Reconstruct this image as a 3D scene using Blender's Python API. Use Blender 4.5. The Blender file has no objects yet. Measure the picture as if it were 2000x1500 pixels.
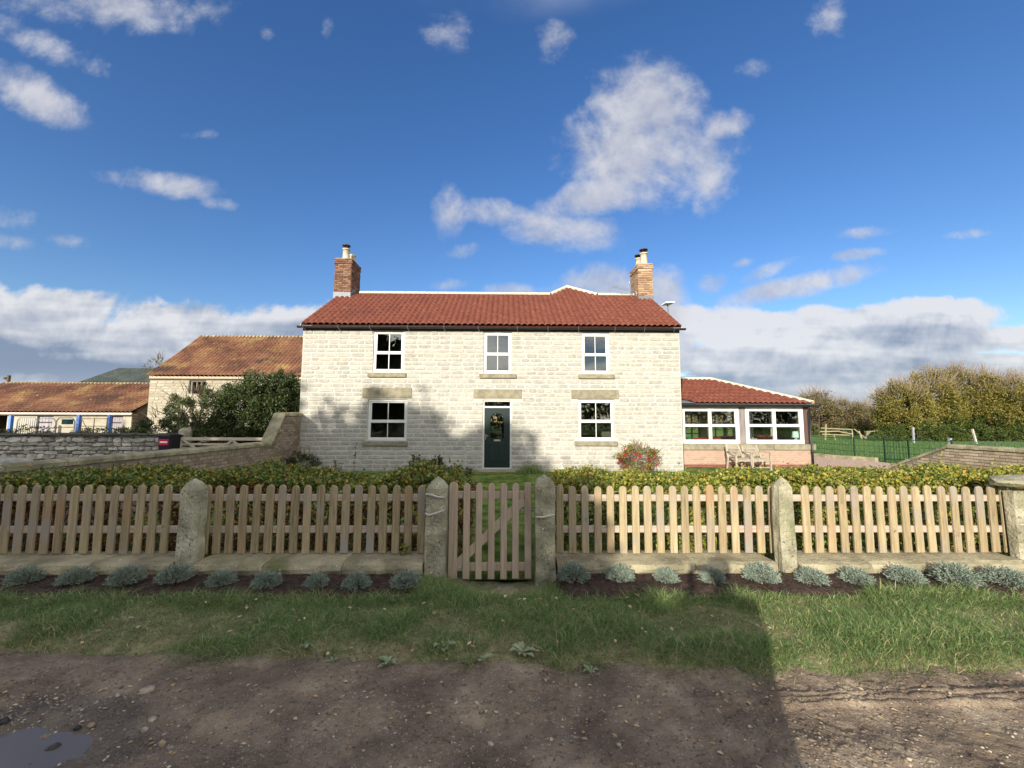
import bpy, bmesh, math, random
import numpy as np
from mathutils import Vector, Matrix

R = math.radians
random.seed(11)
rng = np.random.default_rng(11)
scene = bpy.context.scene
col = scene.collection

# ------------------------------------------------------------------ camera
CAM = Vector((0.0, 0.0, 1.7))
PITCH, YAW, ROLL = R(5.14), R(0.86), 0.0032
cam_d = bpy.data.cameras.new('camera')
cam_d.sensor_width = 36.0
cam_d.lens = 14.4
cam_d.clip_start = 0.05
cam_d.clip_end = 3000.0
cam = bpy.data.objects.new('camera', cam_d)
CM = Matrix.Rotation(-YAW, 3, 'Z') @ Matrix.Rotation(R(90) + PITCH, 3, 'X') @ Matrix.Rotation(ROLL, 3, 'Z')
cam.matrix_world = Matrix.Translation(CAM) @ CM.to_4x4()
col.objects.link(cam)
scene.camera = cam
FPX = 800.0

def ray(px, py):
    return CM @ Vector(((px - 1000) / FPX, -(py - 750) / FPX, -1.0))

def at(px, py, Y):
    "point of the photograph's pixel at the depth Y (metres in front of the camera)"
    d = ray(px, py)
    return CAM + d * (Y / d.y)

def atz(px, py, z):
    d = ray(px, py)
    return CAM + d * ((z - CAM.z) / d.z)

# ------------------------------------------------------------------ sun, sky, exposure
SUN_AZ, SUN_EL = R(24.3), R(16.9)          # light travels towards +X/+Y, low
SUN_STRENGTH = 2.0
SKY_STRENGTH = 0.12
EXPOSURE = 2.0
sd = bpy.data.lights.new('sun', 'SUN')
sd.energy = SUN_STRENGTH
sd.angle = R(0.53)
sd.color = (1.0, 0.935, 0.83)
sun = bpy.data.objects.new('sun', sd)
LDIR = Vector((math.sin(SUN_AZ) * math.cos(SUN_EL), math.cos(SUN_AZ) * math.cos(SUN_EL), -math.sin(SUN_EL)))
sun.rotation_euler = LDIR.to_track_quat('-Z', 'Y').to_euler()
sun.location = (-20, -40, 30)
col.objects.link(sun)

vs = scene.view_settings
vs.view_transform = 'Standard'
try:
    vs.look = 'None'
except Exception:
    pass
vs.exposure = EXPOSURE
vs.gamma = 1.0
vs.use_curve_mapping = False

world = bpy.data.worlds.new('World')
scene.world = world
world.use_nodes = True
wt = world.node_tree
wt.nodes.clear()

class E:
    "tiny expression wrapper that writes math nodes"
    nt = None
    def __init__(s, sock):
        s.s = sock
    @staticmethod
    def op(kind, *args, clamp=False):
        n = E.nt.nodes.new('ShaderNodeMath')
        n.operation = kind
        n.use_clamp = clamp
        for i, a in enumerate(args):
            if isinstance(a, E):
                E.nt.links.new(a.s, n.inputs[i])
            else:
                n.inputs[i].default_value = a
        return E(n.outputs[0])
    def __add__(s, o): return E.op('ADD', s, o)
    __radd__ = __add__
    def __mul__(s, o): return E.op('MULTIPLY', s, o)
    __rmul__ = __mul__
    def __sub__(s, o): return E.op('SUBTRACT', s, o)
    def __rsub__(s, o): return E.op('SUBTRACT', o, s)
    def __truediv__(s, o): return E.op('DIVIDE', s, o)

def smooth(x, lo, hi):
    n = E.nt.nodes.new('ShaderNodeMapRange')
    n.interpolation_type = 'SMOOTHSTEP'
    E.nt.links.new(x.s, n.inputs[0])
    n.inputs[1].default_value = lo
    n.inputs[2].default_value = hi
    return E(n.outputs[0])

def mixc(fac, a, b):
    n = E.nt.nodes.new('ShaderNodeMix')
    n.data_type = 'RGBA'
    for sock, v in ((n.inputs[0], fac), (n.inputs[6], a), (n.inputs[7], b)):
        if isinstance(v, E):
            E.nt.links.new(v.s, sock)
        else:
            sock.default_value = v if not isinstance(v, tuple) else (*v, 1.0)
    return E(n.outputs[2])

E.nt = wt
N, L = wt.nodes.new, wt.links.new
tc = N('ShaderNodeTexCoord')
sep = N('ShaderNodeSeparateXYZ'); L(tc.outputs['Generated'], sep.inputs[0])
dx, dy, dz = (E(sep.outputs[i]) for i in range(3))
sky = N('ShaderNodeTexSky'); sky.sky_type = 'NISHITA'; sky.sun_disc = False
sky.sun_elevation = SUN_EL
sky.sun_rotation = math.atan2(-LDIR.x, -LDIR.y)
sky.altitude = 60; sky.air_density = 1.0; sky.dust_density = 0.55; sky.ozone_density = 2.2
hs = N('ShaderNodeHueSaturation'); hs.inputs['Hue'].default_value = 0.512; hs.inputs['Saturation'].default_value = 1.26
hs.inputs['Value'].default_value = 0.375
L(sky.outputs[0], hs.inputs['Color'])
# flat chart of the northern half of the sky (x/y, z/y)
yy = E.op('MAXIMUM', dy, 0.05)
cmb = N('ShaderNodeCombineXYZ')
L((dx / yy).s, cmb.inputs[0]); L((dz / yy).s, cmb.inputs[1])
chart = cmb.outputs[0]
warp = N('ShaderNodeTexNoise'); warp.inputs['Scale'].default_value = 5.5; warp.inputs['Detail'].default_value = 7.0
warp.inputs['Roughness'].default_value = 0.62; warp.inputs['Distortion'].default_value = 0.25
L(chart, warp.inputs['Vector'])
fine = N('ShaderNodeTexNoise'); fine.inputs['Scale'].default_value = 22.0; fine.inputs['Detail'].default_value = 6.0
fine.inputs['Roughness'].default_value = 0.65
L(chart, fine.inputs['Vector'])
nz, nf = E(warp.outputs[0]), E(fine.outputs[0])

PUFFS = [  # px, py, rx, ry, tilt, strength : cumulus seen over the house
    (1255, 215, 105, 95, 20, 1.0), (1262, 300, 150, 95, 0, 1.0), (1365, 330, 70, 80, 0, 0.95), (1405, 250, 62, 32, 20, 0.72),
    (1150, 385, 120, 42, 24, 0.85), (1095, 448, 110, 40, -3, 0.85), (965, 415, 80, 30, -8, 0.7), (880, 412, 38, 56, -8, 0.62),
    (908, 490, 42, 18, 12, 0.5), (875, 556, 52, 16, 5, 0.45),
    (880, 62, 66, 64, 20, 0.36), (1078, 82, 46, 62, -20, 0.38), (515, 65, 26, 30, -20, 0.36), (640, 55, 18, 44, 0, 0.22),
    (1618, 28, 58, 54, 0, 0.42), (1470, 132, 46, 26, 10, 0.42),
    (215, 15, 290, 66, -2, 0.55), (70, 75, 190, 42, -24, 0.46), (58, 182, 112, 42, -27, 0.85), (310, 358, 140, 27, -8, 0.6), (432, 398, 46, 17, -8, 0.5),
    (18, 425, 80, 32, -10, 0.34), (10, 474, 90, 22, -5, 0.48), (130, 470, 70, 20, -6, 0.36), (390, 262, 60, 16, 0, 0.24),
    (1560, 558, 170, 22, 13, 0.9), (1668, 498, 60, 15, 6, 0.7), (1390, 556, 36, 24, 12, 0.7), (1705, 453, 80, 16, 6, 0.5),
    (1892, 457, 66, 12, 6, 0.4), (1515, 522, 80, 16, 24, 0.55), (1448, 514, 30, 11, 15, 0.4),
    (1175, 566, 82, 44, 0, 0.95), (1285, 580, 60, 60, 0, 0.85), (1010, 566, 80, 16, 0, 0.6)]
BANK = [   # cloud banks low over the horizon
    (-60, 668, 470, 105, -3, 1.0), (350, 655, 170, 68, 0, 0.95), (590, 665, 190, 68, 0, 0.9), (110, 600, 150, 42, 0, 0.8),
    (1350, 640, 190, 44, 3, 1.0), (1620, 634, 240, 36, 4, 1.0), (1840, 612, 155, 34, 2, 1.0),
    (1460, 700, 260, 46, 2, 1.0), (1760, 668, 330, 34, 3, 1.0), (1990, 660, 130, 30, 0, 0.9), (1720, 726, 420, 46, 1, 0.95), (960, 700, 700, 62, 0, 0.9),
    (300, 770, 900, 70, 0, 1.1), (1700, 775, 900, 48, 0, 1.1)]

def field(blobs):
    out = None
    for px, py, rx, ry, tilt, s in blobs:
        c = ray(px, py)
        m = N('ShaderNodeMapping'); m.vector_type = 'TEXTURE'
        m.inputs['Location'].default_value = (c.x / c.y, c.z / c.y, 0)
        m.inputs['Rotation'].default_value = (0, 0, R(tilt))
        m.inputs['Scale'].default_value = (rx / FPX, ry / FPX, 1)
        L(chart, m.inputs['Vector'])
        d = N('ShaderNodeVectorMath'); d.operation = 'DOT_PRODUCT'
        L(m.outputs[0], d.inputs[0]); L(m.outputs[0], d.inputs[1])
        e = E.op('MULTIPLY_ADD', E(d.outputs['Value']), -0.55, s)
        out = e if out is None else E.op('MAXIMUM', out, e)
    return E.op('MAXIMUM', out, -1.2)

fp, fb = field(PUFFS), field(BANK)
turb = (nz - 0.5) * 1.9 + (nf - 0.5) * 0.9
dens_p = smooth(fp + turb, -0.06, 1.05)
dens_b = smooth(fb + (nz - 0.5) * 1.5 + (nf - 0.5) * 0.5, 0.26, 0.62)
front = smooth(dy, 0.22, 0.42) * (1.0 - smooth(dz, 0.72, 0.86))
# sky behind the camera: unseen cloud on a cloud plane, made extra bright to lift the shade
up = E.op('MAXIMUM', dz, 0.0) + 0.12
cmb2 = N('ShaderNodeCombineXYZ'); L((dx / up).s, cmb2.inputs[0]); L((dy / up).s, cmb2.inputs[1])
n3 = N('ShaderNodeTexNoise'); n3.inputs['Scale'].default_value = 0.9; n3.inputs['Detail'].default_value = 7.0; n3.inputs['Roughness'].default_value = 0.58
L(cmb2.outputs[0], n3.inputs['Vector'])
dens_g = smooth(E(n3.outputs[0]) - E.op('MAXIMUM', dz, 0.0) * 0.12, 0.34, 0.58) * (1.0 - front)
# shading of the clouds: sunlit from behind the camera, grey undersides
shade_n = N('ShaderNodeTexNoise'); shade_n.inputs['Scale'].default_value = 7.0; shade_n.inputs['Detail'].default_value = 5.0
shv = N('ShaderNodeVectorMath'); shv.operation = 'ADD'; shv.inputs[1].default_value = (0.012, -0.03, 0.0)
L(chart, shv.inputs[0]); L(shv.outputs[0], shade_n.inputs['Vector'])
shp = N('ShaderNodeTexNoise'); shp.inputs['Scale'].default_value = 5.5; shp.inputs['Detail'].default_value = 4.0
shp.inputs['Roughness'].default_value = 0.6; shp.inputs['Distortion'].default_value = 0.25
shw = N('ShaderNodeVectorMath'); shw.operation = 'ADD'; shw.inputs[1].default_value = (0.0, 0.035, 0.0)
L(chart, shw.inputs[0]); L(shw.outputs[0], shp.inputs['Vector'])
rel = (nz - E(shp.outputs[0])) * 2.2 + 0.62 + (E(shade_n.outputs[0]) - 0.5) * 0.7   # tops lighter than undersides
lit_p = E.op('ADD', rel, 0.06, clamp=True)
c_puff = mixc(lit_p, (0.40, 0.45, 0.60), (0.86, 0.86, 0.91))
# banks: white tops, blue-grey bodies; the body darkens towards the underside of each bank
bsh = N('ShaderNodeTexNoise'); bsh.inputs['Scale'].default_value = 1.0; bsh.inputs['Detail'].default_value = 3.0
bsv = N('ShaderNodeMapping'); bsv.inputs['Scale'].default_value = (2.0, 13.0, 1.0); bsv.inputs['Location'].default_value = (0.3, 0.55, 0)
L(chart, bsv.inputs['Vector']); L(bsv.outputs[0], bsh.inputs['Vector'])
elev = dz / yy
lit_b = E.op('ADD', (elev - 0.195) * 4.8 + (E(bsh.outputs[0]) - 0.5) * 3.0 + (nz - E(shp.outputs[0])) * 1.9 + (dx / yy) * 0.22, 0.58, clamp=True)
c_low = mixc(smooth(elev, 0.02, 0.14), (0.50, 0.57, 0.73), (0.27, 0.34, 0.49))
c_bank = mixc(lit_b, c_low, (0.90, 0.90, 0.93))
K = 1.0 / SKY_STRENGTH
mult = N('ShaderNodeVectorMath'); mult.operation = 'SCALE'; mult.inputs['Scale'].default_value = K * 0.222
c = mixc(dens_b * front * 0.93, E(hs.outputs[0]), E(mult.outputs[0]))
L(c_bank.s, mult.inputs[0])
mult2 = N('ShaderNodeVectorMath'); mult2.operation = 'SCALE'; mult2.inputs['Scale'].default_value = K * 0.208
L(c_puff.s, mult2.inputs[0])
c = mixc(dens_p * front * 0.86, c, E(mult2.outputs[0]))
c = mixc(dens_g * 0.85, c, (0.72 * K, 0.69 * K, 0.64 * K))
bg = N('ShaderNodeBackground'); bg.inputs['Strength'].default_value = SKY_STRENGTH
L(c.s, bg.inputs['Color'])
wo = N('ShaderNodeOutputWorld'); L(bg.outputs[0], wo.inputs[0])
try:
    world.cycles.sampling_method = 'MANUAL'; world.cycles.sample_map_resolution = 512
except Exception:
    pass
scene.render.engine = 'CYCLES'
scene.cycles.use_denoising = True
scene.cycles.max_bounces = 6
scene.cycles.diffuse_bounces = 3
scene.cycles.transparent_max_bounces = 12

# ------------------------------------------------------------------ helpers
W = {}          # world location of every object (nothing that has children is ever rotated)

def put(o, parent=None, loc=(0, 0, 0)):
    col.objects.link(o)
    loc = Vector(loc)
    W[o] = loc
    if parent is not None:
        o.parent = parent
        o.location = loc - W[parent]
    else:
        o.location = loc
    return o

def tag(o, label=None, cat=None, group=None, kind=None):
    if label: o['label'] = label
    if cat: o['category'] = cat
    if group: o['group'] = group
    if kind: o['kind'] = kind
    return o

def thing(name, loc, label, cat, group=None):
    o = bpy.data.objects.new(name, None)
    o.empty_display_size = 0.2
    put(o, None, loc)
    return tag(o, label, cat, group)

def np_mesh(name, V, F, smooth=False):
    "V (n,3), F list of (k,m) int arrays -> mesh, fast"
    me = bpy.data.meshes.new(name)
    V = np.asarray(V, dtype=np.float32)
    if not isinstance(F, list): F = [F]
    me.vertices.add(len(V)); me.vertices.foreach_set('co', V.ravel())
    idx = np.concatenate([f.ravel() for f in F]).astype(np.int32)
    tot = np.concatenate([np.full(len(f), f.shape[1], dtype=np.int32) for f in F])
    start = np.concatenate([[0], np.cumsum(tot)[:-1]]).astype(np.int32)
    me.loops.add(len(idx)); me.loops.foreach_set('vertex_index', idx)
    me.polygons.add(len(tot)); me.polygons.foreach_set('loop_start', start)
    try:
        me.polygons.foreach_set('loop_total', tot)
    except Exception:
        pass
    if smooth: me.polygons.foreach_set('use_smooth', np.ones(len(tot), dtype=bool))
    me.update(calc_edges=True)
    return me

def obj(name, me, mat=None, parent=None, loc=(0, 0, 0)):
    if mat is not None and len(me.materials) == 0: me.materials.append(mat)
    return put(bpy.data.objects.new(name, me), parent, loc)

class MB:
    "collects shapes in world coordinates and links them as one mesh object"
    def __init__(s): s.v, s.f = [], []
    def add(s, vs_, fs):
        b = len(s.v); s.v.extend([tuple(v) for v in vs_]); s.f.extend([tuple(i + b for i in f) for f in fs]); return s
    def box(s, x0, x1, y0, y1, z0, z1):
        return s.add([(x, y, z) for z in (z0, z1) for y in (y0, y1) for x in (x0, x1)],
                     [(0, 2, 3, 1), (4, 5, 7, 6), (0, 1, 5, 4), (2, 6, 7, 3), (0, 4, 6, 2), (1, 3, 7, 5)])
    def cbox(s, x0, x1, y0, y1, z0, z1, c=0.006, jit=0.0):
        "box with chamfered edges"
        c = min(c, (x1 - x0) * .45, (y1 - y0) * .45, (z1 - z0) * .45)
        bm = bmesh.new(); bmesh.ops.create_cube(bm, size=1.0)
        for v in bm.verts:
            v.co = ((x0 + x1) / 2 + v.co.x * (x1 - x0) + random.uniform(-jit, jit), (y0 + y1) / 2 + v.co.y * (y1 - y0) + random.uniform(-jit, jit), (z0 + z1) / 2 + v.co.z * (z1 - z0) + random.uniform(-jit, jit))
        bmesh.ops.bevel(bm, geom=bm.edges[:], offset=c, segments=1, affect='EDGES')
        return s.bm(bm)
    def bm(s, bm):
        bm.verts.index_update()
        s.add([v.co[:] for v in bm.verts], [[v.index for v in f.verts] for f in bm.faces]); bm.free(); return s
    def bar(s, a, b, w, h, up=(0, 0, 1)):
        "rectangular bar from a to b, w across, h along up"
        a, b = Vector(a), Vector(b); d = (b - a).normalized(); u = Vector(up)
        x = d.cross(u)
        if x.length < 1e-4: x = d.cross(Vector((0, 1, 0)))
        x.normalize(); z = x.cross(d)
        vs_ = [p + x * (i * w / 2) + z * (j * h / 2) for p in (a, b) for i, j in ((-1, -1), (1, -1), (1, 1), (-1, 1))]
        return s.add(vs_, [(3, 2, 1, 0), (4, 5, 6, 7), (0, 1, 5, 4), (1, 2, 6, 5), (2, 3, 7, 6), (3, 0, 4, 7)])
    def tube(s, path, r, n=8, cap=True):
        path = [Vector(p) for p in path]
        rs = r if isinstance(r, (list, tuple)) else [r] * len(path)
        b = len(s.v); prev = None
        for i, p in enumerate(path):
            d = (path[min(i + 1, len(path) - 1)] - path[max(i - 1, 0)])
            d = d.normalized() if d.length > 1e-9 else Vector((0, 0, 1))
            if prev is None:
                x = d.orthogonal().normalized()
            else:
                x = prev - d * prev.dot(d)
                x = x.normalized() if x.length > 1e-6 else d.orthogonal().normalized()
            prev = x; y = d.cross(x)
            for k in range(n):
                a = 2 * math.pi * k / n
                s.v.append(tuple(p + (x * math.cos(a) + y * math.sin(a)) * rs[i]))
        for i in range(len(path) - 1):
            for k in range(n):
                s.f.append((b + i * n + k, b + i * n + (k + 1) % n, b + (i + 1) * n + (k + 1) % n, b + (i + 1) * n + k))
        if cap:
            s.f.append(tuple(b + k for k in reversed(range(n)))); e = b + (len(path) - 1) * n
            s.f.append(tuple(e + k for k in range(n)))
        return s
    def lathe(s, cx, cy, prof, n=16, cap=True):
        return s.tube([(cx, cy, z + i * 1e-6) for i, (r_, z) in enumerate(prof)], [r_ for r_, z in prof], n, cap)
    def prism(s, poly, a0, a1, axis='y'):
        "outline poly in the plane across axis, pulled from a0 to a1"
        def P(p, a):
            return (p[0], a, p[1]) if axis == 'y' else ((a, p[0], p[1]) if axis == 'x' else (p[0], p[1], a))
        n = len(poly)
        return s.add([P(p, a0) for p in poly] + [P(p, a1) for p in poly],
                     [tuple(range(n)), tuple(reversed(range(n, 2 * n)))] + [(i + n, (i + 1) % n + n, (i + 1) % n, i) for i in range(n)])
    def build(s, name, mat, parent=None, smooth=False, loc=None):
        V = np.array(s.v, dtype=np.float64)
        if loc is None:
            mn, mx = V.min(0), V.max(0)
            loc = ((mn[0] + mx[0]) / 2, (mn[1] + mx[1]) / 2, mn[2])
        V = V - np.array(loc)
        me = bpy.data.meshes.new(name)
        me.from_pydata(V.tolist(), [], s.f)
        bm = bmesh.new(); bm.from_mesh(me); bmesh.ops.recalc_face_normals(bm, faces=bm.faces[:]); bm.to_mesh(me); bm.free()
        if smooth:
            me.polygons.foreach_set('use_smooth', np.ones(len(me.polygons), dtype=bool))
        me.update()
        return obj(name, me, mat, parent, loc)

def tube_smooth(o, ang=40):
    try:
        o.data.set_sharp_from_angle(angle=R(ang))
    except Exception:
        pass
    return o

# value noise with numpy --------------------------------------------------
def vnoise(x, y, seed=0):
    x = np.asarray(x, dtype=np.float64); y = np.asarray(y, dtype=np.float64)
    xi, yi = np.floor(x).astype(np.int64), np.floor(y).astype(np.int64)
    fx, fy = x - xi, y - yi
    fx = fx * fx * (3 - 2 * fx); fy = fy * fy * (3 - 2 * fy)
    def h(a, b):
        n = (a * 374761393 + b * 668265263 + seed * 974634777) & 0xffffffff
        n = ((n ^ (n >> 13)) * 1274126177) & 0xffffffff
        return ((n ^ (n >> 16)) & 0xffff) / 65535.0
    return (h(xi, yi) * (1 - fx) + h(xi + 1, yi) * fx) * (1 - fy) + (h(xi, yi + 1) * (1 - fx) + h(xi + 1, yi + 1) * fx) * fy

def fbm(x, y, octaves=4, seed=0, gain=.5):
    t, a, s_ = 0, 1, 0
    for o in range(octaves):
        t = t + a * vnoise(x * 2 ** o, y * 2 ** o, seed + o * 17); s_ += a; a *= gain
    return t / s_

# ------------------------------------------------------------------ materials
def srgb(r, g, b):
    f = lambda c: (c / 255 / 12.92) if c / 255 <= .04045 else ((c / 255 + .055) / 1.055) ** 2.4
    return (f(r), f(g), f(b))

def material(name, ramp, scale=4.0, stretch=(1, 1, 1), detail=6.0, rnd=0.0, rough=0.85, spec=0.25, bump=0.0, bscale=60.0,
             bstretch=None, bdist=0.01, spots=(), metallic=0.0, trans=0.0, wave=None, local=False, rough2=None, damp=None, loose=True, wet=None):
    m = bpy.data.materials.new(name); m.use_nodes = True
    nt = m.node_tree; nt.nodes.clear(); n_, l_ = nt.nodes.new, nt.links.new
    E.nt = nt
    geo = n_('ShaderNodeNewGeometry'); oi = n_('ShaderNodeObjectInfo')
    rv = E.op('FRACT', E(geo.outputs['Random Per Island']) + E(oi.outputs['Random']))
    if local:
        tco = n_('ShaderNodeTexCoord'); base = tco.outputs['Object']
    else:
        base = geo.outputs['Position']
    off = n_('ShaderNodeVectorMath'); off.operation = 'MULTIPLY_ADD'
    cb = n_('ShaderNodeCombineXYZ')
    for i in range(3): l_(rv.s, cb.inputs[i])
    l_(cb.outputs[0], off.inputs[0]); off.inputs[1].default_value = (17.0, 31.0, 23.0) if rnd > 0 and loose else (0, 0, 0)
    l_(base, off.inputs[2])
    def noise(sc, st, det, ro=.55, dist=0.0):
        mp = n_('ShaderNodeMapping'); mp.inputs['Scale'].default_value = st
        l_(off.outputs[0], mp.inputs['Vector'])
        t = n_('ShaderNodeTexNoise'); t.inputs['Scale'].default_value = sc; t.inputs['Detail'].default_value = det
        t.inputs['Roughness'].default_value = ro; t.inputs['Distortion'].default_value = dist
        l_(mp.outputs[0], t.inputs['Vector'])
        return E(t.outputs[0])
    f = smooth(noise(scale, stretch, detail), 0.28, 0.72)
    if wave:                                    # wood rings
        g = noise(wave[0], wave[1], 3.0, .5, 1.2)
        g = E.op('FRACT', g * wave[2])
        f = f * (1 - wave[3]) + g * wave[3]
    if rnd > 0: f = f * (1 - rnd) + rv * rnd
    cr = n_('ShaderNodeValToRGB'); el = cr.color_ramp.elements
    el[0].position, el[0].color = ramp[0][0], (*ramp[0][1], 1)
    el[1].position, el[1].color = ramp[-1][0], (*ramp[-1][1], 1)
    for p, c_ in ramp[1:-1]:
        e = el.new(p); e.color = (*c_, 1)
    l_(f.s, cr.inputs[0])
    c_ = E(cr.outputs[0])
    for (colr, sc, lo, hi, *st) in spots:
        c_ = mixc(smooth(noise(sc, st[0] if st else (1, 1, 1), 5.0, .6), lo, hi), c_, colr)
    if damp:
        sp = n_('ShaderNodeSeparateXYZ'); l_(geo.outputs['Position'], sp.inputs[0])
        dn = noise(1.6, (1, 1, .35), 6.0, .6)
        g = smooth(dn * 1.3 - E(sp.outputs[2]) * .75, .30, .75) * .55
        c_ = mixc(g, c_, damp)
        st_ = smooth(noise(2.2, (1.6, 1, .16), 6.0, .62), .56, .74) * .4
        c_ = mixc(st_, c_, damp)
    b = n_('ShaderNodeBsdfPrincipled'); l_(c_.s, b.inputs['Base Color'])
    b.inputs['Roughness'].default_value = rough; b.inputs['Metallic'].default_value = metallic
    if rough2 is not None:
        rr = smooth(noise(rough2[0], (1, 1, 1), 4.0), rough2[3], rough2[4]); l_((rr * (rough2[2] - rough2[1]) + rough2[1]).s, b.inputs['Roughness'])
    try: b.inputs['Specular IOR Level'].default_value = spec
    except Exception: pass
    if wet:                                  # damp, darker and glossier mud round standing water
        sw = n_('ShaderNodeSeparateXYZ'); l_(geo.outputs['Position'], sw.inputs[0])
        qx = (E(sw.outputs[0]) - wet[0]) * (1 / wet[2]); qy = (E(sw.outputs[1]) - wet[1]) * (1 / wet[3])
        wm = smooth((qx * qx + qy * qy) * -1.0 + (noise(5, (1, 1, 1), 4.0) - .5) * 1.6, -1.7, -.7)
        c_ = mixc(wm, c_, mixc(.55, c_, srgb(52, 44, 38))); l_(c_.s, b.inputs['Base Color'])
        l_(E.op('MULTIPLY_ADD', wm, -.5, .82).s, b.inputs['Roughness'])
    if bump > 0:
        bp = n_('ShaderNodeBump'); bp.inputs['Strength'].default_value = bump; bp.inputs['Distance'].default_value = bdist
        l_(noise(bscale, bstretch or stretch, 5.0, .6).s, bp.inputs['Height']); l_(bp.outputs[0], b.inputs['Normal'])
    out = n_('ShaderNodeOutputMaterial')
    if trans > 0:
        tr = n_('ShaderNodeBsdfTranslucent'); l_(c_.s, tr.inputs['Color'])
        mx = n_('ShaderNodeMixShader'); mx.inputs[0].default_value = trans
        l_(b.outputs[0], mx.inputs[1]); l_(tr.outputs[0], mx.inputs[2]); l_(mx.outputs[0], out.inputs[0])
    else:
        l_(b.outputs[0], out.inputs[0])
    return m

def plain(name, c_, rough=.6, spec=.4, metallic=0.0, var=.12):
    d = tuple(x * (1 - var) for x in c_)
    return material(name, [(0, d), (1, c_)], scale=6, rough=rough, spec=spec, metallic=metallic)

def glass_mat(name, ior=1.9, tint=(.86, .9, .88)):
    m = bpy.data.materials.new(name); m.use_nodes = True
    nt = m.node_tree; nt.nodes.clear(); n_, l_ = nt.nodes.new, nt.links.new
    fr = n_('ShaderNodeFresnel'); fr.inputs[0].default_value = ior
    g = n_('ShaderNodeBsdfGlossy'); g.inputs['Roughness'].default_value = 0.01
    t = n_('ShaderNodeBsdfTransparent'); t.inputs[0].default_value = (*tint, 1)
    tcx = n_('ShaderNodeNewGeometry'); no = n_('ShaderNodeTexNoise'); no.inputs['Scale'].default_value = 1.3; no.inputs['Detail'].default_value = 1
    bp = n_('ShaderNodeBump'); bp.inputs['Strength'].default_value = .05; bp.inputs['Distance'].default_value = .05
    l_(tcx.outputs['Position'], no.inputs['Vector']); l_(no.outputs[0], bp.inputs['Height']); l_(bp.outputs[0], g.inputs['Normal'])
    mx = n_('ShaderNodeMixShader'); out = n_('ShaderNodeOutputMaterial')
    l_(fr.outputs[0], mx.inputs[0]); l_(t.outputs[0], mx.inputs[1]); l_(g.outputs[0], mx.inputs[2]); l_(mx.outputs[0], out.inputs[0])
    return m

MT = {}
MT['stone'] = material('pale limestone', damp=srgb(124, 120, 104), ramp=[(0, srgb(138, 134, 125)), (.45, srgb(156, 152, 142)), (1, srgb(169, 165, 154))], scale=7, rnd=.55, detail=7, bump=.5, bscale=30, bdist=.012,
                       spots=[(srgb(112, 108, 98), 9, .62, .8), (srgb(172, 167, 152), 14, .52, .72)])
MT['mortar'] = material('cream lime mortar', damp=srgb(146, 141, 124), ramp=[(0, srgb(169, 164, 151)), (1, srgb(182, 177, 164))], scale=5, bump=.6, bscale=40, bdist=.012, spots=[(srgb(158, 152, 138), 3, .6, .75)])
MT['sandstone'] = material('buff sandstone', [(0, srgb(108, 102, 84)), (.5, srgb(128, 121, 100)), (1, srgb(143, 136, 114))], scale=6, rnd=.15, bump=.25, bscale=70, bdist=.006, spots=[(srgb(108, 102, 80), 12, .62, .75)])
MT['pvc'] = plain('white window frame', srgb(205, 203, 196), .35, .4, var=.04)
MT['glass'] = glass_mat('window glass')
MT['clear_glass'] = glass_mat('sunroom glass', 1.6, (.9, .93, .9))
MT['door'] = plain('dark green door paint', srgb(18, 36, 32), .35, .35)
MT['black'] = plain('black plastic', srgb(34, 33, 34), .4, .4)
MT['chrome'] = plain('bare steel', srgb(180, 180, 180), .3, .5, .9)
MT['galv'] = plain('galvanised steel', srgb(168, 170, 172), .5, .4, .4)
MT['tile'] = material('terracotta pantile', [(0, srgb(82, 42, 31)), (.5, srgb(100, 53, 38)), (1, srgb(116, 66, 48))], scale=9, rnd=.28, loose=False, rough=.75, spec=.3, bump=.2, bscale=80, bdist=.004, spots=[(srgb(86, 44, 36), 1.2, .52, .8), (srgb(120, 80, 62), 6, .66, .78)])
MT['ridge'] = material('cream ridge', [(0, srgb(172, 163, 140)), (1, srgb(192, 183, 160))], scale=8, rnd=.2, bump=.2, bscale=60)
MT['brick'] = material('mottled brick', [(0, srgb(76, 54, 45)), (.4, srgb(106, 76, 60)), (.75, srgb(132, 102, 80)), (1, srgb(100, 64, 52))], scale=9, rnd=.8, bump=.3, bscale=70, bdist=.006)
MT['brick_pink'] = material('pink buff brick', [(0, srgb(146, 112, 97)), (.5, srgb(170, 138, 120)), (1, srgb(158, 126, 106))], scale=9, rnd=.7, bump=.25, bscale=70, bdist=.005)
MT['brick_red'] = material('red brick', [(0, srgb(116, 66, 54)), (1, srgb(138, 84, 69))], scale=9, rnd=.7, bump=.25, bscale=70)
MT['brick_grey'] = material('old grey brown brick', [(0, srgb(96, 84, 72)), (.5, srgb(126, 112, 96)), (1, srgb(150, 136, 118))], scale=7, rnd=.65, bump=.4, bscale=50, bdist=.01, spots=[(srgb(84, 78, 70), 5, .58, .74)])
MT['brick_mortar'] = material('pale brick mortar', [(0, srgb(160, 147, 130)), (1, srgb(180, 167, 149))], scale=10, bump=.4, bscale=60)
MT['dark_mortar'] = material('weathered mortar', [(0, srgb(100, 94, 84)), (1, srgb(132, 124, 110))], scale=8, bump=.4, bscale=50)
MT['coping'] = material('mossy coping stone', [(0, srgb(104, 98, 78)), (.5, srgb(140, 132, 106)), (1, srgb(168, 158, 128))], scale=3.5, detail=13, rnd=.2, bump=.9, bscale=28, bdist=.02, spots=[(srgb(104, 104, 66), 2.0, .52, .72), (srgb(82, 76, 58), 30, .6, .69), (srgb(204, 200, 186), 15, .67, .72)])
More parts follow.
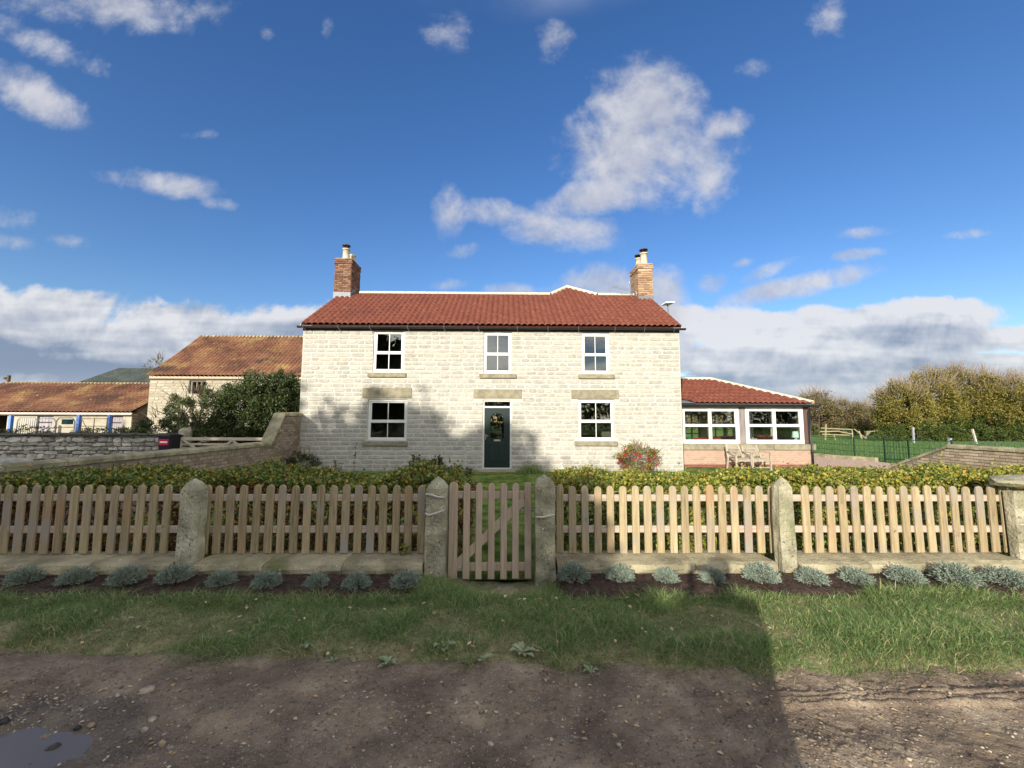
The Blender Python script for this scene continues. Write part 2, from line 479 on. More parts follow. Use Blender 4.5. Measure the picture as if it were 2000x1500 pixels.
MT['post_stone'] = material('lichen covered gritstone', [(0, srgb(104, 99, 80)), (.5, srgb(150, 144, 120)), (1, srgb(182, 176, 152))], scale=5, detail=14, rnd=.3, bump=1.0, bscale=30, bdist=.02, spots=[(srgb(112, 114, 80), 1.5, .5, .7), (srgb(92, 86, 66), 34, .58, .68), (srgb(206, 202, 188), 26, .66, .71), (srgb(176, 160, 96), 9, .68, .74)])
MT['rubble'] = material('grey rubble stone', [(0, srgb(116, 112, 102)), (.5, srgb(164, 160, 146)), (1, srgb(204, 198, 182))], scale=4, rnd=.65, detail=8, bump=.9, bscale=16, bdist=.03, spots=[(srgb(92, 90, 84), 6, .58, .72), (srgb(178, 156, 112), 2, .68, .78)])
MT['wood'] = material('weathered larch', [(0, srgb(98, 85, 62)), (.35, srgb(134, 119, 90)), (.7, srgb(156, 140, 107)), (1, srgb(176, 161, 130))], scale=3.2, stretch=(14, 14, .8), detail=7, rnd=.34, rough=.8,
                      wave=(1.6, (9, 9, .5), 6.0, .5), bump=.25, bscale=12, bstretch=(10, 10, .5), bdist=.004, spots=[(srgb(138, 130, 118), 1.6, .48, .7), (srgb(86, 68, 52), 5, .66, .74), (srgb(128, 126, 92), 2.4, .62, .78), (srgb(150, 118, 88), 1.1, .54, .72)])
MT['wood_rail'] = material('pale larch rail', [(0, srgb(142, 126, 109)), (.5, srgb(164, 148, 131)), (1, srgb(178, 163, 147))], scale=3, stretch=(.8, 14, 14), rnd=.2, wave=(1.6, (.5, 9, 9), 5.0, .3), bump=.2, bscale=12, bstretch=(.5, 10, 10), bdist=.004)
MT['gate_wood'] = material('grey brown oak', [(0, srgb(124, 108, 90)), (.5, srgb(158, 140, 118)), (1, srgb(178, 160, 138))], scale=3.2, stretch=(14, 14, .8), rnd=.3, wave=(1.6, (9, 9, .5), 5.0, .35), bump=.25, bscale=12, bstretch=(10, 10, .5), bdist=.004, spots=[(srgb(150, 136, 122), 1.6, .5, .7)])
MT['teak'] = material('silvered teak', [(0, srgb(132, 122, 106)), (1, srgb(172, 162, 142))], scale=8, rnd=.4)
MT['bark'] = material('brown bark', [(0, srgb(66, 54, 42)), (1, srgb(104, 88, 70))], scale=9, stretch=(1, 1, .3), bump=.8, bscale=20)
MT['soil'] = material('dark garden soil', [(0, srgb(44, 34, 28)), (.5, srgb(62, 48, 40)), (1, srgb(84, 66, 54))], scale=22, detail=9, bump=1.0, bscale=45, bdist=.03)
MT['verge_soil'] = material('bare verge soil', [(0, srgb(98, 90, 62)), (.5, srgb(124, 114, 82)), (1, srgb(144, 134, 100))], scale=8, detail=12, bump=.9, bscale=50, bdist=.02, spots=[(srgb(88, 100, 58), 1.6, .48, .7), (srgb(70, 60, 44), 40, .58, .68), (srgb(170, 156, 120), 60, .66, .72)])
PUD = atz(70, 1462, -0.02)
MT['track'] = material('muddy track', wet=(PUD.x - .1, PUD.y, .62, .34), ramp= [(0, srgb(92, 78, 65)), (.45, srgb(115, 100, 83)), (.8, srgb(132, 116, 96)), (1, srgb(150, 134, 112))], scale=2.6, detail=14, rough=.8, spec=.25, bump=1.0, bscale=60, bdist=.016,
                       spots=[(srgb(98, 84, 69), 1.1, .56, .8), (srgb(176, 166, 148), 75, .62, .70), (srgb(80, 68, 58), 42, .56, .68), (srgb(150, 138, 120), 28, .62, .7), (srgb(138, 120, 92), .7, .56, .74)])
MT['lawn'] = material('short lawn', [(0, srgb(60, 76, 34)), (.5, srgb(88, 106, 50)), (1, srgb(126, 130, 72))], scale=3, detail=9, bump=.4, bscale=120, bdist=.02, rough=1.0, spec=.05)
MT['field'] = material('meadow grass', [(0, srgb(70, 98, 48)), (.5, srgb(92, 120, 60)), (1, srgb(122, 138, 78))], scale=.8, detail=12, bump=.25, bscale=14, bdist=.05, rough=1.0, spec=.05)
MT['grass'] = material('grass blades', [(0, srgb(66, 98, 52)), (.35, srgb(94, 124, 66)), (.62, srgb(124, 144, 82)), (.8, srgb(172, 166, 118)), (1, srgb(206, 190, 148))], scale=1.3, detail=3, rnd=.62, rough=.6, spec=.3, trans=.35)
MT['field_blade'] = material('meadow blades', [(0, srgb(66, 92, 52)), (.5, srgb(86, 112, 66)), (1, srgb(118, 134, 84))], scale=.7, detail=5, rnd=.4, rough=.9, spec=.05, trans=.25)
MT['hedge_leaf'] = material('hedge leaf', [(0, srgb(38, 58, 24)), (.3, srgb(64, 88, 34)), (.55, srgb(104, 116, 42)), (.74, srgb(150, 140, 50)), (.87, srgb(160, 112, 50)), (1, srgb(112, 70, 42))], scale=1.5, detail=3, rnd=.62, rough=.45, spec=.4, trans=.2)
MT['hedge_leaf2'] = material('yellowing hedge leaf', [(0, srgb(42, 60, 24)), (.24, srgb(74, 92, 34)), (.48, srgb(116, 122, 46)), (.72, srgb(152, 146, 56)), (.85, srgb(164, 124, 54)), (.94, srgb(126, 78, 46)), (1, srgb(92, 58, 40))], scale=1.4, detail=3, rnd=.62, rough=.45, spec=.4, trans=.25)
MT['rust_leaf'] = material('rusty hedge leaf', [(0, srgb(42, 50, 26)), (.35, srgb(78, 66, 34)), (.6, srgb(128, 82, 44)), (.82, srgb(168, 112, 58)), (1, srgb(190, 150, 66))], scale=2.2, detail=3, rnd=.6, rough=.5, spec=.35, trans=.2)
MT['silver_leaf'] = material('silver grey leaf', [(0, srgb(92, 106, 92)), (.5, srgb(126, 138, 122)), (1, srgb(164, 172, 154))], scale=6, rnd=.6, rough=.8, trans=.15)
MT['yew'] = material('dark evergreen leaf', [(0, srgb(30, 42, 22)), (.45, srgb(52, 66, 32)), (.8, srgb(80, 90, 42)), (1, srgb(112, 114, 56))], scale=.9, detail=3, rnd=.55, rough=.5, spec=.35, trans=.12)
MT['holly'] = material('grey green shrub leaf', [(0, srgb(58, 70, 42)), (.5, srgb(88, 98, 60)), (1, srgb(128, 132, 84))], scale=1.5, detail=3, rnd=.55, rough=.5, trans=.15)
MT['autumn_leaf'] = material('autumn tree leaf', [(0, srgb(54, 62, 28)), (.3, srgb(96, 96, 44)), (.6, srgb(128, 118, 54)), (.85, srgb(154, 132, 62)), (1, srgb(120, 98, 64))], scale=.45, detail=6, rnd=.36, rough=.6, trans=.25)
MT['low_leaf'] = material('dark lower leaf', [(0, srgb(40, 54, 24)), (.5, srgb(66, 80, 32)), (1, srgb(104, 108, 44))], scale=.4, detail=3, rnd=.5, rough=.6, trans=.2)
MT['twig'] = material('grey brown twigs', [(0, srgb(94, 80, 66)), (1, srgb(138, 122, 100))], scale=5, rnd=.5)
MT['dun_leaf'] = material('dun autumn leaf', [(0, srgb(70, 64, 44)), (.5, srgb(104, 95, 64)), (1, srgb(130, 114, 70))], scale=.4, detail=5, rnd=.4, rough=.7, trans=.2)
MT['lead'] = plain('sheet lead', srgb(104, 107, 112), .5, .4)
MT['pebble'] = material('track pebbles', [(0, srgb(96, 86, 76)), (.4, srgb(138, 127, 112)), (.8, srgb(164, 155, 140)), (1, srgb(196, 190, 178))], scale=20, rnd=.8, bump=.3, bscale=60)
MT['deadleaf'] = material('dry fallen leaf', [(0, srgb(120, 92, 62)), (.5, srgb(168, 140, 104)), (1, srgb(204, 184, 150))], scale=12, rnd=.75, rough=.7, trans=.15)
MT['old_tile'] = material('lichened old pantile', [(0, srgb(66, 44, 35)), (.35, srgb(96, 63, 47)), (.7, srgb(113, 77, 56)), (1, srgb(130, 98, 71))], scale=.6, detail=8, rnd=.16, loose=False, rough=.85, bump=.3, bscale=30,
                          spots=[(srgb(136, 112, 70), .7, .50, .74), (srgb(66, 48, 40), .5, .52, .72), (srgb(160, 146, 112), 7, .64, .72)])
MT['barn_stone'] = material('cream barn stone', [(0, srgb(142, 134, 115)), (.5, srgb(160, 152, 133)), (1, srgb(174, 166, 148))], scale=2.5, rnd=.6, bump=.4, bscale=14, bdist=.02)
MT['barn_mortar'] = material('grey barn mortar', [(0, srgb(134, 126, 108)), (1, srgb(160, 151, 130))], scale=3, bump=.4, bscale=14)
MT['tin'] = material('green sheet roofing', [(0, srgb(92, 100, 92)), (1, srgb(116, 122, 112))], scale=1, rough=.6)
MT['blue'] = plain('blue painted steel', srgb(96, 134, 200), .5, .4)
MT['bin'] = plain('black wheelie bin plastic', srgb(30, 33, 42), .45, .4)
MT['red'] = plain('red sticker', srgb(210, 30, 60), .5, .3)
MT['white'] = plain('white plastic', srgb(236, 236, 232), .4, .4, var=.03)
MT['estate'] = plain('dark green estate railing', srgb(30, 56, 40), .5, .3)
MT['paleTimber'] = material('bleached timber', [(0, srgb(122, 112, 86)), (1, srgb(156, 144, 112))], scale=5, stretch=(.3, 1, 4), rnd=.3)
MT['dark_room'] = plain('dim plaster', srgb(120, 112, 100), .9, .1)
MT['floor_dark'] = plain('dark floorboards', srgb(70, 58, 48), .7, .2)
MT['red_leaf'] = material('fuchsia flower', [(0, srgb(120, 24, 34)), (1, srgb(196, 44, 56))], scale=10, rnd=.7, trans=.2)
MT['plastic_mauve'] = plain('brown fascia', srgb(88, 68, 62), .5, .3)

# ------------------------------------------------------------------ ground
def grid_mesh(name, xs, ys, hfun, mat, smooth=True):
    X, Y = np.meshgrid(xs, ys)
    Z = hfun(X, Y)
    nx, ny = len(xs), len(ys)
    V = np.stack([X.ravel(), Y.ravel(), Z.ravel()], 1)
    i = np.arange(nx * ny).reshape(ny, nx)
    F = np.stack([i[:-1, :-1].ravel(), i[:-1, 1:].ravel(), i[1:, 1:].ravel(), i[1:, :-1].ravel()], 1)
    o = obj(name, np_mesh(name, V, F, smooth), mat)
    return tag(o, kind='structure')

def sstep(x, a, b):
    t = np.clip((x - a) / (b - a), 0, 1)
    return t * t * (3 - 2 * t)

def axis(a, b, d, lo, hi, D):
    return np.unique(np.round(np.concatenate([np.arange(lo, a, D), np.arange(a, b, d), np.arange(b, hi + D * .5, D)]), 4))

grid_mesh('ground', np.linspace(-900, 900, 61), np.linspace(-500, 1200, 61), lambda x, y: -0.16 + 0 * x, MT['field'])

EDGE = [atz(px, py, .0) for px, py in ((-700, 1235), (-200, 1252), (0, 1266), (300, 1292), (600, 1300), (1000, 1310), (1500, 1326), (2000, 1322), (2500, 1322))]
def edge_y(x):                                   # ragged front edge of the grass verge
    return np.interp(x, [e.x for e in EDGE], [e.y for e in EDGE]) - .07 + .10 * (fbm(x * 1.3 + 7, x * 0 + 3, 4, 5) - .5) * 2 + .03 * (fbm(x * 6, x * 0 + 8, 3, 6) - .5)

PUD = atz(70, 1462, -0.02)
def puddle_d(x, y):
    return ((x - PUD.x + .1) / .42) ** 2 + ((y - PUD.y + .02) / .22) ** 2 + 1.1 * (fbm(x * 3, y * 3, 4, 71) - .5)

def h_track(x, y):
    h = .05 * (fbm(x * .8, y * .9, 3, 1) - .5) + .03 * (fbm(x * 4, y * 4, 4, 2) - .5) + .024 * (fbm(x * 16, y * 16, 3, 3) - .5) + .015 * (fbm(x * 40, y * 40, 2, 4) - .5)
    rough = sstep(fbm(x * .7 + 3, y * .9, 3, 9), .42, .62)
    h = h + rough * .014 * (fbm(x * 26, y * 26, 3, 6) - .4)
    # wheel rut with the tread print of a tyre
    yr = 2.44 + .025 * np.sin(x * .8) + .012 * x * (x > 0)
    d = np.abs(y - yr)
    rut = np.exp(-(d / .16) ** 2)
    h = h * (1 - .45 * rut * sstep(x, .3, 1.4)) - .022 * rut
    n = fbm(x * 3.1, y * 5, 3, 12)
    m = sstep(n, .35, .55) * sstep(x, -1.6, -.6) * (1 - sstep(x, 2.6, 3.6))
    tread = np.maximum(0, np.sin(2 * np.pi * (x * 5.6 + (y - yr) * 6.0) + 7.0 * fbm(x * 1.7, y * 1.7, 3, 14))) ** 3
    h = h + .010 * tread * m * np.exp(-((y - yr + .05) / .10) ** 4) * sstep(fbm(x * 2.2 + 5, y * 7, 3, 33), .38, .62)
    # long parallel ridges against the grass on the right
    for k, oy in enumerate((.125, .165, .205)):
        yy_ = yr + oy + .012 * (fbm(x * 1.5, x * 0 + k, 2, 21) - .5)
        mm = sstep(x, .9, 1.6) + .35 * sstep(x, -2, -.6) * (1 - sstep(x, .9, 1.6))
        h = h + .028 * mm * np.exp(-((y - yy_) / .013) ** 2) * (.5 + sstep(fbm(x * 5, y * 3, 2, 30 + k), .3, .5) * .5)
    # second rut nearer the camera
    h = h - .03 * np.exp(-((y - 1.55) / .25) ** 2) * sstep(fbm(x * .6, y * .3, 2, 41), .3, .6)
    p = puddle_d(x, y)
    h = np.where(p < 1.5, h * (.15 + .85 * sstep(p, .6, 1.5)) - .045 * (1 - sstep(p, .3, 1.5)), h)
    return h + .02 * sstep(y, 2.6, 3.0) - .08 * sstep(y, 3.2, 3.4)

grid_mesh('track', axis(-4.6, 4.6, .0135, -60, 60, 1.6), axis(1.35, 3.4, .0135, -14, 3.42, .35), h_track, MT['track'])
# puddle
pm = bpy.data.materials.new('brown puddle water'); pm.use_nodes = True
pb = pm.node_tree.nodes['Principled BSDF']; pb.inputs['Base Color'].default_value = (*srgb(100, 92, 84), 1); pb.inputs['Roughness'].default_value = .14
try: pb.inputs['Specular IOR Level'].default_value = .35
except Exception: pass
mb = MB(); ring = []
for k in range(60):
    a = 2 * math.pi * k / 60
    ring.append((PUD.x - .1 + .8 * math.cos(a), PUD.y + .38 * math.sin(a), -0.029))
mb.add(ring, [tuple(range(60))])
tag(mb.build('puddle', pm), kind='structure')

def h_verge(x, y):
    ye = edge_y(x)
    h = .075 + .035 * (fbm(x * 1.3, y * 1.6, 3, 51) - .5) * 2 + .02 * (fbm(x * 7, y * 7, 3, 52) - .5) + .008 * (fbm(x * 30, y * 30, 2, 53) - .5)
    h = -.05 + (h + .05) * sstep(y, ye - .12, ye + .28)
    dip = np.exp(-((x + .05) / .62) ** 4) * sstep(y, 3.75, 4.3)
    return h - dip * .16

grid_mesh('grass_verge', axis(-5.6, 5.6, .03, -30, 30, 1.0), np.arange(2.4, 4.75, .03), h_verge, MT['verge_soil'])

def h_bed(x, y):
    side = np.minimum(np.abs(x + .82), np.abs(x - .50))
    h = .115 + .03 * (fbm(x * 3, y * 4, 3, 61) - .5) + .03 * (fbm(x * 14, y * 14, 3, 62) - .5) + .012 * (fbm(x * 40, y * 40, 2, 63) - .5)
    return h - .07 * (1 - sstep(y, 3.86, 4.02)) - .1 * (1 - sstep(side, 0, .12))
grid_mesh('soil_bed', np.arange(-7.2, -.80, .03), np.arange(3.86, 4.62, .03), h_bed, MT['soil'])
grid_mesh('soil_bed', np.arange(.48, 6.2, .03), np.arange(3.86, 4.62, .03), h_bed, MT['soil'])

def h_lawn(x, y):
    return -.055 + .10 * sstep(y, 5, 12) + .03 * (fbm(x * .8, y * .8, 3, 64) - .5)
grid_mesh('lawn', np.arange(-6.7, 13.1, .3), np.arange(4.72, 15.3, .3), h_lawn, MT['lawn'])
grid_mesh('farmyard', np.linspace(-70, -6.72, 40), np.linspace(4.9, 46, 40), lambda x, y: -.05 + .06 * (fbm(x, y, 3, 65) - .5), material('farmyard ground', [(0, srgb(92, 84, 70)), (1, srgb(128, 118, 100))], scale=.8, detail=9, bump=.8, bscale=12, spots=[(srgb(86, 96, 60), .3, .5, .65)]))
grid_mesh('patio', np.linspace(11.42, 15.8, 12), np.linspace(13.2, 21, 12), lambda x, y: .02 + .02 * (fbm(x * 2, y * 2, 2, 66) - .5), material('pink gravel', [(0, srgb(158, 128, 108)), (1, srgb(196, 170, 148))], scale=14, bump=.8, bscale=40))

# ---- grass blades -----------------------------------------------------
def blades(name, x, y, z, h, w, lean, mat, label=None):
    n = len(x)
    a = rng.uniform(0, 2 * np.pi, n); b = rng.uniform(0, 2 * np.pi, n)
    cx, cy = np.cos(a) * w / 2, np.sin(a) * w / 2
    lx, ly = np.cos(b) * lean * h, np.sin(b) * lean * h
    P = np.stack([x, y, z - .01], 1)
    sx = np.stack([cx, cy, 0 * cx], 1)
    m = P + np.stack([lx * .35, ly * .35, h * (.62 - .1 * lean)], 1)
    t = P + np.stack([lx, ly, h * np.clip(1 - .35 * lean, .25, 1)], 1)
    V = np.stack([P - sx, P + sx, m + sx * .75, m - sx * .75, t], 1).reshape(-1, 3)
    i = np.arange(n)[:, None] * 5
    o = obj(name, np_mesh(name, V, [np.concatenate([i, i + 1, i + 2, i + 3], 1), np.concatenate([i + 3, i + 2, i + 4], 1)], True), mat)
    return tag(o, kind='stuff', label=label)

n = 330000
x = rng.uniform(-5.7, 5.7, n); y = rng.uniform(2.5, 4.5, n)
ye = edge_y(x)
tuft = fbm(x * 2.3, y * 2.6, 4, 81)
fineT = fbm(x * 9, y * 9, 2, 82)
keep = sstep(y - ye, -.12, .34) * (.58 + .42 * sstep(tuft * .65 + fineT * .35, .38, .54))
bedm = (y > 3.93 + .05 * (fbm(x * 4, x * 0, 2, 83) - .5)) & ((x < -.86) | (x > .52))
gate_m = (np.abs(x + .06) < .32) & (y > 4.12)
keep = np.where(bedm | gate_m | (y > 4.42), 0, keep)
k = rng.random(n) < keep * .92
x, y, tuft = x[k], y[k], tuft[k]
z = h_verge(x, y)
hh = (.035 + .06 * sstep(tuft, .4, .7) + .05 * sstep(y, 3.72, 3.95)) * rng.uniform(.6, 1.5, len(x))
blades('verge_grass', x, y, z, hh, rng.uniform(.0028, .0055, len(x)), rng.uniform(.3, 2.2, len(x)), MT['grass'], 'tussocky green grass growing on the verge before the fence')
n = 42000
x = rng.uniform(-1.5, 1.3, n); y = 4.75 + 9 * rng.random(n) ** 1.5
blades('lawn_grass', x, y, h_lawn(x, y), rng.uniform(.02, .05, n), rng.uniform(.003, .006, n), rng.uniform(.2, 1.2, n), MT['lawn'], 'short lawn grass between gate and front door')

# ---- stones and leaves on the track -----------------------------------
def pebble_mesh(seed, sub=1):
    bm = bmesh.new(); bmesh.ops.create_icosphere(bm, subdivisions=sub, radius=.5)
    r_ = random.Random(seed)
    for v in bm.verts:
        v.co = Vector((v.co.x * r_.uniform(.75, 1.2), v.co.y * r_.uniform(.75, 1.2), v.co.z * r_.uniform(.55, .9)))
    bm.verts.index_update()
    V = np.array([v.co[:] for v in bm.verts]); F = np.array([[v.index for v in f.verts] for f in bm.faces]); bm.free()
    return V, F

def scatter(name, pts, sizes, flat, mat, kinds=6, label=None):
    Vs, Fs, b = [], [], 0
    protos = [pebble_mesh(100 + i) for i in range(kinds)]
    for i, (p, s_) in enumerate(zip(pts, sizes)):
        V, F = protos[i % kinds]
        a = random.uniform(0, 6.28); c_, sn = math.cos(a), math.sin(a)
        e = random.uniform(.65, 1.5)
        q = V * np.array([s_ * e, s_ / e, s_ * flat])
        q = np.stack([q[:, 0] * c_ - q[:, 1] * sn, q[:, 0] * sn + q[:, 1] * c_, q[:, 2]], 1) + np.array(p)
        Vs.append(q); Fs.append(F + b); b += len(V)
    o = obj(name, np_mesh(name, np.concatenate(Vs), np.concatenate(Fs)), mat)
    return tag(o, kind='stuff', label=label)

n = 26000
gx = rng.uniform(-4.2, 4.2, n); gy = rng.uniform(1.5, 2.75, n)
dens = .18 + .82 * sstep(fbm(gx * .7 + 3, gy * .9, 3, 9), .40, .6)
dens = dens * np.where(gx > .8, .35, 1.0)
k = rng.random(n) < dens; gx, gy = gx[k], gy[k]
gs = .005 + .014 * rng.random(len(gx)) ** 3
gz = h_track(gx, gy) + gs * .05
scatter('gravel', np.stack([gx, gy, gz], 1), gs, .7, MT['pebble'], label='small pale stones scattered over the muddy track')

n = 15000
mx_ = rng.uniform(-4.3, 4.3, n); my_ = rng.uniform(1.5, 3.0, n)
k = rng.random(n) < (.15 + .85 * sstep(fbm(mx_ * 1.1 + 9, my_ * 1.6, 3, 19), .42, .60)); mx_, my_ = mx_[k], my_[k]
k = (puddle_d(mx_, my_) > 1.2) & (my_ < edge_y(mx_) + .05); mx_, my_ = mx_[k], my_[k]
scatter('mud_clods', np.stack([mx_, my_, h_track(mx_, my_)], 1), .008 + .024 * rng.random(len(mx_)) ** 2.5, .6, MT['track'], label='crumbled clods of mud lying on the track')
n = 2600
cx_ = rng.uniform(-6, 6, n); cy_ = rng.uniform(3.93, 4.44, n); k = (cx_ < -.9) | (cx_ > .55); cx_, cy_ = cx_[k], cy_[k]
scatter('soil_clods', np.stack([cx_, cy_, h_bed(cx_, cy_)], 1), .006 + .026 * rng.random(len(cx_)) ** 2.5, .7, MT['soil'], label='crumbly dark soil clods and mulch in the planting bed')

def one_stone(px, py, wpx, hpx, mat, label, seed):
    p = atz(px, py + hpx * .4, 0)
    p.z = float(h_track(np.array([p.x]), np.array([p.y]))[0])
    w_ = wpx / 800 * p.y * .78
    V, F = pebble_mesh(seed, 2)
    rr = np.random.default_rng(seed)
    V = V + rr.normal(0, .03, V.shape)
    hgt = hpx / 800 * p.y * .62
    V = V * np.array([w_, w_ * .75, hgt * 1.2]) * 1.0
    a = rr.uniform(-.6, .6); V = np.stack([V[:, 0] * math.cos(a) - V[:, 1] * math.sin(a), V[:, 0] * math.sin(a) + V[:, 1] * math.cos(a), V[:, 2] + hgt * .22], 1)
    o = obj('stone', np_mesh('stone', V, F), mat, None, p)
    tag(o, label, 'stone', 'loose stones lying on the track')

SM = {'tan': material('tan stone', [(0, srgb(112, 98, 76)), (1, srgb(146, 130, 104))], scale=30, bump=.6, bscale=60),
      'dark': material('dark flint', [(0, srgb(38, 36, 36)), (1, srgb(64, 60, 56))], scale=30, bump=.4, bscale=60, rough=.5),
      'pale': material('pale limestone lump', [(0, srgb(126, 116, 100)), (1, srgb(166, 156, 136))], scale=30, bump=.5, bscale=60)}
for i, (px, py, w_, h_, m_, lab) in enumerate([
    (316, 1443, 18, 24, 'tan', 'tan upright stone on the track right of the puddle'),
    (288, 1347, 34, 18, 'pale', 'longest pale slab of stone at the left of the track'),
    (230, 1360, 14, 13, 'pale', 'round pale stone just left of the long slab'),
    (105, 1438, 30, 26, 'dark', 'black flint standing in the puddle'),
    (90, 1420, 22, 16, 'tan', 'tan stone behind the black flint in the puddle'),
    (60, 1474, 22, 14, 'dark', 'small dark stone in front of the puddle middle'),
    (152, 1410, 20, 12, 'dark', 'low dark stone at the far rim of the puddle'),
    (178, 1406, 18, 16, 'tan', 'ochre stone beside the low dark stone at the puddle rim'),
    (283, 1411, 18, 18, 'pale', 'pale lump midway between puddle and tan upright stone'),
    (298, 1398, 22, 12, 'pale', 'flat pale sliver above the pale lump on the track'),
    (958, 1438, 16, 14, 'pale', 'pale round stone in the middle of the track below the gate'),
    (1208, 1452, 12, 14, 'pale', 'bluish white chip on the track right of the gate'),
    (1776, 1486, 12, 10, 'pale', 'whitish pebble near the right foot of the picture'),
    (6, 1400, 18, 26, 'dark', 'dark stone at the far left edge of the puddle')]):
    one_stone(px, py, w_, h_, SM[m_], lab, 300 + i)

def leaf_scatter(name, x, y, z, s_, mat, label):
    n = len(x); a = rng.uniform(0, 6.28, n); t1 = rng.uniform(-.5, .5, n); t2 = rng.uniform(.05, .5, n)
    d = np.stack([np.cos(a), np.sin(a), t1 * .5], 1) * s_[:, None]; e = np.stack([-np.sin(a), np.cos(a), t2], 1) * (s_ * .3)[:, None]
    f = np.stack([np.sin(a), -np.cos(a), t2], 1) * (s_ * .3)[:, None]
    P = np.stack([x, y, z + .004], 1)
    V = np.stack([P - d * .5, P + e - d * .1, P + e * .8 + d * .25, P + d * .5, P + f * .8 + d * .25, P + f - d * .1], 1).reshape(-1, 3)
    i = np.arange(n)[:, None] * 6
    o = obj(name, np_mesh(name, V, [np.concatenate([i, i + 1, i + 2, i + 3], 1), np.concatenate([i, i + 3, i + 4, i + 5], 1)]), mat)
    return tag(o, label, kind='stuff')
n = 280
lx = rng.uniform(-4.4, 4.4, n); ly = 2.75 - .5 * np.abs(rng.normal(0, .6, n)) + .1
ly = np.clip(ly, 1.6, 2.95)
leaf_scatter('fallen_leaves', lx, ly, np.maximum(h_track(lx, ly), h_verge(lx, ly)), rng.uniform(.014, .04, n), MT['deadleaf'], 'dry curled leaves fallen along the track edge')
n = 130
lx = rng.uniform(-5, 5, n); ly = rng.uniform(3.0, 3.9, n)
leaf_scatter('fallen_leaves', lx, ly, h_verge(lx, ly) + .05, rng.uniform(.02, .05, n), MT['deadleaf'], 'a few brown leaves caught in the verge grass')

# broad leaved weeds at the edge of the verge
def weed(px, py, r_, label, mat):
    p = atz(px, py, .02); p.z = float(max(h_verge(np.array([p.x]), np.array([p.y]))[0], h_track(np.array([p.x]), np.array([p.y]))[0]))
    Vs, Fs = [], []
    k = random.randint(8, 12)
    for j in range(k):
        a = 6.28 * j / k + random.uniform(-.3, .3); l_ = r_ * random.uniform(.6, 1.1); wv = l_ * .2
        up_ = random.uniform(.2, .75)
        D = Vector((math.cos(a), math.sin(a), 0)); S = Vector((-D.y, D.x, 0)); b = len(Vs)
        for t, ww, hz in ((0, .25, 0), (.35, .9, .5), (.7, 1, .75), (1, .1, .55)):
            for s_ in (-1, 0, 1):
                Vs.append(tuple(D * (l_ * t) + S * (s_ * wv * ww) + Vector((0, 0, l_ * up_ * hz + (abs(s_) * wv * .35) + random.uniform(-.004, .004)))))
        for q in range(3):
            for s_ in range(2):
                i = b + q * 3 + s_; Fs.append((i, i + 1, i + 4, i + 3))
    me = bpy.data.meshes.new('weed'); me.from_pydata(Vs, [], Fs); me.update()
    tag(obj('weed', me, mat, None, p), label, 'weed', 'broad leaved weeds at the verge edge')
MT['weed'] = material('grey green weed leaf', [(0, srgb(104, 118, 84)), (1, srgb(156, 162, 128))], scale=12, rnd=.5, trans=.15)
for px, py, r_, lab in [(602, 1276, .10, 'pale rosette weed at the verge edge left of the gate line, nearest the left fence'),
                        (757, 1296, .11, 'grey weed rosette at the verge edge below the left gate post'),
                        (866, 1276, .13, 'largest broad leaved weed at the verge edge left of the gate'),
                        (945, 1292, .09, 'small weed at the verge edge straight below the gate'),
                        (1022, 1284, .13, 'broad weed at the verge edge below the right gate post'),
                        (1152, 1308, .08, 'low straggly weed at the verge edge right of the gate'),
                        (648, 1296, .06, 'tiny silvery weed on bare soil beside the pale rosette')]:
    weed(px, py, r_ * .72, lab, MT['weed'])

# ------------------------------------------------------------------ farmhouse
HY = 13.7                                      # plane of the front wall
HX0, HX1 = at(587, 760, HY).x, at(1330, 760, HY).x
HB = 19.7                                      # back wall
EZ = 4.80                                      # top of the wall
house = thing('farmhouse', ((HX0 + HX1) / 2, HY, 0), 'two storey pale limestone farmhouse with red pantile roof and two brick chimneys', 'house')

def rect(px0, py0, px1, py1, Y=HY):
    a, b = at(px0, py0, Y), at(px1, py1, Y)
    return [a.x, b.x, b.z, a.z]               # x0, x1, z0, z1

WIN = [rect(730, 645, 788, 727), rect(945, 648, 999, 729.5), rect(1136, 650, 1191, 730), rect(719, 780, 794, 861), rect(1129, 780, 1201, 861)]
SILL = [rect(719, 728, 793, 737), rect(936, 730, 1008, 739), rect(1129, 731, 1200, 740), rect(709, 861.5, 797, 871), rect(1122, 861.5, 1206, 871)]
LINT = [rect(708, 757, 804, 778), rect(925, 760, 1019, 778.5), rect(1116, 761, 1209, 779.5)]
DOOR = rect(943, 781, 999, 917)
holes = [tuple(r) for r in WIN] + [tuple(DOOR)]

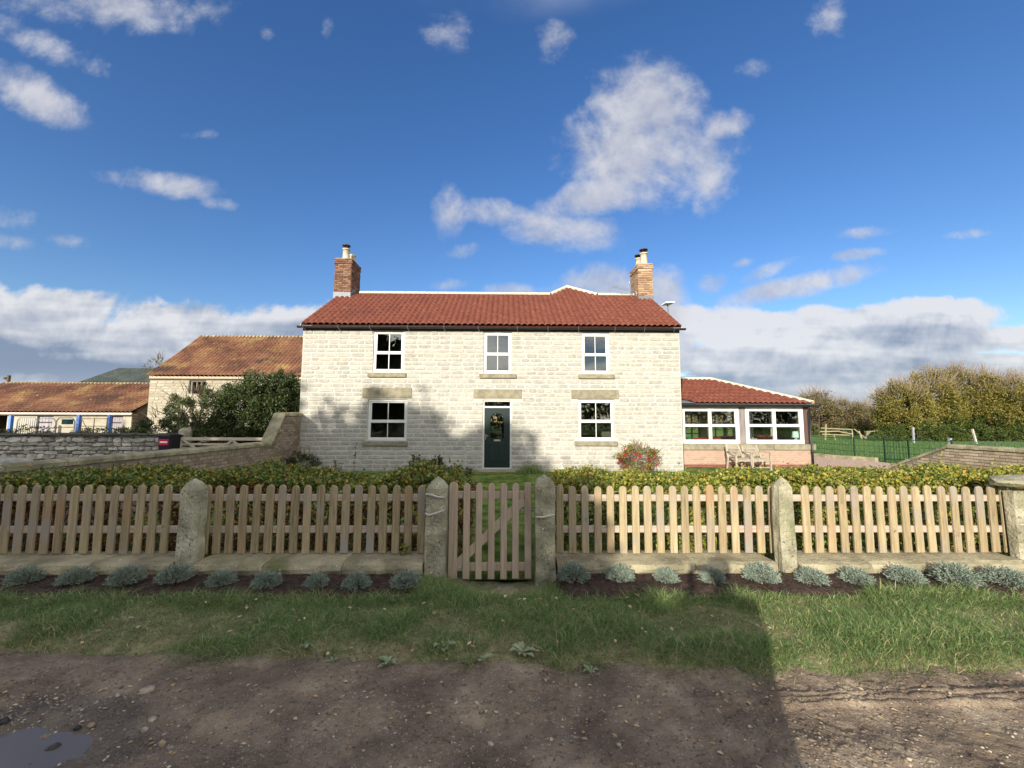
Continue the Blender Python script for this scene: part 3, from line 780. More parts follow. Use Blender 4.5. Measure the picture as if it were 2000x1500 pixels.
def wall_with_holes(mb, x0, x1, z0, z1, y0, y1, hs):
    xs = sorted({x0, x1, *[h[0] for h in hs], *[h[1] for h in hs]})
    zs = sorted({z0, z1, *[h[2] for h in hs], *[h[3] for h in hs]})
    xs = [v for v in xs if x0 <= v <= x1]; zs = [v for v in zs if z0 <= v <= z1]
    solid = {}
    for i in range(len(xs) - 1):
        for j in range(len(zs) - 1):
            cx, cz = (xs[i] + xs[i + 1]) / 2, (zs[j] + zs[j + 1]) / 2
            solid[i, j] = not any(h[0] < cx < h[1] and h[2] < cz < h[3] for h in hs)
    P = lambda x, y, z: (x, y, z)
    for (i, j), s_ in solid.items():
        if not s_: continue
        a, b, c_, d = xs[i], xs[i + 1], zs[j], zs[j + 1]
        mb.add([P(a, y0, c_), P(b, y0, c_), P(b, y0, d), P(a, y0, d)], [(0, 1, 2, 3)])
        mb.add([P(a, y1, c_), P(b, y1, c_), P(b, y1, d), P(a, y1, d)], [(3, 2, 1, 0)])
        for di, dj, q in ((-1, 0, [(a, c_), (a, d)]), (1, 0, [(b, c_), (b, d)]), (0, -1, [(a, c_), (b, c_)]), (0, 1, [(a, d), (b, d)])):
            if not solid.get((i + di, j + dj), False):
                (xa, za), (xb, zb) = q
                mb.add([P(xa, y0, za), P(xb, y0, zb), P(xb, y1, zb), P(xa, y1, za)], [(0, 1, 2, 3)])

RIDGE_Y, RIDGE_Z = 16.7, 6.93
TY0 = HY - .15                                  # lower edge of the tiles
TZ0 = 4.90
SL = math.atan2(RIDGE_Z - TZ0, RIDGE_Y - TY0)
mb = MB(); wall_with_holes(mb, HX0, HX1, -.2, EZ, HY, HY + .35, holes)
# gable ends and back wall
for xa, xb in ((HX0, HX0 + .35), (HX1 - .35, HX1)):
    mb.prism([(HY + .35, -.2), (HB, -.2), (HB, EZ), (RIDGE_Y, RIDGE_Z - .12), (HY + .35, EZ + .12)], xa, xb, 'x')
mb.box(HX0 + .35, HX1 - .35, HB - .35, HB, -.2, EZ)
front_wall = mb.build('wall', MT['mortar'], house)
mb = MB(); mb.box(HX0 + .4, HX1 - .4, HY + .4, HB - .4, 2.42, 2.5); mb.box(HX0 + .4, HX1 - .4, HY + .4, HB - .4, -.05, .04)
mb.build('interior_floor', MT['floor_dark'], house)
mb = MB(); mb.box(HX0 + .4, HX1 - .4, HY + 3.2, HY + 3.3, .05, 2.4); mb.box(HX0 + .4, HX1 - .4, HY + 3.2, HY + 3.3, 2.52, 4.78)
for px in (868, 1062):
    X = at(px, 700, HY).x; mb.box(X, X + .1, HY + .4, HY + 3.18, .05, 2.4); mb.box(X, X + .1, HY + .4, HY + 3.18, 2.52, 4.78)
mb.build('interior_wall', MT['dark_room'], house)

# dressed stones of the front wall
def stone_mesh(seed):
    r_ = random.Random(seed); cx, cz = .16, .30
    out = []
    for sx, sz in ((-1, -1), (1, -1), (1, 1), (-1, 1)):
        a = (sx * (.5 - cx * r_.uniform(.4, 1.3)), sz * .5 * r_.uniform(.84, 1.0)); b = (sx * .5 * r_.uniform(.95, 1.0), sz * (.5 - cz * r_.uniform(.5, 1.3)))
        out += [a, b] if sx * sz < 0 else [b, a]
    pts = sorted(out, key=lambda p: math.atan2(p[1] * 2, p[0]))
    V = []
    for y, s_x, s_z in ((.5, 1.03, 1.06), (-.12, 1.0, 1.0), (-.5, .93, .80)):
        for (x, z) in pts:
            V.append((x * s_x, y + (r_.uniform(-.12, .12) if y == -.5 else 0), z * s_z))
    n = len(pts); F = []
    for q in range(2):
        for k in range(n):
            F.append((q * n + k, q * n + (k + 1) % n, (q + 1) * n + (k + 1) % n, (q + 1) * n + k))
    F.append(tuple(2 * n + k for k in range(n)))
    return V, F

STONES = [stone_mesh(i) for i in range(14)]
def shared_meshes(protos, name):
    res = []
    for V, F in protos:
        me = bpy.data.meshes.new(name); me.from_pydata(V, [], F); me.update(); res.append(me)
    return res

def free_spans(x0, x1, z0, z1, blocks):
    spans = [(x0, x1)]
    for b in blocks:
        if b[3] <= z0 + .012 or b[2] >= z1 - .012: continue
        nxt = []
        for s_, e in spans:
            if b[1] <= s_ or b[0] >= e: nxt.append((s_, e)); continue
            if b[0] - s_ > .05: nxt.append((s_, b[0]))
            if e - b[1] > .05: nxt.append((b[1], e))
        spans = nxt
    return spans

def lay_courses(x0, x1, z0, z1, hmean, hvar, lmean, lvar, gap, blocks=(), gv=None):
    "rectangles (x, z, w, h) of stones laid in courses"
    out = []; z = z0
    while z < z1 - .04:
        h = hmean * random.uniform(1 - hvar, 1 + hvar)
        if z + h > z1 - .03: h = z1 - z
        for s_, e in free_spans(x0, x1, z, z + h, blocks):
            x = s_
            while x < e - 1e-3:
                l_ = lmean * random.uniform(1 - lvar, 1 + lvar)
                if e - x - l_ < lmean * .45: l_ = e - x
                if l_ > gap * 1.6 and h > (gv or gap) * 1.4:
                    out.append((x + l_ / 2, z + h / 2, l_ - gap * random.uniform(.6, 1.3), h - (gv or gap) * random.uniform(.6, 1.3)))
                x += l_
        z += h
    return out

def place_pieces(parent, name, rects, protos, mat, depth, frame, limit=300, stuff_name=None, proud=.5, key=None):
    """frame(x, z) -> (world point on the face, rotation about Z). The 300 largest become parts, the rest one stuff part."""
    meshes = shared_meshes(protos, name)
    for m_ in meshes: m_.materials.append(mat)
    order = sorted(range(len(rects)), key=key or (lambda i: -rects[i][2] * rects[i][3]))
    big = set(order[:limit])
    V2, F2 = [], []
    for i, (x, z, w, h) in enumerate(rects):
        p, rot = frame(x, z)
        k = random.randrange(len(protos)); fl = random.choice((-1, 1)); d = depth * random.uniform(.8, 1.2)
        tilt = random.uniform(-.02, .02)
        if i in big:
            o = bpy.data.objects.new(name, meshes[k])
            put(o, parent, p); o.rotation_euler = (0, tilt, rot); o.scale = (w, d, h)
        else:
            c_, s_ = math.cos(rot), math.sin(rot); b = len(V2)
            for (vx, vy, vz) in protos[k][0]:
                X, Y, Z = vx * w, vy * d, vz * h
                V2.append((p[0] + X * c_ - Y * s_, p[1] + X * s_ + Y * c_, p[2] + Z))
            F2 += [tuple(q + b for q in f) for f in protos[k][1]]
    if V2:
        mb_ = MB(); mb_.v, mb_.f = V2, F2
        o = mb_.build(stuff_name or name + '_courses', mat, parent)
        tag(o, kind='stuff')

blocks = [tuple(r) for r in SILL + LINT] + [(w[0], w[1], w[2], w[3]) for w in WIN] + [tuple(DOOR), (DOOR[0] - .1, DOOR[1] + .1, -.2, .06)]
st = lay_courses(HX0 + .005, HX1 - .005, -.02, EZ - .03, .147, .12, .36, .42, .026, blocks, .024)
place_pieces(house, 'stone', st, STONES, MT['stone'], .034, lambda x, z: ((x, HY + .004, z), 0.0))

for r in SILL:
    mb = MB(); mb.cbox(r[0], r[1], HY - .07, HY + .10, r[2], r[3], .012, .004); mb.build('window_sill', MT['sandstone'], house)
for r in LINT:
    mb = MB(); mb.cbox(r[0], r[1], HY - .028, HY + .2, r[2] + .004, r[3], .010, .004); mb.build('lintel', MT['sandstone'], house)

def make_window(parent, r, y, split=.47, cols_=2, name='window', bar=True, glass=None, fw=.062, rail=None):
    x0, x1, z0, z1 = r; x0 += .004; x1 -= .004; z0 += .004; z1 -= .004
    mb = MB(); d0, d1 = y, y + .09
    mb.cbox(x0, x0 + fw, d0, d1, z0, z1); mb.cbox(x1 - fw, x1, d0, d1, z0, z1)
    mb.cbox(x0 + fw, x1 - fw, d0, d1, z1 - fw, z1); mb.cbox(x0 + fw, x1 - fw, d0 - .012, d1, z0, z0 + fw * 1.15)
    w = mb.build(name, MT['pvc'], parent)
    zm = z0 + (z1 - z0) * split
    xi0, xi1 = x0 + fw, x1 - fw
    for (za, zb, dy, sw) in ((zm, z1 - fw, .022, .045), (z0 + fw * 1.15, zm, .006, .03)):
        mb = MB(); e0, e1 = y + dy, y + dy + .05
        mb.cbox(xi0, xi0 + sw, e0, e1, za, zb, .004); mb.cbox(xi1 - sw, xi1, e0, e1, za, zb, .004)
        tb = .055 if za != zm else .045; bb = .06 if za == zm else .03
        mb.cbox(xi0 + sw, xi1 - sw, e0, e1, zb - (.045 if za == zm else .05), zb, .004); mb.cbox(xi0 + sw, xi1 - sw, e0, e1, za, za + (.05 if za == zm else .032), .004)
        mb.build('sash', MT['pvc'], w)
        ga, gb = za + (.05 if za == zm else .032), zb - (.045 if za == zm else .05)
        n_ = cols_
        wid = (xi1 - xi0 - 2 * sw) / n_
        for k in range(n_):
            gx0 = xi0 + sw + wid * k
            mb = MB(); mb.box(gx0 + .002, gx0 + wid - .002, e0 + .024, e0 + .030, ga, gb); mb.build('pane', glass or MT['glass'], w)
            if k:
                mb = MB(); mb.box(gx0 - .011, gx0 + .011, e0 + .012, e0 + .04, ga, gb); mb.build('glazing_bar', MT['pvc'], w)
    mb = MB(); mb.cbox((x0 + x1) / 2 - .12, (x0 + x1) / 2 + .12, y - .012, y - .0005, z1 - fw * .75, z1 - fw * .35, .003); mb.build('trickle_vent', MT['white'], w)
    return w
for i, r in enumerate(WIN):
    make_window(house, r, HY + .045)
# rolled blind-free dark rooms behind; a curtain pair gives the upstairs centre window some depth

# front door
x0, x1, z0, z1 = DOOR
mb = MB(); f = .055; y = HY + .05
mb.cbox(x0, x0 + f, y, y + .1, z0 + .01, z1 - .004); mb.cbox(x1 - f, x1, y, y + .1, z0 + .01, z1 - .004); mb.cbox(x0 + f, x1 - f, y, y + .1, z1 - f, z1 - .004)
zf = at(970, 795, HY).z
mb.cbox(x0 + f, x1 - f, y, y + .1, zf - .03, zf + .03); mb.cbox(x0 + f, x1 - f, y - .02, y + .1, z0 + .01, z0 + .045)
door = mb.build('front_door', MT['pvc'], house)
mb = MB(); mb.box(x0 + f, x1 - f, y + .04, y + .046, zf + .03, z1 - f); mb.build('fanlight', MT['glass'], door)
lx0, lx1, lz0, lz1 = x0 + f + .006, x1 - f - .006, z0 + .05, zf - .034
lw, lh = lx1 - lx0, lz1 - lz0; cx = (lx0 + lx1) / 2
aw = lw * .27; az0 = lz0 + lh * .49; azs = lz0 + lh * .80
arch = [(cx - aw, az0), (cx + aw, az0)] + [(cx + aw * math.cos(a), azs + aw * math.sin(a) * 1.0) for a in np.linspace(0, math.pi, 13)]
# leaf with an arched opening
mb = MB()
outer = [(lx0, az0), (lx1, az0), (lx1, lz1), (lx0, lz1)]
mb.cbox(lx0, lx1, y + .03, y + .075, lz0, az0, .003)
mb.box(lx0, cx - aw, y + .03, y + .075, az0 + .0005, lz1); mb.box(cx + aw, lx1, y + .03, y + .075, az0 + .0005, lz1)
ap = arch[2:]
for (xa, za), (xb, zb) in zip(ap[:-1], ap[1:]):
    mb.add([(xa, y + .03, za), (xb, y + .03, zb), (xb, y + .03, lz1), (xa, y + .03, lz1), (xa, y + .075, za), (xb, y + .075, zb)], [(0, 1, 2, 3), (0, 4, 5, 1)])
mb.build('door_leaf', MT['door'], door)
mb = MB(); mb.tube([(p[0], y + .028, p[1]) for p in arch + [arch[0]]], .011, 6); mb.build('glass_beading', MT['door'], door)
mb = MB(); mb.prism(arch, y + .05, y + .056); mb.build('door_glass', MT['glass'], door)
for sx in (-1, 1):
    pc = cx + sx * lw * .20; pw = lw * .135
    mb = MB(); pz0, pz1 = lz0 + lh * .09, lz0 + lh * .42
    for q in (0, 1):
        g = .018 * q
        mb.cbox(pc - pw + g, pc + pw - g, y + .03 - .008 - .008 * q, y + .031, pz0 + g, pz1 - g, .006)
    mb.build('door_panel', MT['door'], door)
mb = MB(); mb.cbox(lx0 + .03, lx0 + .055, y + .008, y + .03, lz0 + lh * .47, lz0 + lh * .56, .004); mb.tube([(lx0 + .042, y + .012, lz0 + lh * .53), (lx0 + .042, y - .03, lz0 + lh * .53), (lx0 + .13, y - .03, lz0 + lh * .53)], .009, 6)
mb.build('door_handle', MT['chrome'], door)
mb = MB(); mb.tube([(cx, y + .02, lz0 + lh * .455), (cx, y + .0, lz0 + lh * .455)], .02, 8); mb.cbox(cx - .11, cx + .11, y + .018, y + .03, lz0 + lh * .44, lz0 + lh * .47, .003); mb.build('letter_plate', MT['chrome'], door)
mb = MB(); mb.cbox(x0 - .12, x1 + .12, HY - .32, HY - .01, -.06, .075, .015, .006); mb.build('doorstep', MT['coping'], house)

# pantiles -------------------------------------------------------------------
def pantile(w, length, amp=.062, lip=.014, n=10, back=.016):
    V, F = [], []
    for row, (yy_, zo) in enumerate(((length * 1.06, -.004), (0.0, lip), (0.0, lip - back))):
        for k in range(n + 1):
            t = k / n
            V.append(((t - .5) * w * 1.02, yy_, zo + amp * (1 - abs(2 * ((t + .12) % 1.0001) - 1) ** 2.2)))
    for q in range(2):
        for k in range(n):
            a = q * (n + 1) + k; F.append((a, a + 1, a + n + 2, a + n + 1))
    return V, F

def tile_field(parent, ox, ex, ez_fn, origin, slope, cols_, rows_, tw, tl, mat, limit=300, clips=(), inside=None, name='roof_tile', jit=.004, tint=None, stuff='roof_tile_rows'):
    """lay pantiles up a slope whose foot runs along +X from origin (facing -Y). inside(x, s): keep the tile at along x, up-slope s"""
    V0, F0 = pantile(tw, tl)
    me0 = bpy.data.meshes.new(name); me0.from_pydata(V0, [], F0); me0.materials.append(mat)
    me0.polygons.foreach_set('use_smooth', np.ones(len(me0.polygons), dtype=bool)); me0.update()
    c_, s_ = math.cos(slope), math.sin(slope)
    cand = []
    for r_ in range(rows_):
        for k in range(cols_):
            x = (k + .5) * tw; s0 = r_ * tl
            if inside is None or inside(x, s0 + tl * .5): cand.append((x, s0))
    V2, F2 = [], []
    for idx, (x, s0) in enumerate(cand):
        loc = Vector((origin[0] + x + random.uniform(-jit, jit), origin[1] + s0 * c_, origin[2] + s0 * s_ + random.uniform(0, jit)))
        yaw = random.uniform(-.012, .012)
        pts = None
        if clips:
            wpts = [Vector((loc.x + vx, loc.y + vy * c_ - vz * s_, loc.z + vy * s_ + vz * c_)) for vx, vy, vz in V0]
            sides = [[(p - Vector(co)).dot(Vector(no)) for p in wpts] for co, no in clips]
            if any(min(q) > 0 for q in sides): continue
            if any(max(q) > 0 for q in sides):
                bm = bmesh.new(); bv = [bm.verts.new(p) for p in wpts]
                for f in F0: bm.faces.new([bv[i] for i in f])
                for co, no in clips:
                    bmesh.ops.bisect_plane(bm, geom=bm.verts[:] + bm.edges[:] + bm.faces[:], plane_co=co, plane_no=no, clear_outer=True)
                bm.verts.index_update()
                pts = ([v.co[:] for v in bm.verts], [tuple(v.index for v in f.verts) for f in bm.faces]); bm.free()
                if not pts[1]: continue
        if idx < limit:
            if pts:
                mb_ = MB(); mb_.add(*pts); mb_.build(name, mat, parent, True)
            else:
                o = bpy.data.objects.new(name, me0); put(o, parent, loc); o.rotation_euler = (slope, 0, yaw)
        else:
            b = len(V2)
            if pts: V2 += pts[0]; F2 += [tuple(q + b for q in f) for f in pts[1]]
            else:
                for vx, vy, vz in V0: V2.append((loc.x + vx, loc.y + vy * c_ - vz * s_, loc.z + vy * s_ + vz * c_))
                F2 += [tuple(q + b for q in f) for f in F0]
    if V2:
        V2 = np.array(V2); me = bpy.data.meshes.new(stuff); me.from_pydata((V2 - V2[0]).tolist(), [], F2)
        me.polygons.foreach_set('use_smooth', np.ones(len(me.polygons), dtype=bool)); me.update()
        tag(obj(stuff, me, mat, parent, V2[0]), kind='stuff')

RX0, RX1 = HX0 - .03, HX1 + .03
NCOL = 64; TW = (RX1 - RX0) / NCOL
SLEN = math.hypot(RIDGE_Y - TY0, RIDGE_Z - TZ0)
NROW = 12; TL = SLEN / NROW
PK = at(1107, 557, 17.75)                        # apex of the rear wing's hip
gl = at(1074, 573, RIDGE_Y).x; gr = at(1167, 573, RIDGE_Y).x
PEAK = Vector((PK.x, PK.y, TZ0 + math.tan(SL) * (PK.y - TY0)))
extra = int(math.ceil((math.hypot(PEAK.y - TY0, PEAK.z - TZ0) - SLEN) / TL)) + 1
def keep_tile(x, s_):
    if s_ < SLEN: return True
    X = RX0 + x
    return gl - .3 < X < gr + .3
# above the ridge only the triangle of the rear wing remains
pl = (Vector((gl, RIDGE_Y, RIDGE_Z)), PEAK); pr = (Vector((gr, RIDGE_Y, RIDGE_Z)), PEAK)
up_n = Vector((0, -math.sin(SL), math.cos(SL)))
def side_plane(a, b, sign):
    d = (b - a).normalized(); nrm = d.cross(up_n) * sign
    return (tuple(a), tuple(nrm))
cl_l, cl_r = side_plane(*pl, -1), side_plane(*pr, 1)
if (Vector((PEAK.x, RIDGE_Y, RIDGE_Z)) - Vector(cl_l[0])).dot(Vector(cl_l[1])) > 0: cl_l = (cl_l[0], tuple(-Vector(cl_l[1])))
if (Vector((PEAK.x, RIDGE_Y, RIDGE_Z)) - Vector(cl_r[0])).dot(Vector(cl_r[1])) > 0: cl_r = (cl_r[0], tuple(-Vector(cl_r[1])))
tile_field(house, 0, 0, 0, (RX0, TY0, TZ0), SL, NCOL, NROW, TW, TL, MT['tile'])
tile_field(house, 0, 0, 0, (RX0, TY0 + SLEN * math.cos(SL), TZ0 + SLEN * math.sin(SL)), SL, NCOL, extra, TW, TL, MT['tile'], limit=0, clips=(cl_l, cl_r),
           inside=lambda x, s_: gl - .3 < RX0 + x < gr + .3, stuff='hip_tiles')
# roof decks below the tiles, back slope and rear wing
off = .03
mb = MB()
mb.add([(RX0 + .02, TY0 + .05, TZ0 - off), (RX1 - .02, TY0 + .05, TZ0 - off), (RX1 - .02, RIDGE_Y, RIDGE_Z - off - .02), (RX0 + .02, RIDGE_Y, RIDGE_Z - off - .02),
        (RX0 + .02, HB + .15, TZ0 - off), (RX1 - .02, HB + .15, TZ0 - off)], [(0, 1, 2, 3), (3, 2, 5, 4)])
wz = PEAK.z - .03; wy = HB + 5
wl, wr = PEAK.x - 3.1, PEAK.x + 3.1; we = wz - 3.1 * math.tan(R(37))
mb.add([(PEAK.x, PEAK.y, wz), (PEAK.x, wy, wz), (wl, wy, we), (wl, HB - .1, we), (wr, wy, we), (wr, HB - .1, we), (gl, RIDGE_Y, RIDGE_Z - .05), (gr, RIDGE_Y, RIDGE_Z - .05)],
       [(0, 1, 2, 3), (0, 5, 4, 1), (0, 3, 6), (0, 7, 5), (0, 6, 7)])
mb.build('roof_deck', MT['tile'], house)
mb = MB(); mb.box(wl + .2, wr - .2, HB + .003, wy - .2, 0, we - .02); mb.build('rear_wing_wall', MT['mortar'], house)

def ridge_run(parent, a, b, name='ridge_tile', seg=.46, r_=.105, mat=None):
    a, b = Vector(a), Vector(b); n_ = max(1, round((b - a).length / seg))
    for k in range(n_):
        p, q = a.lerp(b, k / n_), a.lerp(b, (k + .985) / n_)
        d = (q - p).normalized(); side = d.cross(Vector((0, 0, 1))).normalized(); up_ = side.cross(d)
        prof = [(math.cos(t) * r_, math.sin(t) * r_ * 1.0 - .03) for t in np.linspace(-.15, math.pi + .15, 9)]
        prof2 = [(x * .86, z * .86 - .002) for x, z in prof]
        mb_ = MB(); V = []
        for P_ in (p, q):
            for pr_ in (prof, prof2):
                V += [tuple(P_ + side * x + up_ * z) for x, z in pr_]
        F = []
        for i in range(8):
            F += [(i, i + 1, i + 19, i + 18), (i + 9, i + 27, i + 28, i + 10), (i, i + 9, i + 10, i + 1), (i + 18, i + 19, i + 28, i + 27)]
        mb_.add(V, F); mb_.build(name, mat or MT['ridge'], parent)
rz = RIDGE_Z + .045
chl = at(704, 575, RIDGE_Y).x; chr_ = at(1238, 575, RIDGE_Y).x
ridge_run(house, (chl - .02, RIDGE_Y, rz), (gl, RIDGE_Y, rz)); ridge_run(house, (gr, RIDGE_Y, rz), (chr_, RIDGE_Y, rz))
ridge_run(house, (gl, RIDGE_Y, rz), (PEAK.x, PEAK.y, PEAK.z + .05)); ridge_run(house, (gr, RIDGE_Y, rz), (PEAK.x, PEAK.y, PEAK.z + .05))
# gutter, brackets, bargeboards
mb = MB()
gy, gz = TY0 - .03, TZ0 - .075
prof = [(math.cos(t) * .062, math.sin(t) * .062) for t in np.linspace(math.pi, 2 * math.pi, 9)]
prof = prof + [(x * .88, z * .88) for x, z in reversed(prof)]
mb.prism([(gy + a, gz + b) for a, b in prof], RX0 - .07, RX1 + .1, 'x')
mb.build('gutter', MT['black'], house)
for xe in (RX0 - .075, RX1 + .105):
    mb = MB(); mb.prism([(gy + math.cos(t) * .066, gz + math.sin(t) * .066 + .003) for t in np.linspace(math.pi, 2 * math.pi, 9)], xe - .008, xe + .008, 'x'); mb.build('gutter_end', MT['black'], house)
mb = MB(); mb.box(HX0 + .002, HX1 - .002, HY - .045, HY - .012, EZ - .09, EZ + .06); mb.build('soffit_board', plain('dark brown eaves board', srgb(62, 50, 44), .7, .2), house)
for px in (592, 660, 722, 796, 867, 934, 1010, 1070, 1130, 1201, 1259, 1317):
    X = at(px, 640, HY - .2).x
    mb = MB()
    mb.tube([(X, gy - .064, gz + .02), (X, gy - .05, gz - .045), (X + .005, gy + .0, gz - .068), (X + .02, gy + .06, gz - .09), (X + .04, HY - .02, gz - .16), (X + .045, HY - .018, gz - .19)], .006, 5)
    mb.tube([(X, gy - .064, gz + .02), (X, gy - .01, gz + .07), (X, gy + .08, gz + .09)], .006, 5)
    mb.build('gutter_bracket', MT['chrome'], house)
for xs_ in (RX0, RX1):
    mb = MB(); s_ = -1 if xs_ == RX0 else 1
    mb.add([(xs_ + s_ * t, yv, zv) for t in (0, .02) for yv, zv in ((TY0 + .02, TZ0 - .1), (RIDGE_Y, RIDGE_Z - .08), (RIDGE_Y, RIDGE_Z + .03), (TY0 + .02, TZ0 + .02))],
           [(0, 1, 2, 3), (7, 6, 5, 4), (0, 4, 5, 1), (1, 5, 6, 2), (2, 6, 7, 3), (3, 7, 4, 0)])
    mb.build('verge_mortar', MT['mortar'], house)

# chimneys
def brick_rects(x0, x1, z0, z1, h=.075, l_=.225, gap=.012, blocks=()):
    out = []; z = z0; row = 0
    while z + h <= z1 + .01:
        x = x0 - (l_ / 2 if row % 2 else 0)
        for s_, e in free_spans(x0, x1, z, z + h, blocks):
            x = s_ - (l_ / 2 if row % 2 else 0)
            while x < e - .02:
                a, b = max(x, s_), min(x + l_, e)
                if b - a > .04: out.append(((a + b) / 2, z + h / 2, b - a - gap, h - gap))
                x += l_
        z += h; row += 1
    return out

BRK = []
for i in range(4):
    r_ = random.Random(i); c_ = .06
    V = [(sx * .5 * (1 if y > 0 else .975), y, sz * .5 * (1 if y > 0 else .93)) for y in (.5, -.5) for sx, sz in ((-1, -1), (1, -1), (1, 1), (-1, 1))]
    V = [(x + r_.uniform(-.01, .01), y + (r_.uniform(-.15, .15) if y < 0 else 0), z + r_.uniform(-.03, .03)) for x, y, z in V]
    BRK.append((V, [(4, 5, 6, 7), (0, 1, 5, 4), (1, 2, 6, 5), (2, 3, 7, 6), (3, 0, 4, 7)]))

def chimney(x0, x1, y0, y1, ztop, zb, pots, brick_mat, cowl_tall):
    mb = MB(); mb.box(x0 + .01, x1 - .01, y0 + .01, y1 - .01, 5.0, ztop - .01)
    ch = mb.build('chimney', MT['brick_mortar'], house)
    V, F = [], []
    def face(rects, org, rot):
        c_, s_ = math.cos(rot), math.sin(rot)
        for x, z, w, h in rects:
            pv, pf = BRK[random.randrange(4)]; b = len(V)
            for vx, vy, vz in pv:
                X, Y = x + vx * w, vy * .03
                V.append((org[0] + X * c_ - Y * s_, org[1] + X * s_ + Y * c_, z + vz * h))
            F.extend([tuple(q + b for q in f) for f in pf])
    big = (.155, .0)
    face(brick_rects(0, x1 - x0, zb, ztop - .22), (x0, y0), 0); face(brick_rects(0, x1 - x0, zb, ztop - .22), (x1, y1), math.pi)
    face(brick_rects(0, y1 - y0, zb, ztop - .22), (x1, y0), math.pi / 2); face(brick_rects(0, y1 - y0, zb, ztop - .22), (x0, y1), -math.pi / 2)
    g = .02
    face(brick_rects(0, x1 - x0 + 2 * g, ztop - .22, ztop), (x0 - g, y0 - g), 0); face(brick_rects(0, x1 - x0 + 2 * g, ztop - .22, ztop), (x1 + g, y1 + g), math.pi)
    face(brick_rects(0, y1 - y0 + 2 * g, ztop - .22, ztop), (x1 + g, y0 - g), math.pi / 2); face(brick_rects(0, y1 - y0 + 2 * g, ztop - .22, ztop), (x0 - g, y1 + g), -math.pi / 2)
    mb = MB(); mb.v, mb.f = V, F; tag(mb.build('brick_courses', brick_mat, ch), kind='stuff')
    mb = MB(); mb.cbox(x0 - g + .01, x1 + g - .01, y0 - g + .01, y1 + g - .01, ztop - .20, ztop + .02, .01); mb.build('chimney_cap', MT['brick_mortar'], ch)
    mb = MB()
    zf = TZ0 + math.tan(SL) * (y0 - TY0)
    mb.cbox(x0 - .02, x1 + .02, y0 - .03, y0 + .02, zf - .05, zb + .03, .005)
    for xs_ in (x0 - .018, x1 + .002):
        mb.prism([(y0 - .02, zf - .02), (RIDGE_Y, RIDGE_Z), (RIDGE_Y, RIDGE_Z + .22), (y0 - .02, zb + .03)], xs_, xs_ + .016, 'x')
    mb.build('lead_flashing', MT['lead'], ch)
    for (px_, py_, rr, hh, cowl) in pots:
        z = ztop + .02
        mb = MB(); mb.lathe(px_, py_, [(rr * 1.02, z), (rr * .98, z + hh * .1), (rr * .94, z + hh * .9), (rr * 1.12, z + hh * .92), (rr * 1.12, z + hh), (rr * .8, z + hh)], 16)
        mb.build('chimney_pot', MT['ridge'], ch, True)
        if cowl:
            zt = z + hh
            mb = MB(); mb.lathe(px_, py_, [(rr * 1.05, zt - .05), (rr * 1.12, zt + .015), (rr * .9, zt + .03)], 14)
            for k in range(6):
                a = k * math.pi / 3; mb.tube([(px_ + rr * .85 * math.cos(a), py_ + rr * .85 * math.sin(a), zt), (px_ + rr * .85 * math.cos(a), py_ + rr * .85 * math.sin(a), zt + cowl)], .008, 4)
            mb.lathe(px_, py_, [(rr * 1.2, zt + cowl), (rr * 1.22, zt + cowl + .03), (rr * .5, zt + cowl + .075)], 14)
            mb.build('chimney_cowl', cowl_mat, ch)
    return ch
cowl_mat = plain('rusty black cowl', srgb(58, 34, 30), .6, .4)
lc = at(653.5, 540, 16.2), at(685.5, 540, 16.2)
zt = at(670, 504, 16.15).z
p1 = at(676, 490, 16.4); p2 = at(689, 490, 16.95)
chimney(lc[0].x, lc[1].x, 16.2, 17.2, zt, at(668, 572, 16.2).z, [(p1.x, 16.42, .135, .46, .13), (p2.x, 16.98, .125, .44, 0)], MT['brick'], True)
rc = at(1246.5, 540, 16.2), at(1274.5, 540, 16.2)
zt2 = at(1260, 514, 16.15).z
q1 = at(1257.5, 500, 16.4); q2 = at(1247.5, 500, 16.95)
MT['brick2'] = material('pale mottled brick', [(0, srgb(112, 78, 60)), (.35, srgb(146, 118, 92)), (.8, srgb(162, 138, 110)), (1, srgb(120, 84, 66))], scale=9, rnd=.85, bump=.3, bscale=70, bdist=.006)
chimney(rc[0].x, rc[1].x, 16.2, 17.2, zt2, at(1260, 580, 16.2).z, [(q1.x, 16.42, .145, .50, .13), (q2.x, 16.98, .135, .50, .12)], MT['brick2'], True)

# television aerial on the right chimney and flat dish on a pole behind the gable
ax, ay, az = rc[0].x - .02, 16.45, at(1240, 569, 16.4).z
aer = thing('television_aerial', (ax, ay, az), 'silver rod television aerial clamped to the left face of the right chimney', 'aerial')
mb = MB(); b0, b1 = Vector((ax, ay, az)), Vector((ax - 1.0, ay - .25, az + .14)); mb.tube([b0, b1], .012, 5); mb.tube([b0, b0 + Vector((.02, 0, -.35))], .015, 5); mb.build('boom', MT['galv'], aer)
mb = MB()
for k in range(9):
    p = b0.lerp(b1, .38 + .62 * k / 8); mb.tube([p + Vector((.02, -.17, 0)), p + Vector((-.02, .17, .0))], .006, 4)
for k in range(5):
    a = -.6 + .3 * k; p = b0.lerp(b1, .2); mb.tube([p, p + Vector((-.05, -.05, 0)) + Vector((-.1 * abs(math.sin(a)), .25 * math.sin(a), .38 * math.cos(a)))], .006, 4); mb.tube([p, p + Vector((-.1 * abs(math.sin(a)), .25 * math.sin(a), -.3 * math.cos(a)))], .006, 4)
mb.build('rods', MT['chrome'], aer)
dp = at(1304, 594, 17.6)
dish = thing('satellite_dish', (dp.x, 17.6, dp.z - .6), 'flat white satellite dish on a short pole behind the right gable', 'satellite dish')
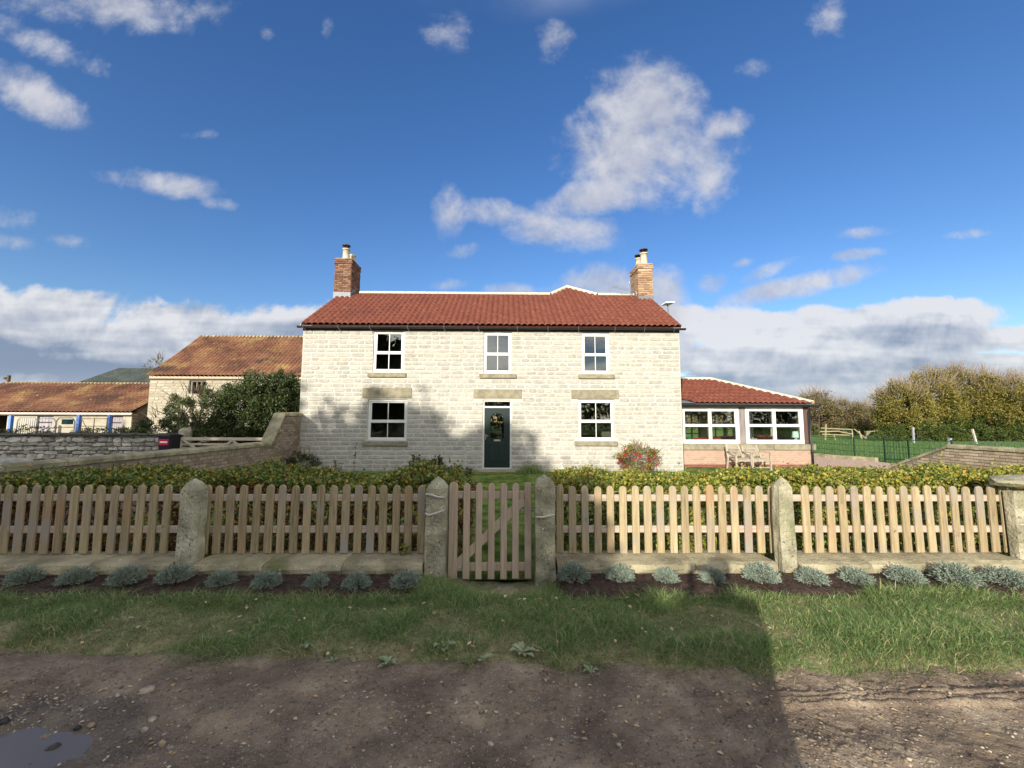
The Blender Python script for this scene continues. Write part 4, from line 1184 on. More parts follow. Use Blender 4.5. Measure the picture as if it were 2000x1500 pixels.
mb = MB(); mb.tube([(dp.x, 17.6, dp.z - 1.2), (dp.x, 17.6, dp.z - .03)], .03, 8); mb.tube([(dp.x, 17.6, dp.z - 1.1), (dp.x - .5, 17.6, dp.z - 1.4)], .025, 6); mb.build('pole', MT['black'], dish)
mb = MB(); mb.add([(dp.x + x, 17.6 + yv, dp.z + zv + .06 * yv + .05 * x) for x, yv, zv in ((-.2, -.3, 0), (.2, -.3, 0), (.2, .3, 0), (-.2, .3, 0), (-.17, -.27, .06), (.17, -.27, .06), (.17, .27, .06), (-.17, .27, .06))], [(3, 2, 1, 0), (4, 5, 6, 7), (0, 1, 5, 4), (1, 2, 6, 5), (2, 3, 7, 6), (3, 0, 4, 7)])
mb.build('panel', MT['white'], dish)

# ------------------------------------------------------------------ sunroom
SY = 15.0
SX0, SX1 = HX1 + .01, at(1586, 830, SY).x
sun_room = thing('sunroom', ((SX0 + SX1) / 2, SY, 0), 'single storey sunroom of pink brick and wide white windows joined to the farmhouse', 'sunroom')
SB = 20.2
zs = at(1460, 879, SY).z; zst = at(1460, 867.5, SY).z; ze = at(1460, 790, SY).z
mb = MB(); mb.box(SX0, SX1, SY + .02, SY + .3, -.1, zs); mb.box(SX1 - .3, SX1, SY + .3, SB, -.1, zs); mb.box(SX0, SX1, SB, SB + .3, -.1, zs)
mb.build('wall', MT['brick_mortar'], sun_room)
br = brick_rects(0, SX1 - SX0, .14, zs - .005, .072, .22, .011)
V, F = [], []
def facing(rects, org, rot, V, F, d=.03):
    c_, s_ = math.cos(rot), math.sin(rot)
    for x, z, w, h in rects:
        pv, pf = BRK[random.randrange(4)]; b = len(V)
        for vx, vy, vz in pv:
            X, Y = x + vx * w, vy * d
            V.append((org[0] + X * c_ - Y * s_, org[1] + X * s_ + Y * c_, z + vz * h))
        F.extend([tuple(q + b for q in f) for f in pf])
facing(br, (SX0, SY + .02), 0, V, F); facing(brick_rects(0, SB - SY, .14, zs - .005, .072, .22, .011), (SX1, SY + .02), math.pi / 2, V, F)
mb = MB(); mb.v, mb.f = V, F; tag(mb.build('brick_courses', MT['brick_pink'], sun_room), kind='stuff')
V, F = [], []
facing(brick_rects(0, SX1 - SX0 + .04, -.07, .14, .072, .22, .011), (SX0, SY + .0), 0, V, F)
mb = MB(); mb.v, mb.f = V, F; tag(mb.build('plinth_courses', MT['brick_red'], sun_room), kind='stuff')
mb = MB()
cuts = [SX0 + .12, SX0 + 1.5, SX0 + 2.6, SX0 + 3.9, SX1 + .08]
for a, b in zip(cuts[:-1], cuts[1:]):
    mb = MB(); mb.cbox(a, b - .006, SY - .05, SY + .34, zs + .003, zst, .012, .003); mb.build('window_sill', MT['sandstone'], sun_room)
mb = MB(); mb.cbox(SX1 - .32, SX1 + .08, SY + .345, SB, zs + .003, zst, .012); mb.build('window_sill', MT['sandstone'], sun_room)
W1 = rect(1332, 795, 1449, 867, SY); W2 = rect(1458, 795, 1576, 867, SY)
for r in (W1, W2):
    r[2] = zst + .003
    make_window(sun_room, r, SY + .10, .5, 2, 'window', True, MT['clear_glass'], .10)
    mb = MB(); xm = (r[0] + r[1]) / 2; mb.cbox(xm - .05, xm + .05, SY + .094, SY + .2, r[2] + .12, r[3] - .1, .004); mb.build('mullion', MT['pvc'], sun_room)
tim = material('grey timber post', [(0, srgb(112, 104, 100)), (1, srgb(140, 130, 124))], scale=8, stretch=(1, 1, .2))
mb = MB(); mb.cbox(W1[1] + .004, W2[0] - .004, SY + .11, SY + .28, zst + .003, ze, .005); mb.build('corner_post', tim, sun_room)
mb = MB(); mb.cbox(W2[1] + .004, SX1 - .01, SY + .11, SY + .28, zst + .003, ze, .005); mb.build('corner_post', MT['plastic_mauve'], sun_room)
mb = MB(); mb.cbox(SX0, W1[0] - .004, SY + .11, SY + .28, zst + .003, ze, .005); mb.build('corner_post', MT['plastic_mauve'], sun_room)
mb = MB(); mb.cbox(SX0, SX1, SY + .05, SY + .28, W1[3] + .004, ze + .02, .005); mb.cbox(SX1 - .14, SX1, SY + .281, SB, W1[3] + .004, ze + .02, .005)
mb.build('fascia', MT['plastic_mauve'], sun_room)
# side wall windows and the back wall with glazed openings
for k in range(3):
    y0 = SY + .5 + k * 1.55
    mb = MB(); z0, z1 = zst + .003, W1[3]
    for a, b in ((y0, y0 + .08), (y0 + 1.37, y0 + 1.45)): mb.cbox(SX1 - .18, SX1 - .09, a, b, z0, z1)
    mb.cbox(SX1 - .18, SX1 - .09, y0 + .08, y0 + 1.37, z0, z0 + .08); mb.cbox(SX1 - .18, SX1 - .09, y0 + .08, y0 + 1.37, z1 - .08, z1); mb.cbox(SX1 - .17, SX1 - .10, y0 + .08, y0 + 1.37, (z0 + z1) / 2 - .03, (z0 + z1) / 2 + .03)
    w = mb.build('side_window', MT['pvc'], sun_room)
    mb = MB(); mb.box(SX1 - .14, SX1 - .134, y0 + .08, y0 + 1.37, z0 + .08, z1 - .08); mb.build('pane', MT['clear_glass'], w)
oak = material('honey oak joinery', [(0, srgb(150, 122, 78)), (1, srgb(184, 156, 104))], scale=5, stretch=(1, 1, .2))
mb = MB(); hs_ = [(SX0 + .9, SX0 + 2.3, .9, 2.05), (SX0 + 2.9, SX0 + 3.7, .15, 2.05), (SX0 + 4.0, SX1 - .4, .9, 2.05)]
wall_with_holes(mb, SX0 + .01, SX1 - .31, zs + .01, ze + .2, SB, SB + .28, hs_)
mb.build('rear_wall', plain('cream plaster', srgb(196, 182, 146), .9, .1), sun_room)
for h in hs_:
    mb = MB()
    for a, b in ((h[0], h[0] + .07), (h[1] - .07, h[1]), ((h[0] + h[1]) / 2 - .03, (h[0] + h[1]) / 2 + .03)): mb.cbox(a, b, SB + .05, SB + .12, h[2], h[3])
    for z in (h[2] + .035, (h[2] + h[3]) / 2, h[3] - .035): mb.box(h[0] + .07, h[1] - .07, SB + .06, SB + .11, z - .03, z + .03)
    mb.build('rear_frame', oak, sun_room)
mb = MB(); mb.box(SX0 + .01, SX1 - .31, SY + .31, SB - .01, -.02, .06); mb.build('interior_floor', MT['floor_dark'], sun_room)

# roof: hipped pantiles
es = R(23.5); foot_y = SY - .12; foot_z = ze + .03
hipd = at(1388, 737, 17.5)
HXR = SX1 + .12
RID_Y = HIP_Y = 17.5
rid_z = foot_z + math.tan(es) * (RID_Y - foot_y)
hip_top = Vector((at(1388, 738, RID_Y).x, RID_Y, rid_z)); hip_foot = Vector((HXR, foot_y, foot_z))
slen = (RID_Y - foot_y) / math.cos(es)
nc = 28; tw = (HXR - SX0) / nc; nr = 8
d = (hip_top - hip_foot).normalized(); un = Vector((0, -math.sin(es), math.cos(es))); nrm = d.cross(un)
if (Vector((SX0, foot_y, foot_z)) - hip_foot).dot(nrm) > 0: nrm = -nrm
val_a = Vector((SX0 + 1.0, foot_y, foot_z)); val_b = Vector((SX0 - .05, foot_y + .75, foot_z + math.tan(es) * .75))
dv = (val_b - val_a).normalized(); nv = dv.cross(un)
if (Vector((HXR, foot_y, foot_z)) - val_a).dot(nv) > 0: nv = -nv
tile_field(sun_room, 0, 0, 0, (SX0, foot_y, foot_z), es, nc, nr, tw, slen / nr, MT['tile'], limit=300, clips=((tuple(hip_foot), tuple(nrm)), (tuple(val_a), tuple(nv))))
mb = MB(); o_ = .035
mb.add([(SX0, foot_y + .04, foot_z - o_), (HXR - .06, foot_y + .04, foot_z - o_), (hip_top.x, RID_Y, rid_z - o_), (SX0, RID_Y, rid_z - o_), (HXR - .06, SB + .5, foot_z - o_), (SX0, SB + .5, foot_z - o_)],
       [(0, 1, 2, 3), (1, 4, 2), (3, 2, 4, 5)])
mb.build('roof_deck', MT['lead'], sun_room)
mb = MB()
nvx = un * .012
mb.add([tuple(p + nvx) for p in (Vector((SX0, foot_y + .01, foot_z)), val_a + Vector((.06, 0, 0)), val_b + Vector((.05, .06, .03)))], [(0, 1, 2)])
mb.add([tuple(p + un * .003) for p in (Vector((SX0, foot_y + .01, foot_z)), val_a + Vector((.06, 0, 0)), val_b + Vector((.05, .06, .03)))], [(2, 1, 0)])
mb.build('lead_valley', MT['lead'], sun_room)
ridge_run(sun_room, (SX0, RID_Y, rid_z + .04), hip_top + Vector((0, 0, .04)), r_=.1); ridge_run(sun_room, hip_foot + Vector((-.05, .05, .05)), hip_top + Vector((0, 0, .04)), r_=.1)
mb = MB(); gy, gz = foot_y - .03, foot_z - .06
prof = [(math.cos(t) * .055, math.sin(t) * .055) for t in np.linspace(math.pi, 2 * math.pi, 9)]; prof = prof + [(x * .88, z * .88) for x, z in reversed(prof)]
mb.prism([(gy + a, gz + b) for a, b in prof], SX0 + .0, HXR + .1, 'x'); mb.build('gutter', MT['black'], sun_room)
mb = MB(); xx = at(1582, 830, SY - .06).x
mb.tube([(xx, gy, gz - .05), (xx, gy + .02, gz - .12), (xx, SY - .055, gz - .22), (xx, SY - .055, zst + .05), (xx, SY - .10, zst - .02), (xx, SY - .10, .0)], .036, 8)
mb.lathe(xx, SY - .10, [(.045, zs - .1), (.045, zs - .02)], 8)
mb.build('downpipe', MT['black'], sun_room, True)
mb = MB(); xx = SX0 + .055; mb.tube([(xx, gy, gz - .05), (xx, SY - .06, gz - .2), (xx, SY - .06, .0)], .04, 8); mb.build('downpipe', MT['black'], sun_room, True)

# furniture seen through the glass
lp = at(1554, 850, SY + .42)
lamp = thing('table_lamp', (lp.x, SY + .42, zst), 'pale blue table lamp with white shade standing at the right sunroom window', 'lamp')
mb = MB(); mb.lathe(lp.x, SY + .42, [(.07, zst + .01), (.075, zst + .03), (.05, zst + .06), (.055, zst + .22), (.02, zst + .26)], 12); mb.build('base', plain('pale blue glaze', srgb(150, 190, 200), .4), lamp, True)
mb = MB(); mb.lathe(lp.x, SY + .42, [(.135, zst + .23), (.10, zst + .46)], 16, False); mb.build('shade', plain('white lampshade', srgb(206, 228, 224), .8), lamp, True)
vp = at(1346, 860, SY + .42)
mb = MB(); mb.lathe(vp.x, SY + .42, [(.09, zst + .01), (.105, zst + .1), (.09, zst + .24), (.075, zst + .24)], 12); tag(mb.build('vase', plain('green glazed vase', srgb(40, 104, 84), .3), None, True), 'green vase on the inner sill at the left end of the sunroom', 'vase')
sfx = at(1364, 860, 16.4).x
sofa = thing('sofa', (sfx, 16.4, .06), 'terracotta red sofa inside the left half of the sunroom', 'sofa')
red = plain('terracotta upholstery', srgb(142, 62, 48), .9, .1)
mb = MB(); mb.cbox(sfx - .75, sfx + .75, 16.1, 16.9, .12, .48, .05); mb.build('seat', red, sofa)
mb = MB(); mb.cbox(sfx - .75, sfx + .75, 15.86, 16.1, .12, 1.06, .07); mb.build('backrest', red, sofa)
for s_ in (-1, 1):
    mb = MB(); mb.cbox(sfx + s_ * .85 - .1, sfx + s_ * .85 + .1, 15.88, 16.9, .12, .78, .05); mb.build('armrest', red, sofa)
for cx_, lab in ((at(1420, 855, 17).x, 'dark armchair behind the glass of the left sunroom window'), (at(1480, 855, 17.4).x, 'maroon armchair behind the glass of the right sunroom window')):
    ch = thing('armchair', (cx_, 17.2, .06), lab, 'armchair')
    mm = plain('dark leather', srgb(66, 40, 36), .5, .4) if 'dark' in lab else red
    mb = MB(); mb.cbox(cx_ - .38, cx_ + .38, 16.9, 17.6, .1, .46, .05); mb.build('seat', mm, ch)
    mb = MB(); mb.cbox(cx_ - .38, cx_ + .38, 16.68, 16.9, .1, 1.12, .07); mb.build('backrest', mm, ch)
    for s_ in (-1, 1):
        mb = MB(); mb.cbox(cx_ + s_ * .45 - .07, cx_ + s_ * .45 + .07, 16.7, 17.6, .1, .7, .04); mb.build('armrest', mm, ch)

# two garden chairs against the brick
def garden_chair(px0, px1, ptop, Y, label, rz):
    a, b = at(px0, ptop, Y), at(px1, ptop, Y)
    w = (b.x - a.x); cx_ = (a.x + b.x) / 2
    g = .02; ch = thing('garden_chair', (cx_, Y, g), label, 'garden chair', 'wooden garden chairs before the sunroom')
    def L_(x, y, z): return (cx_ + x, Y + y, g + z)
    top = a.z - g
    hw = w / 2 + .06
    for s_ in (-1, 1):
        mb = MB(); mb.bar(L_(s_ * hw, -.52, 0), L_(s_ * hw, -.50, .60), .05, .05, (0, 1, 0)); mb.build('leg', MT['teak'], ch)
        mb = MB(); mb.bar(L_(s_ * hw, .10, 0), L_(s_ * hw, .0, .42), .05, .05, (0, 1, 0)); mb.bar(L_(s_ * hw, .0, .42), L_(s_ * (hw - .05), .20, top), .05, .045, (0, 1, 0)); mb.build('leg', MT['teak'], ch)
        mb = MB(); mb.bar(L_(s_ * hw, -.58, .62), L_(s_ * hw, .10, .64), .065, .025); mb.build('armrest', MT['teak'], ch)
    for k in range(6):
        y = -.48 + k * .085; mb = MB(); mb.bar(L_(-hw + .03, y, .42), L_(hw - .03, y, .42), .065, .018); mb.build('seat_slat', MT['teak'], ch)
    mb = MB(); mb.bar(L_(-hw + .03, -.50, .37), L_(hw - .03, -.50, .37), .03, .06); mb.bar(L_(-hw + .03, -.5, .14), L_(hw - .03, -.5, .14), .025, .03); mb.build('apron', MT['teak'], ch)
    nb = 9
    for k in range(nb):
        t = (k + .6) / nb; z = .46 + (top - .46) * t; y = .0 + .20 * (z - .42) / (top - .42)
        mb = MB(); mb.bar(L_(-hw + .05, y, z), L_(hw - .05, y, z), .016, (top - .46) / nb * .62, (0, .25, 1)); mb.build('back_slat', MT['teak'], ch)
    return ch
garden_chair(1424, 1446, 868, 14.35, 'taller silvered slatted garden chair on the left before the sunroom', 0)
garden_chair(1455, 1482, 871, 14.35, 'wider silvered slatted garden chair on the right before the sunroom', 0)

# ------------------------------------------------------------------ front fence
FY = 4.72                                        # face of the pickets
def stone_post(px0, px1, pytop, Y, label, name='stone_post', dep=.24, lean=0.0, ptop=None, zb=-.12, mat=None, seed=0, shoulder=.115, rd=.60):
    a, b = at(px0, 1040, Y), at(px1, 1040, Y)
    zt = at((px0 + px1) / 2, pytop, Y + dep * .4).z
    x0, x1 = a.x, b.x
    r_ = random.Random(seed)
    bm = bmesh.new()
    cx_, cy_ = (x0 + x1) / 2, Y + dep / 2
    rings = [zb, .05, .2, .35, .5, .62, zt - shoulder]
    prev = None; first = None
    for k, z in enumerate(rings):
        row = []
        t = 1.0 - .05 * (z / max(zt, .1))
        prof = [(-1, -1), (-.35, -1.01), (.35, -1.01), (1, -1), (1.0, -.3), (1.0, .3), (1, 1), (0, 1), (-1, 1), (-1.0, .3), (-1.0, -.3)]
        for u, v in prof:
            e = r_.uniform(-.007, .007)
            row.append(bm.verts.new((cx_ + u * (x1 - x0) / 2 * t + e + lean * z, cy_ + v * dep / 2 * t + r_.uniform(-.007, .007), z + r_.uniform(-.004, .004))))
        if prev:
            for i in range(len(row)): bm.faces.new((prev[i], prev[(i + 1) % len(row)], row[(i + 1) % len(row)], row[i]))
        prev = row
    apex = bm.verts.new((cx_ + lean * zt, cy_, zt)); ap2 = []
    mid = []
    for i, v in enumerate(prev):
        mid.append(bm.verts.new((v.co.x * rd + apex.co.x * (1 - rd) + r_.uniform(-.004, .004), v.co.y * rd + apex.co.y * (1 - rd), zt - shoulder * .46 + r_.uniform(-.004, .004))))
    for i in range(len(prev)):
        j = (i + 1) % len(prev)
        bm.faces.new((prev[i], prev[j], mid[j], mid[i])); bm.faces.new((mid[i], mid[j], apex))
    bmesh.ops.bevel(bm, geom=[e for e in bm.edges if e.calc_face_angle(0) > .7], offset=.007, segments=1, affect='EDGES')
    mb = MB(); mb.bm(bm)
    o = mb.build(name, mat or MT['post_stone'])
    return tag(o, label, 'stone post', 'old stone posts along the fence')
stone_post(346, 385, 934, 4.46, 'mossy green stone post between the two left fence panels', seed=1, dep=.125, rd=.62)
stone_post(829, 871, 931, 4.44, 'left gate post of grey stone crossed by two pale mortar veins', seed=2)
stone_post(1045.5, 1085.5, 927, 4.44, 'right gate post of speckled stone with one pale mortar line near the top third', seed=3, dep=.2, rd=.72)
stone_post(1525, 1554, 931, 4.44, 'sunlit stone post between the two right fence panels', seed=4, dep=.13)
# pale mortar repairs on the gate posts belong to the posts
def vein(parent, pts, Y):
    mb = MB(); mb.tube([at(px, py, Y) for px, py in pts], [.006] + [.012] * (len(pts) - 2) + [.006], 6); mb.build('mortar_vein', MT['mortar'], parent)
posts = [o for o in bpy.data.objects if o.name.startswith('stone_post')]
vein(posts[1], [(831, 965), (842, 966), (852, 970), (868, 972)], 4.437); vein(posts[1], [(830, 1003), (838, 1006), (850, 1003), (868, 996)], 4.437)
vein(posts[2], [(1046, 1010), (1058, 1010), (1070, 1008), (1084, 1005)], 4.437)

# far right pier with a boulder cap
pier = thing('gate_pier', (at(1990, 1000, 4.6).x + .15, 4.75, 0), 'broad stone pier capped by a flat boulder at the right end of the fence', 'stone pier')
px_ = at(1990, 1020, 4.56).x
mb = MB(); mb.cbox(px_, px_ + .46, 4.56, 4.70, -.1, at(1977, 962, 4.5).z, .02, .012); mb.build('shaft', MT['post_stone'], pier)
V, F = pebble_mesh(77, 2); cz = at(1960, 944, 4.5).z
V = V * np.array([.86, .56, .20]) + np.array([px_ + .22, 4.64, cz])
mb = MB(); mb.add(V.tolist(), F.tolist()); mb.build('boulder_cap', MT['post_stone'], pier)

# low wall with coping slabs between the posts
def low_wall(x0, x1, joints, label, seed, brick=True):
    r_ = random.Random(seed)
    t = thing('low_wall', ((x0 + x1) / 2, 4.62, 0), label, 'low stone wall', 'low wall under the picket fence')
    ztop = .215
    xs = [x0] + joints + [x1]
    for a, b in zip(xs[:-1], xs[1:]):
        bm = bmesh.new()
        n_ = max(2, int((b - a) / .12)); prof = [(4.40, .125), (4.395, .165), (4.41, .205), (4.47, .222), (4.62, .226), (4.84, .222), (4.86, .10), (4.42, .10)]
        prev = None
        for k in range(n_ + 1):
            x = a + .004 + (b - a - .008) * k / n_
            row = [bm.verts.new((x + r_.uniform(-.004, .004), y + r_.uniform(-.008, .008), z + r_.uniform(-.007, .007))) for y, z in prof]
            if prev:
                for i in range(len(prof)):
                    j = (i + 1) % len(prof); bm.faces.new((prev[i], prev[j], row[j], row[i]))
            else: bm.faces.new(row)
            prev = row
        bm.faces.new(list(reversed(prev)))
        mb = MB(); mb.bm(bm); mb.build('coping_stone', MT['coping'], t)
    # footing of rough blocks
    x = x0 + .01
    while x < x1 - .05:
        l_ = min(r_.uniform(.32, .6), x1 - .01 - x)
        mb = MB(); mb.cbox(x, x + l_ - .012, 4.445 + r_.uniform(-.006, .006), 4.8, -.1, .112, .01, .004); mb.build('footing_stone', MT['rubble'] if r_.random() < .5 else MT['coping'], t); x += l_
    return t
XA = -6.35; pp = lambda px, Y=4.5: at(px, 1090, Y).x
low_wall(XA, pp(345), [pp(-80), pp(57), pp(190)], 'low stone wall under the far left picket panel with crumbling lichen crusted coping', 1)
low_wall(pp(388), pp(829), [pp(524), pp(675)], 'low stone wall under the picket panel left of the gate', 2)
low_wall(pp(1087), pp(1508), [pp(1350)], 'low stone wall under the picket panel right of the gate', 3)
low_wall(pp(1553), pp(1996), [pp(1688), pp(1845)], 'low stone wall under the far right picket panel with white lichen near the pier', 4)

# pickets ----------------------------------------------------------------
def picket_mesh(w, t, h, seed):
    r_ = random.Random(seed); k = 7; hw = w / 2
    prof = [(-hw, 0), (hw, 0), (hw, h - hw * 1.05)] + [(hw * math.cos(a), h - hw * 1.05 + hw * 1.05 * math.sin(a)) for a in np.linspace(0, math.pi, k)][1:-1] + [(-hw, h - hw * 1.05)]
    prof = [(x + r_.uniform(-.0012, .0012), z) for x, z in prof]
    c_ = .005
    n = len(prof); ins = []
    cxm, czm = 0, h / 2
    for x, z in prof:
        ins.append((x - math.copysign(c_, x) if abs(x) > c_ else x, z + (c_ if z < .01 else (-c_ if z > h - hw else 0))))
    V = [(x, -t / 2, z) for x, z in ins] + [(x, -t / 2 + c_, z) for x, z in prof] + [(x, t / 2, z) for x, z in prof]
    F = [tuple(reversed(range(n)))] + [(q * n + i, q * n + (i + 1) % n, (q + 1) * n + (i + 1) % n, (q + 1) * n + i) for q in range(2) for i in range(n)] + [tuple(range(2 * n, 3 * n))]
    me = bpy.data.meshes.new('picket'); me.from_pydata(V, [], F)
    bm = bmesh.new(); bm.from_mesh(me); bmesh.ops.recalc_face_normals(bm, faces=bm.faces[:]); bm.to_mesh(me); bm.free()
    me.materials.append(MT['wood']); return me
PKM = [picket_mesh(.083, .022, .745, i) for i in range(6)]
def fence_panel(pxs, x0, x1, label):
    t = thing('picket_fence', ((x0 + x1) / 2, FY, .22), label, 'picket fence', 'weathered picket fence panels')
    zb = .228
    for px in pxs:
        X = at(px, 960, FY).x
        o = bpy.data.objects.new('picket', random.choice(PKM)); put(o, t, (X, FY, zb + random.uniform(-.004, .004)))
        o.rotation_euler = (random.uniform(-.01, .01), random.uniform(-.011, .011), random.uniform(-.03, .03)); o.scale = (random.uniform(.96, 1.04), 1, random.uniform(.992, 1.008))
    for py0, py1 in ((966, 979), (1027.5, 1041)):
        za, zb_ = at(700, py1, FY + .014).z, at(700, py0, FY + .014).z
        mb = MB(); mb.cbox(x0, x1, FY + .0125, FY + .055, za, zb_, .005, .001); mb.build('rail', MT['wood_rail'], t)
    return t
A_ = list(np.arange(327.5, -420, -25.75)); A_ = [p for p in A_ if at(p, 960, FY).x > XA + .06]
fence_panel(A_, XA, pp(352, FY), 'weathered picket fence panel left of the mossy post, cut by the left picture edge')
fence_panel([407, 429, 453, 478, 503, 528, 552, 577, 602, 627, 651, 676, 701, 726, 750, 775, 799, 824][1:] + [405], pp(386, FY), pp(836, FY), 'weathered picket fence panel between mossy post and left gate post')
fence_panel([1092.5, 1117, 1142, 1166.6, 1191, 1215.6, 1240, 1264, 1288, 1313, 1336, 1360, 1385, 1408, 1433, 1457.5, 1482, 1506], pp(1082, FY), pp(1514, FY), 'picket fence panel, half shaded and half sunlit, right of the gate')
fence_panel([1558, 1571.5 + 0, 1595, 1619, 1644, 1668, 1692, 1716, 1740, 1765, 1789, 1813, 1837, 1862, 1886, 1911, 1935, 1959][1:], pp(1548, FY), pp(1985, FY), 'fully sunlit picket fence panel at the right before the boulder capped pier')

# gate ---------------------------------------------------------------------
GY = 4.60
gate = thing('picket_gate', (at(957, 1100, GY).x, GY, -.03), 'grey brown wooden picket gate with a diagonal brace between the two gate posts', 'gate')
for i, (p0, p1, pt, pb) in enumerate([(876, 893.5, 941, 1131), (904.5, 917.5, 943.5, 1131), (929, 941.5, 943.5, 1131), (953.5, 966, 943.5, 1131), (977.5, 990, 943.5, 1131), (1000.5, 1013.5, 943.5, 1130), (1024.5, 1038, 941.5, 1130)]):
    a, b = at(p0, 1040, GY), at(p1, 1040, GY); z0, z1 = at(957, pb, GY).z, at(957, pt, GY).z
    me = picket_mesh(b.x - a.x, .024, z1 - z0, 40 + i); me.materials[0] = MT['gate_wood']
    o = obj('stile' if i in (0, 6) else 'picket', me, None, gate, ((a.x + b.x) / 2, GY, z0))
gx0, gx1 = at(878, 1040, GY + .02).x, at(1036, 1040, GY + .02).x
for p0, p1 in ((959.5, 974), (1099, 1115)):
    z1, z0 = at(957, p0, GY + .02).z, at(957, p1, GY + .02).z
    mb = MB(); mb.cbox(gx0, gx1, GY + .0135, GY + .05, z0, z1, .004); mb.build('rail', MT['gate_wood'], gate)
mb = MB(); a, b = at(895, 1099, GY + .03), at(1024, 976, GY + .03)
mb.bar(a, b, .036, .085, (0, 0, 1)); mb.build('brace', MT['gate_wood'], gate)
mb = MB(); h = at(1030, 998, GY + .04)
mb.box(h.x - .07, h.x + .13, GY + .052, GY + .07, h.z - .012, h.z + .012); mb.tube([(h.x + .13, GY + .06, h.z), (h.x + .13, GY + .06, h.z - .09)], .007, 5); mb.build('latch', MT['galv'], gate)
for px, py in ((900, 969), (897.5, 1108)):
    p = at(px, py, GY + .012); mb = MB(); mb.tube([(p.x, GY + .004, p.z), (p.x, GY + .0134, p.z)], .014, 8); mb.build('bolt_head', MT['galv'], gate)
mb = MB(); p = at(957, 1140, 4.45); mb.cbox(-.42, .26, 4.36, 4.72, -.16, h_verge(np.array([0.0]), np.array([4.5]))[0] + .012, .02, .008); tag(mb.build('threshold_stone', MT['coping']), 'flat worn stone slab on the ground under the gate', 'stone slab')

# ------------------------------------------------------------------ leaves
def leaf_cloud(P, nrm, size, asp=.55, fold=.25, jitter=.9, six=True):
    n = len(P)
    d = rng.normal(0, 1, (n, 3)) * jitter + nrm
    d /= np.linalg.norm(d, axis=1)[:, None] + 1e-9
    r_ = rng.normal(0, 1, (n, 3)); s = np.cross(d, r_); s /= np.linalg.norm(s, axis=1)[:, None] + 1e-9
    u = np.cross(s, d)
    S = np.asarray(size).reshape(-1, 1) * np.ones((n, 1)); d = d * S; s = s * S * asp * .5; u = u * S * fold * .5
    if six:
        V = np.stack([P, P + d * .3 + s + u, P + d * .7 + s * .8 + u, P + d, P + d * .7 - s * .8 + u, P + d * .3 - s + u], 1).reshape(-1, 3)
        i = np.arange(n)[:, None] * 6
        F = [np.concatenate([i, i + 1, i + 2, i + 3], 1), np.concatenate([i, i + 3, i + 4, i + 5], 1)]
    else:
        V = np.stack([P, P + d * .5 + s + u, P + d, P + d * .5 - s + u], 1).reshape(-1, 3)
        i = np.arange(n)[:, None] * 4
        F = [np.concatenate([i, i + 1, i + 2], 1), np.concatenate([i, i + 2, i + 3], 1)]
    return V, F

def hedge(x0, x1, y0, y1, top, label, mat_top, mat_low, n, seed, low=None):
    t = thing('hedge', ((x0 + x1) / 2, (y0 + y1) / 2, 0), label, 'hedge')
    x = rng.uniform(x0, x1, n)
    tz = top(x)
    cy, hy = (y0 + y1) / 2, (y1 - y0) / 2
    # points on a rounded shell with some depth
    a = rng.random(n); face = rng.random(n)
    dpt = np.abs(rng.normal(0, .10, n))
    y = np.where(face < .5, y0 + dpt, rng.uniform(y0, y1, n)); z = np.where(face < .5, rng.random(n) * tz, tz - dpt)
    k = (face > .93); y = np.where(k, y1 - dpt, y); z = np.where(k, rng.random(n) * tz, z)
    bump = .16 * (fbm(x * 1.7, z * 2 + y * 2, 3, seed) - .5) * 2 + .09 * (fbm(x * 5, z * 5 + y * 5, 2, seed + 1) - .5) * 2
    y = y - np.where(face < .5, bump * .8, 0); z = z + np.where(face >= .5, bump * .8, 0) + np.where(rng.random(n) < .012, rng.random(n) * .14, 0)
    rnd_ = .35 * np.clip((z - tz * .75) / (tz * .25), 0, 1) ** 2
    y = np.where(face < .5, y + rnd_, y)
    end = np.minimum(x - x0, x1 - x); z = np.where(end < .25, z * (.72 + .28 * np.clip(end, 0, .25) / .25), z)
    z = np.maximum(z, .06)
    gap = fbm(x * 3.2, z * 3.4 + y, 3, seed + 2)
    kp = (gap > .36) | (rng.random(n) < .25)
    kp &= ~((face < .5) & (z < .72) & (rng.random(n) < .35))
    x, y, z, tz, face = x[kp], y[kp], z[kp], tz[kp], face[kp]
    P = np.stack([x, y, z], 1)
    nr = np.stack([0 * x, np.where(face < .5, -.5, 0), np.where(face < .5, -.35, .35)], 1)
    lowm = (z / tz + .35 * (fbm(x * 1.3, z * 2, 3, seed + 4) - .5)) < (.8 if low is None else low)
    for nm, m_, mt_ in (('foliage', ~lowm, mat_top), ('lower_foliage', lowm, mat_low)):
        Vv, Ff = leaf_cloud(P[m_], nr[m_], rng.uniform(.026, .054, m_.sum()), .66, .3)
        o = obj(nm, np_mesh(nm, Vv - np.array(W[t]), Ff), mt_, t, W[t]); tag(o, kind='stuff')
    mb = MB()
    for k in range(int((x1 - x0) * 9)):
        xx = random.uniform(x0 + .1, x1 - .1); yy_ = random.uniform(y0 + .12, y1 - .1); tt = float(top(np.array([xx]))[0])
        p = [(xx, yy_, -.06)]
        for q in range(3): p.append((p[-1][0] + random.uniform(-.12, .12), p[-1][1] + random.uniform(-.1, .1), (q + 1) * tt * .31))
        mb.tube(p, [.012, .010, .007, .003], 4, False)
    tag(mb.build('stems', MT['twig'], t), kind='stuff')
    return t
topL = lambda x: .97 + .10 * (fbm(x * .9, x * 0 + 2, 3, 91) - .5) * 2 - .10 * np.exp(-((x + 1.9) / .5) ** 2)
topR = lambda x: .95 + .07 * (fbm(x * .9, x * 0 + 9, 3, 92) - .5) * 2 + .02 * np.clip(x - 2, 0, 5)
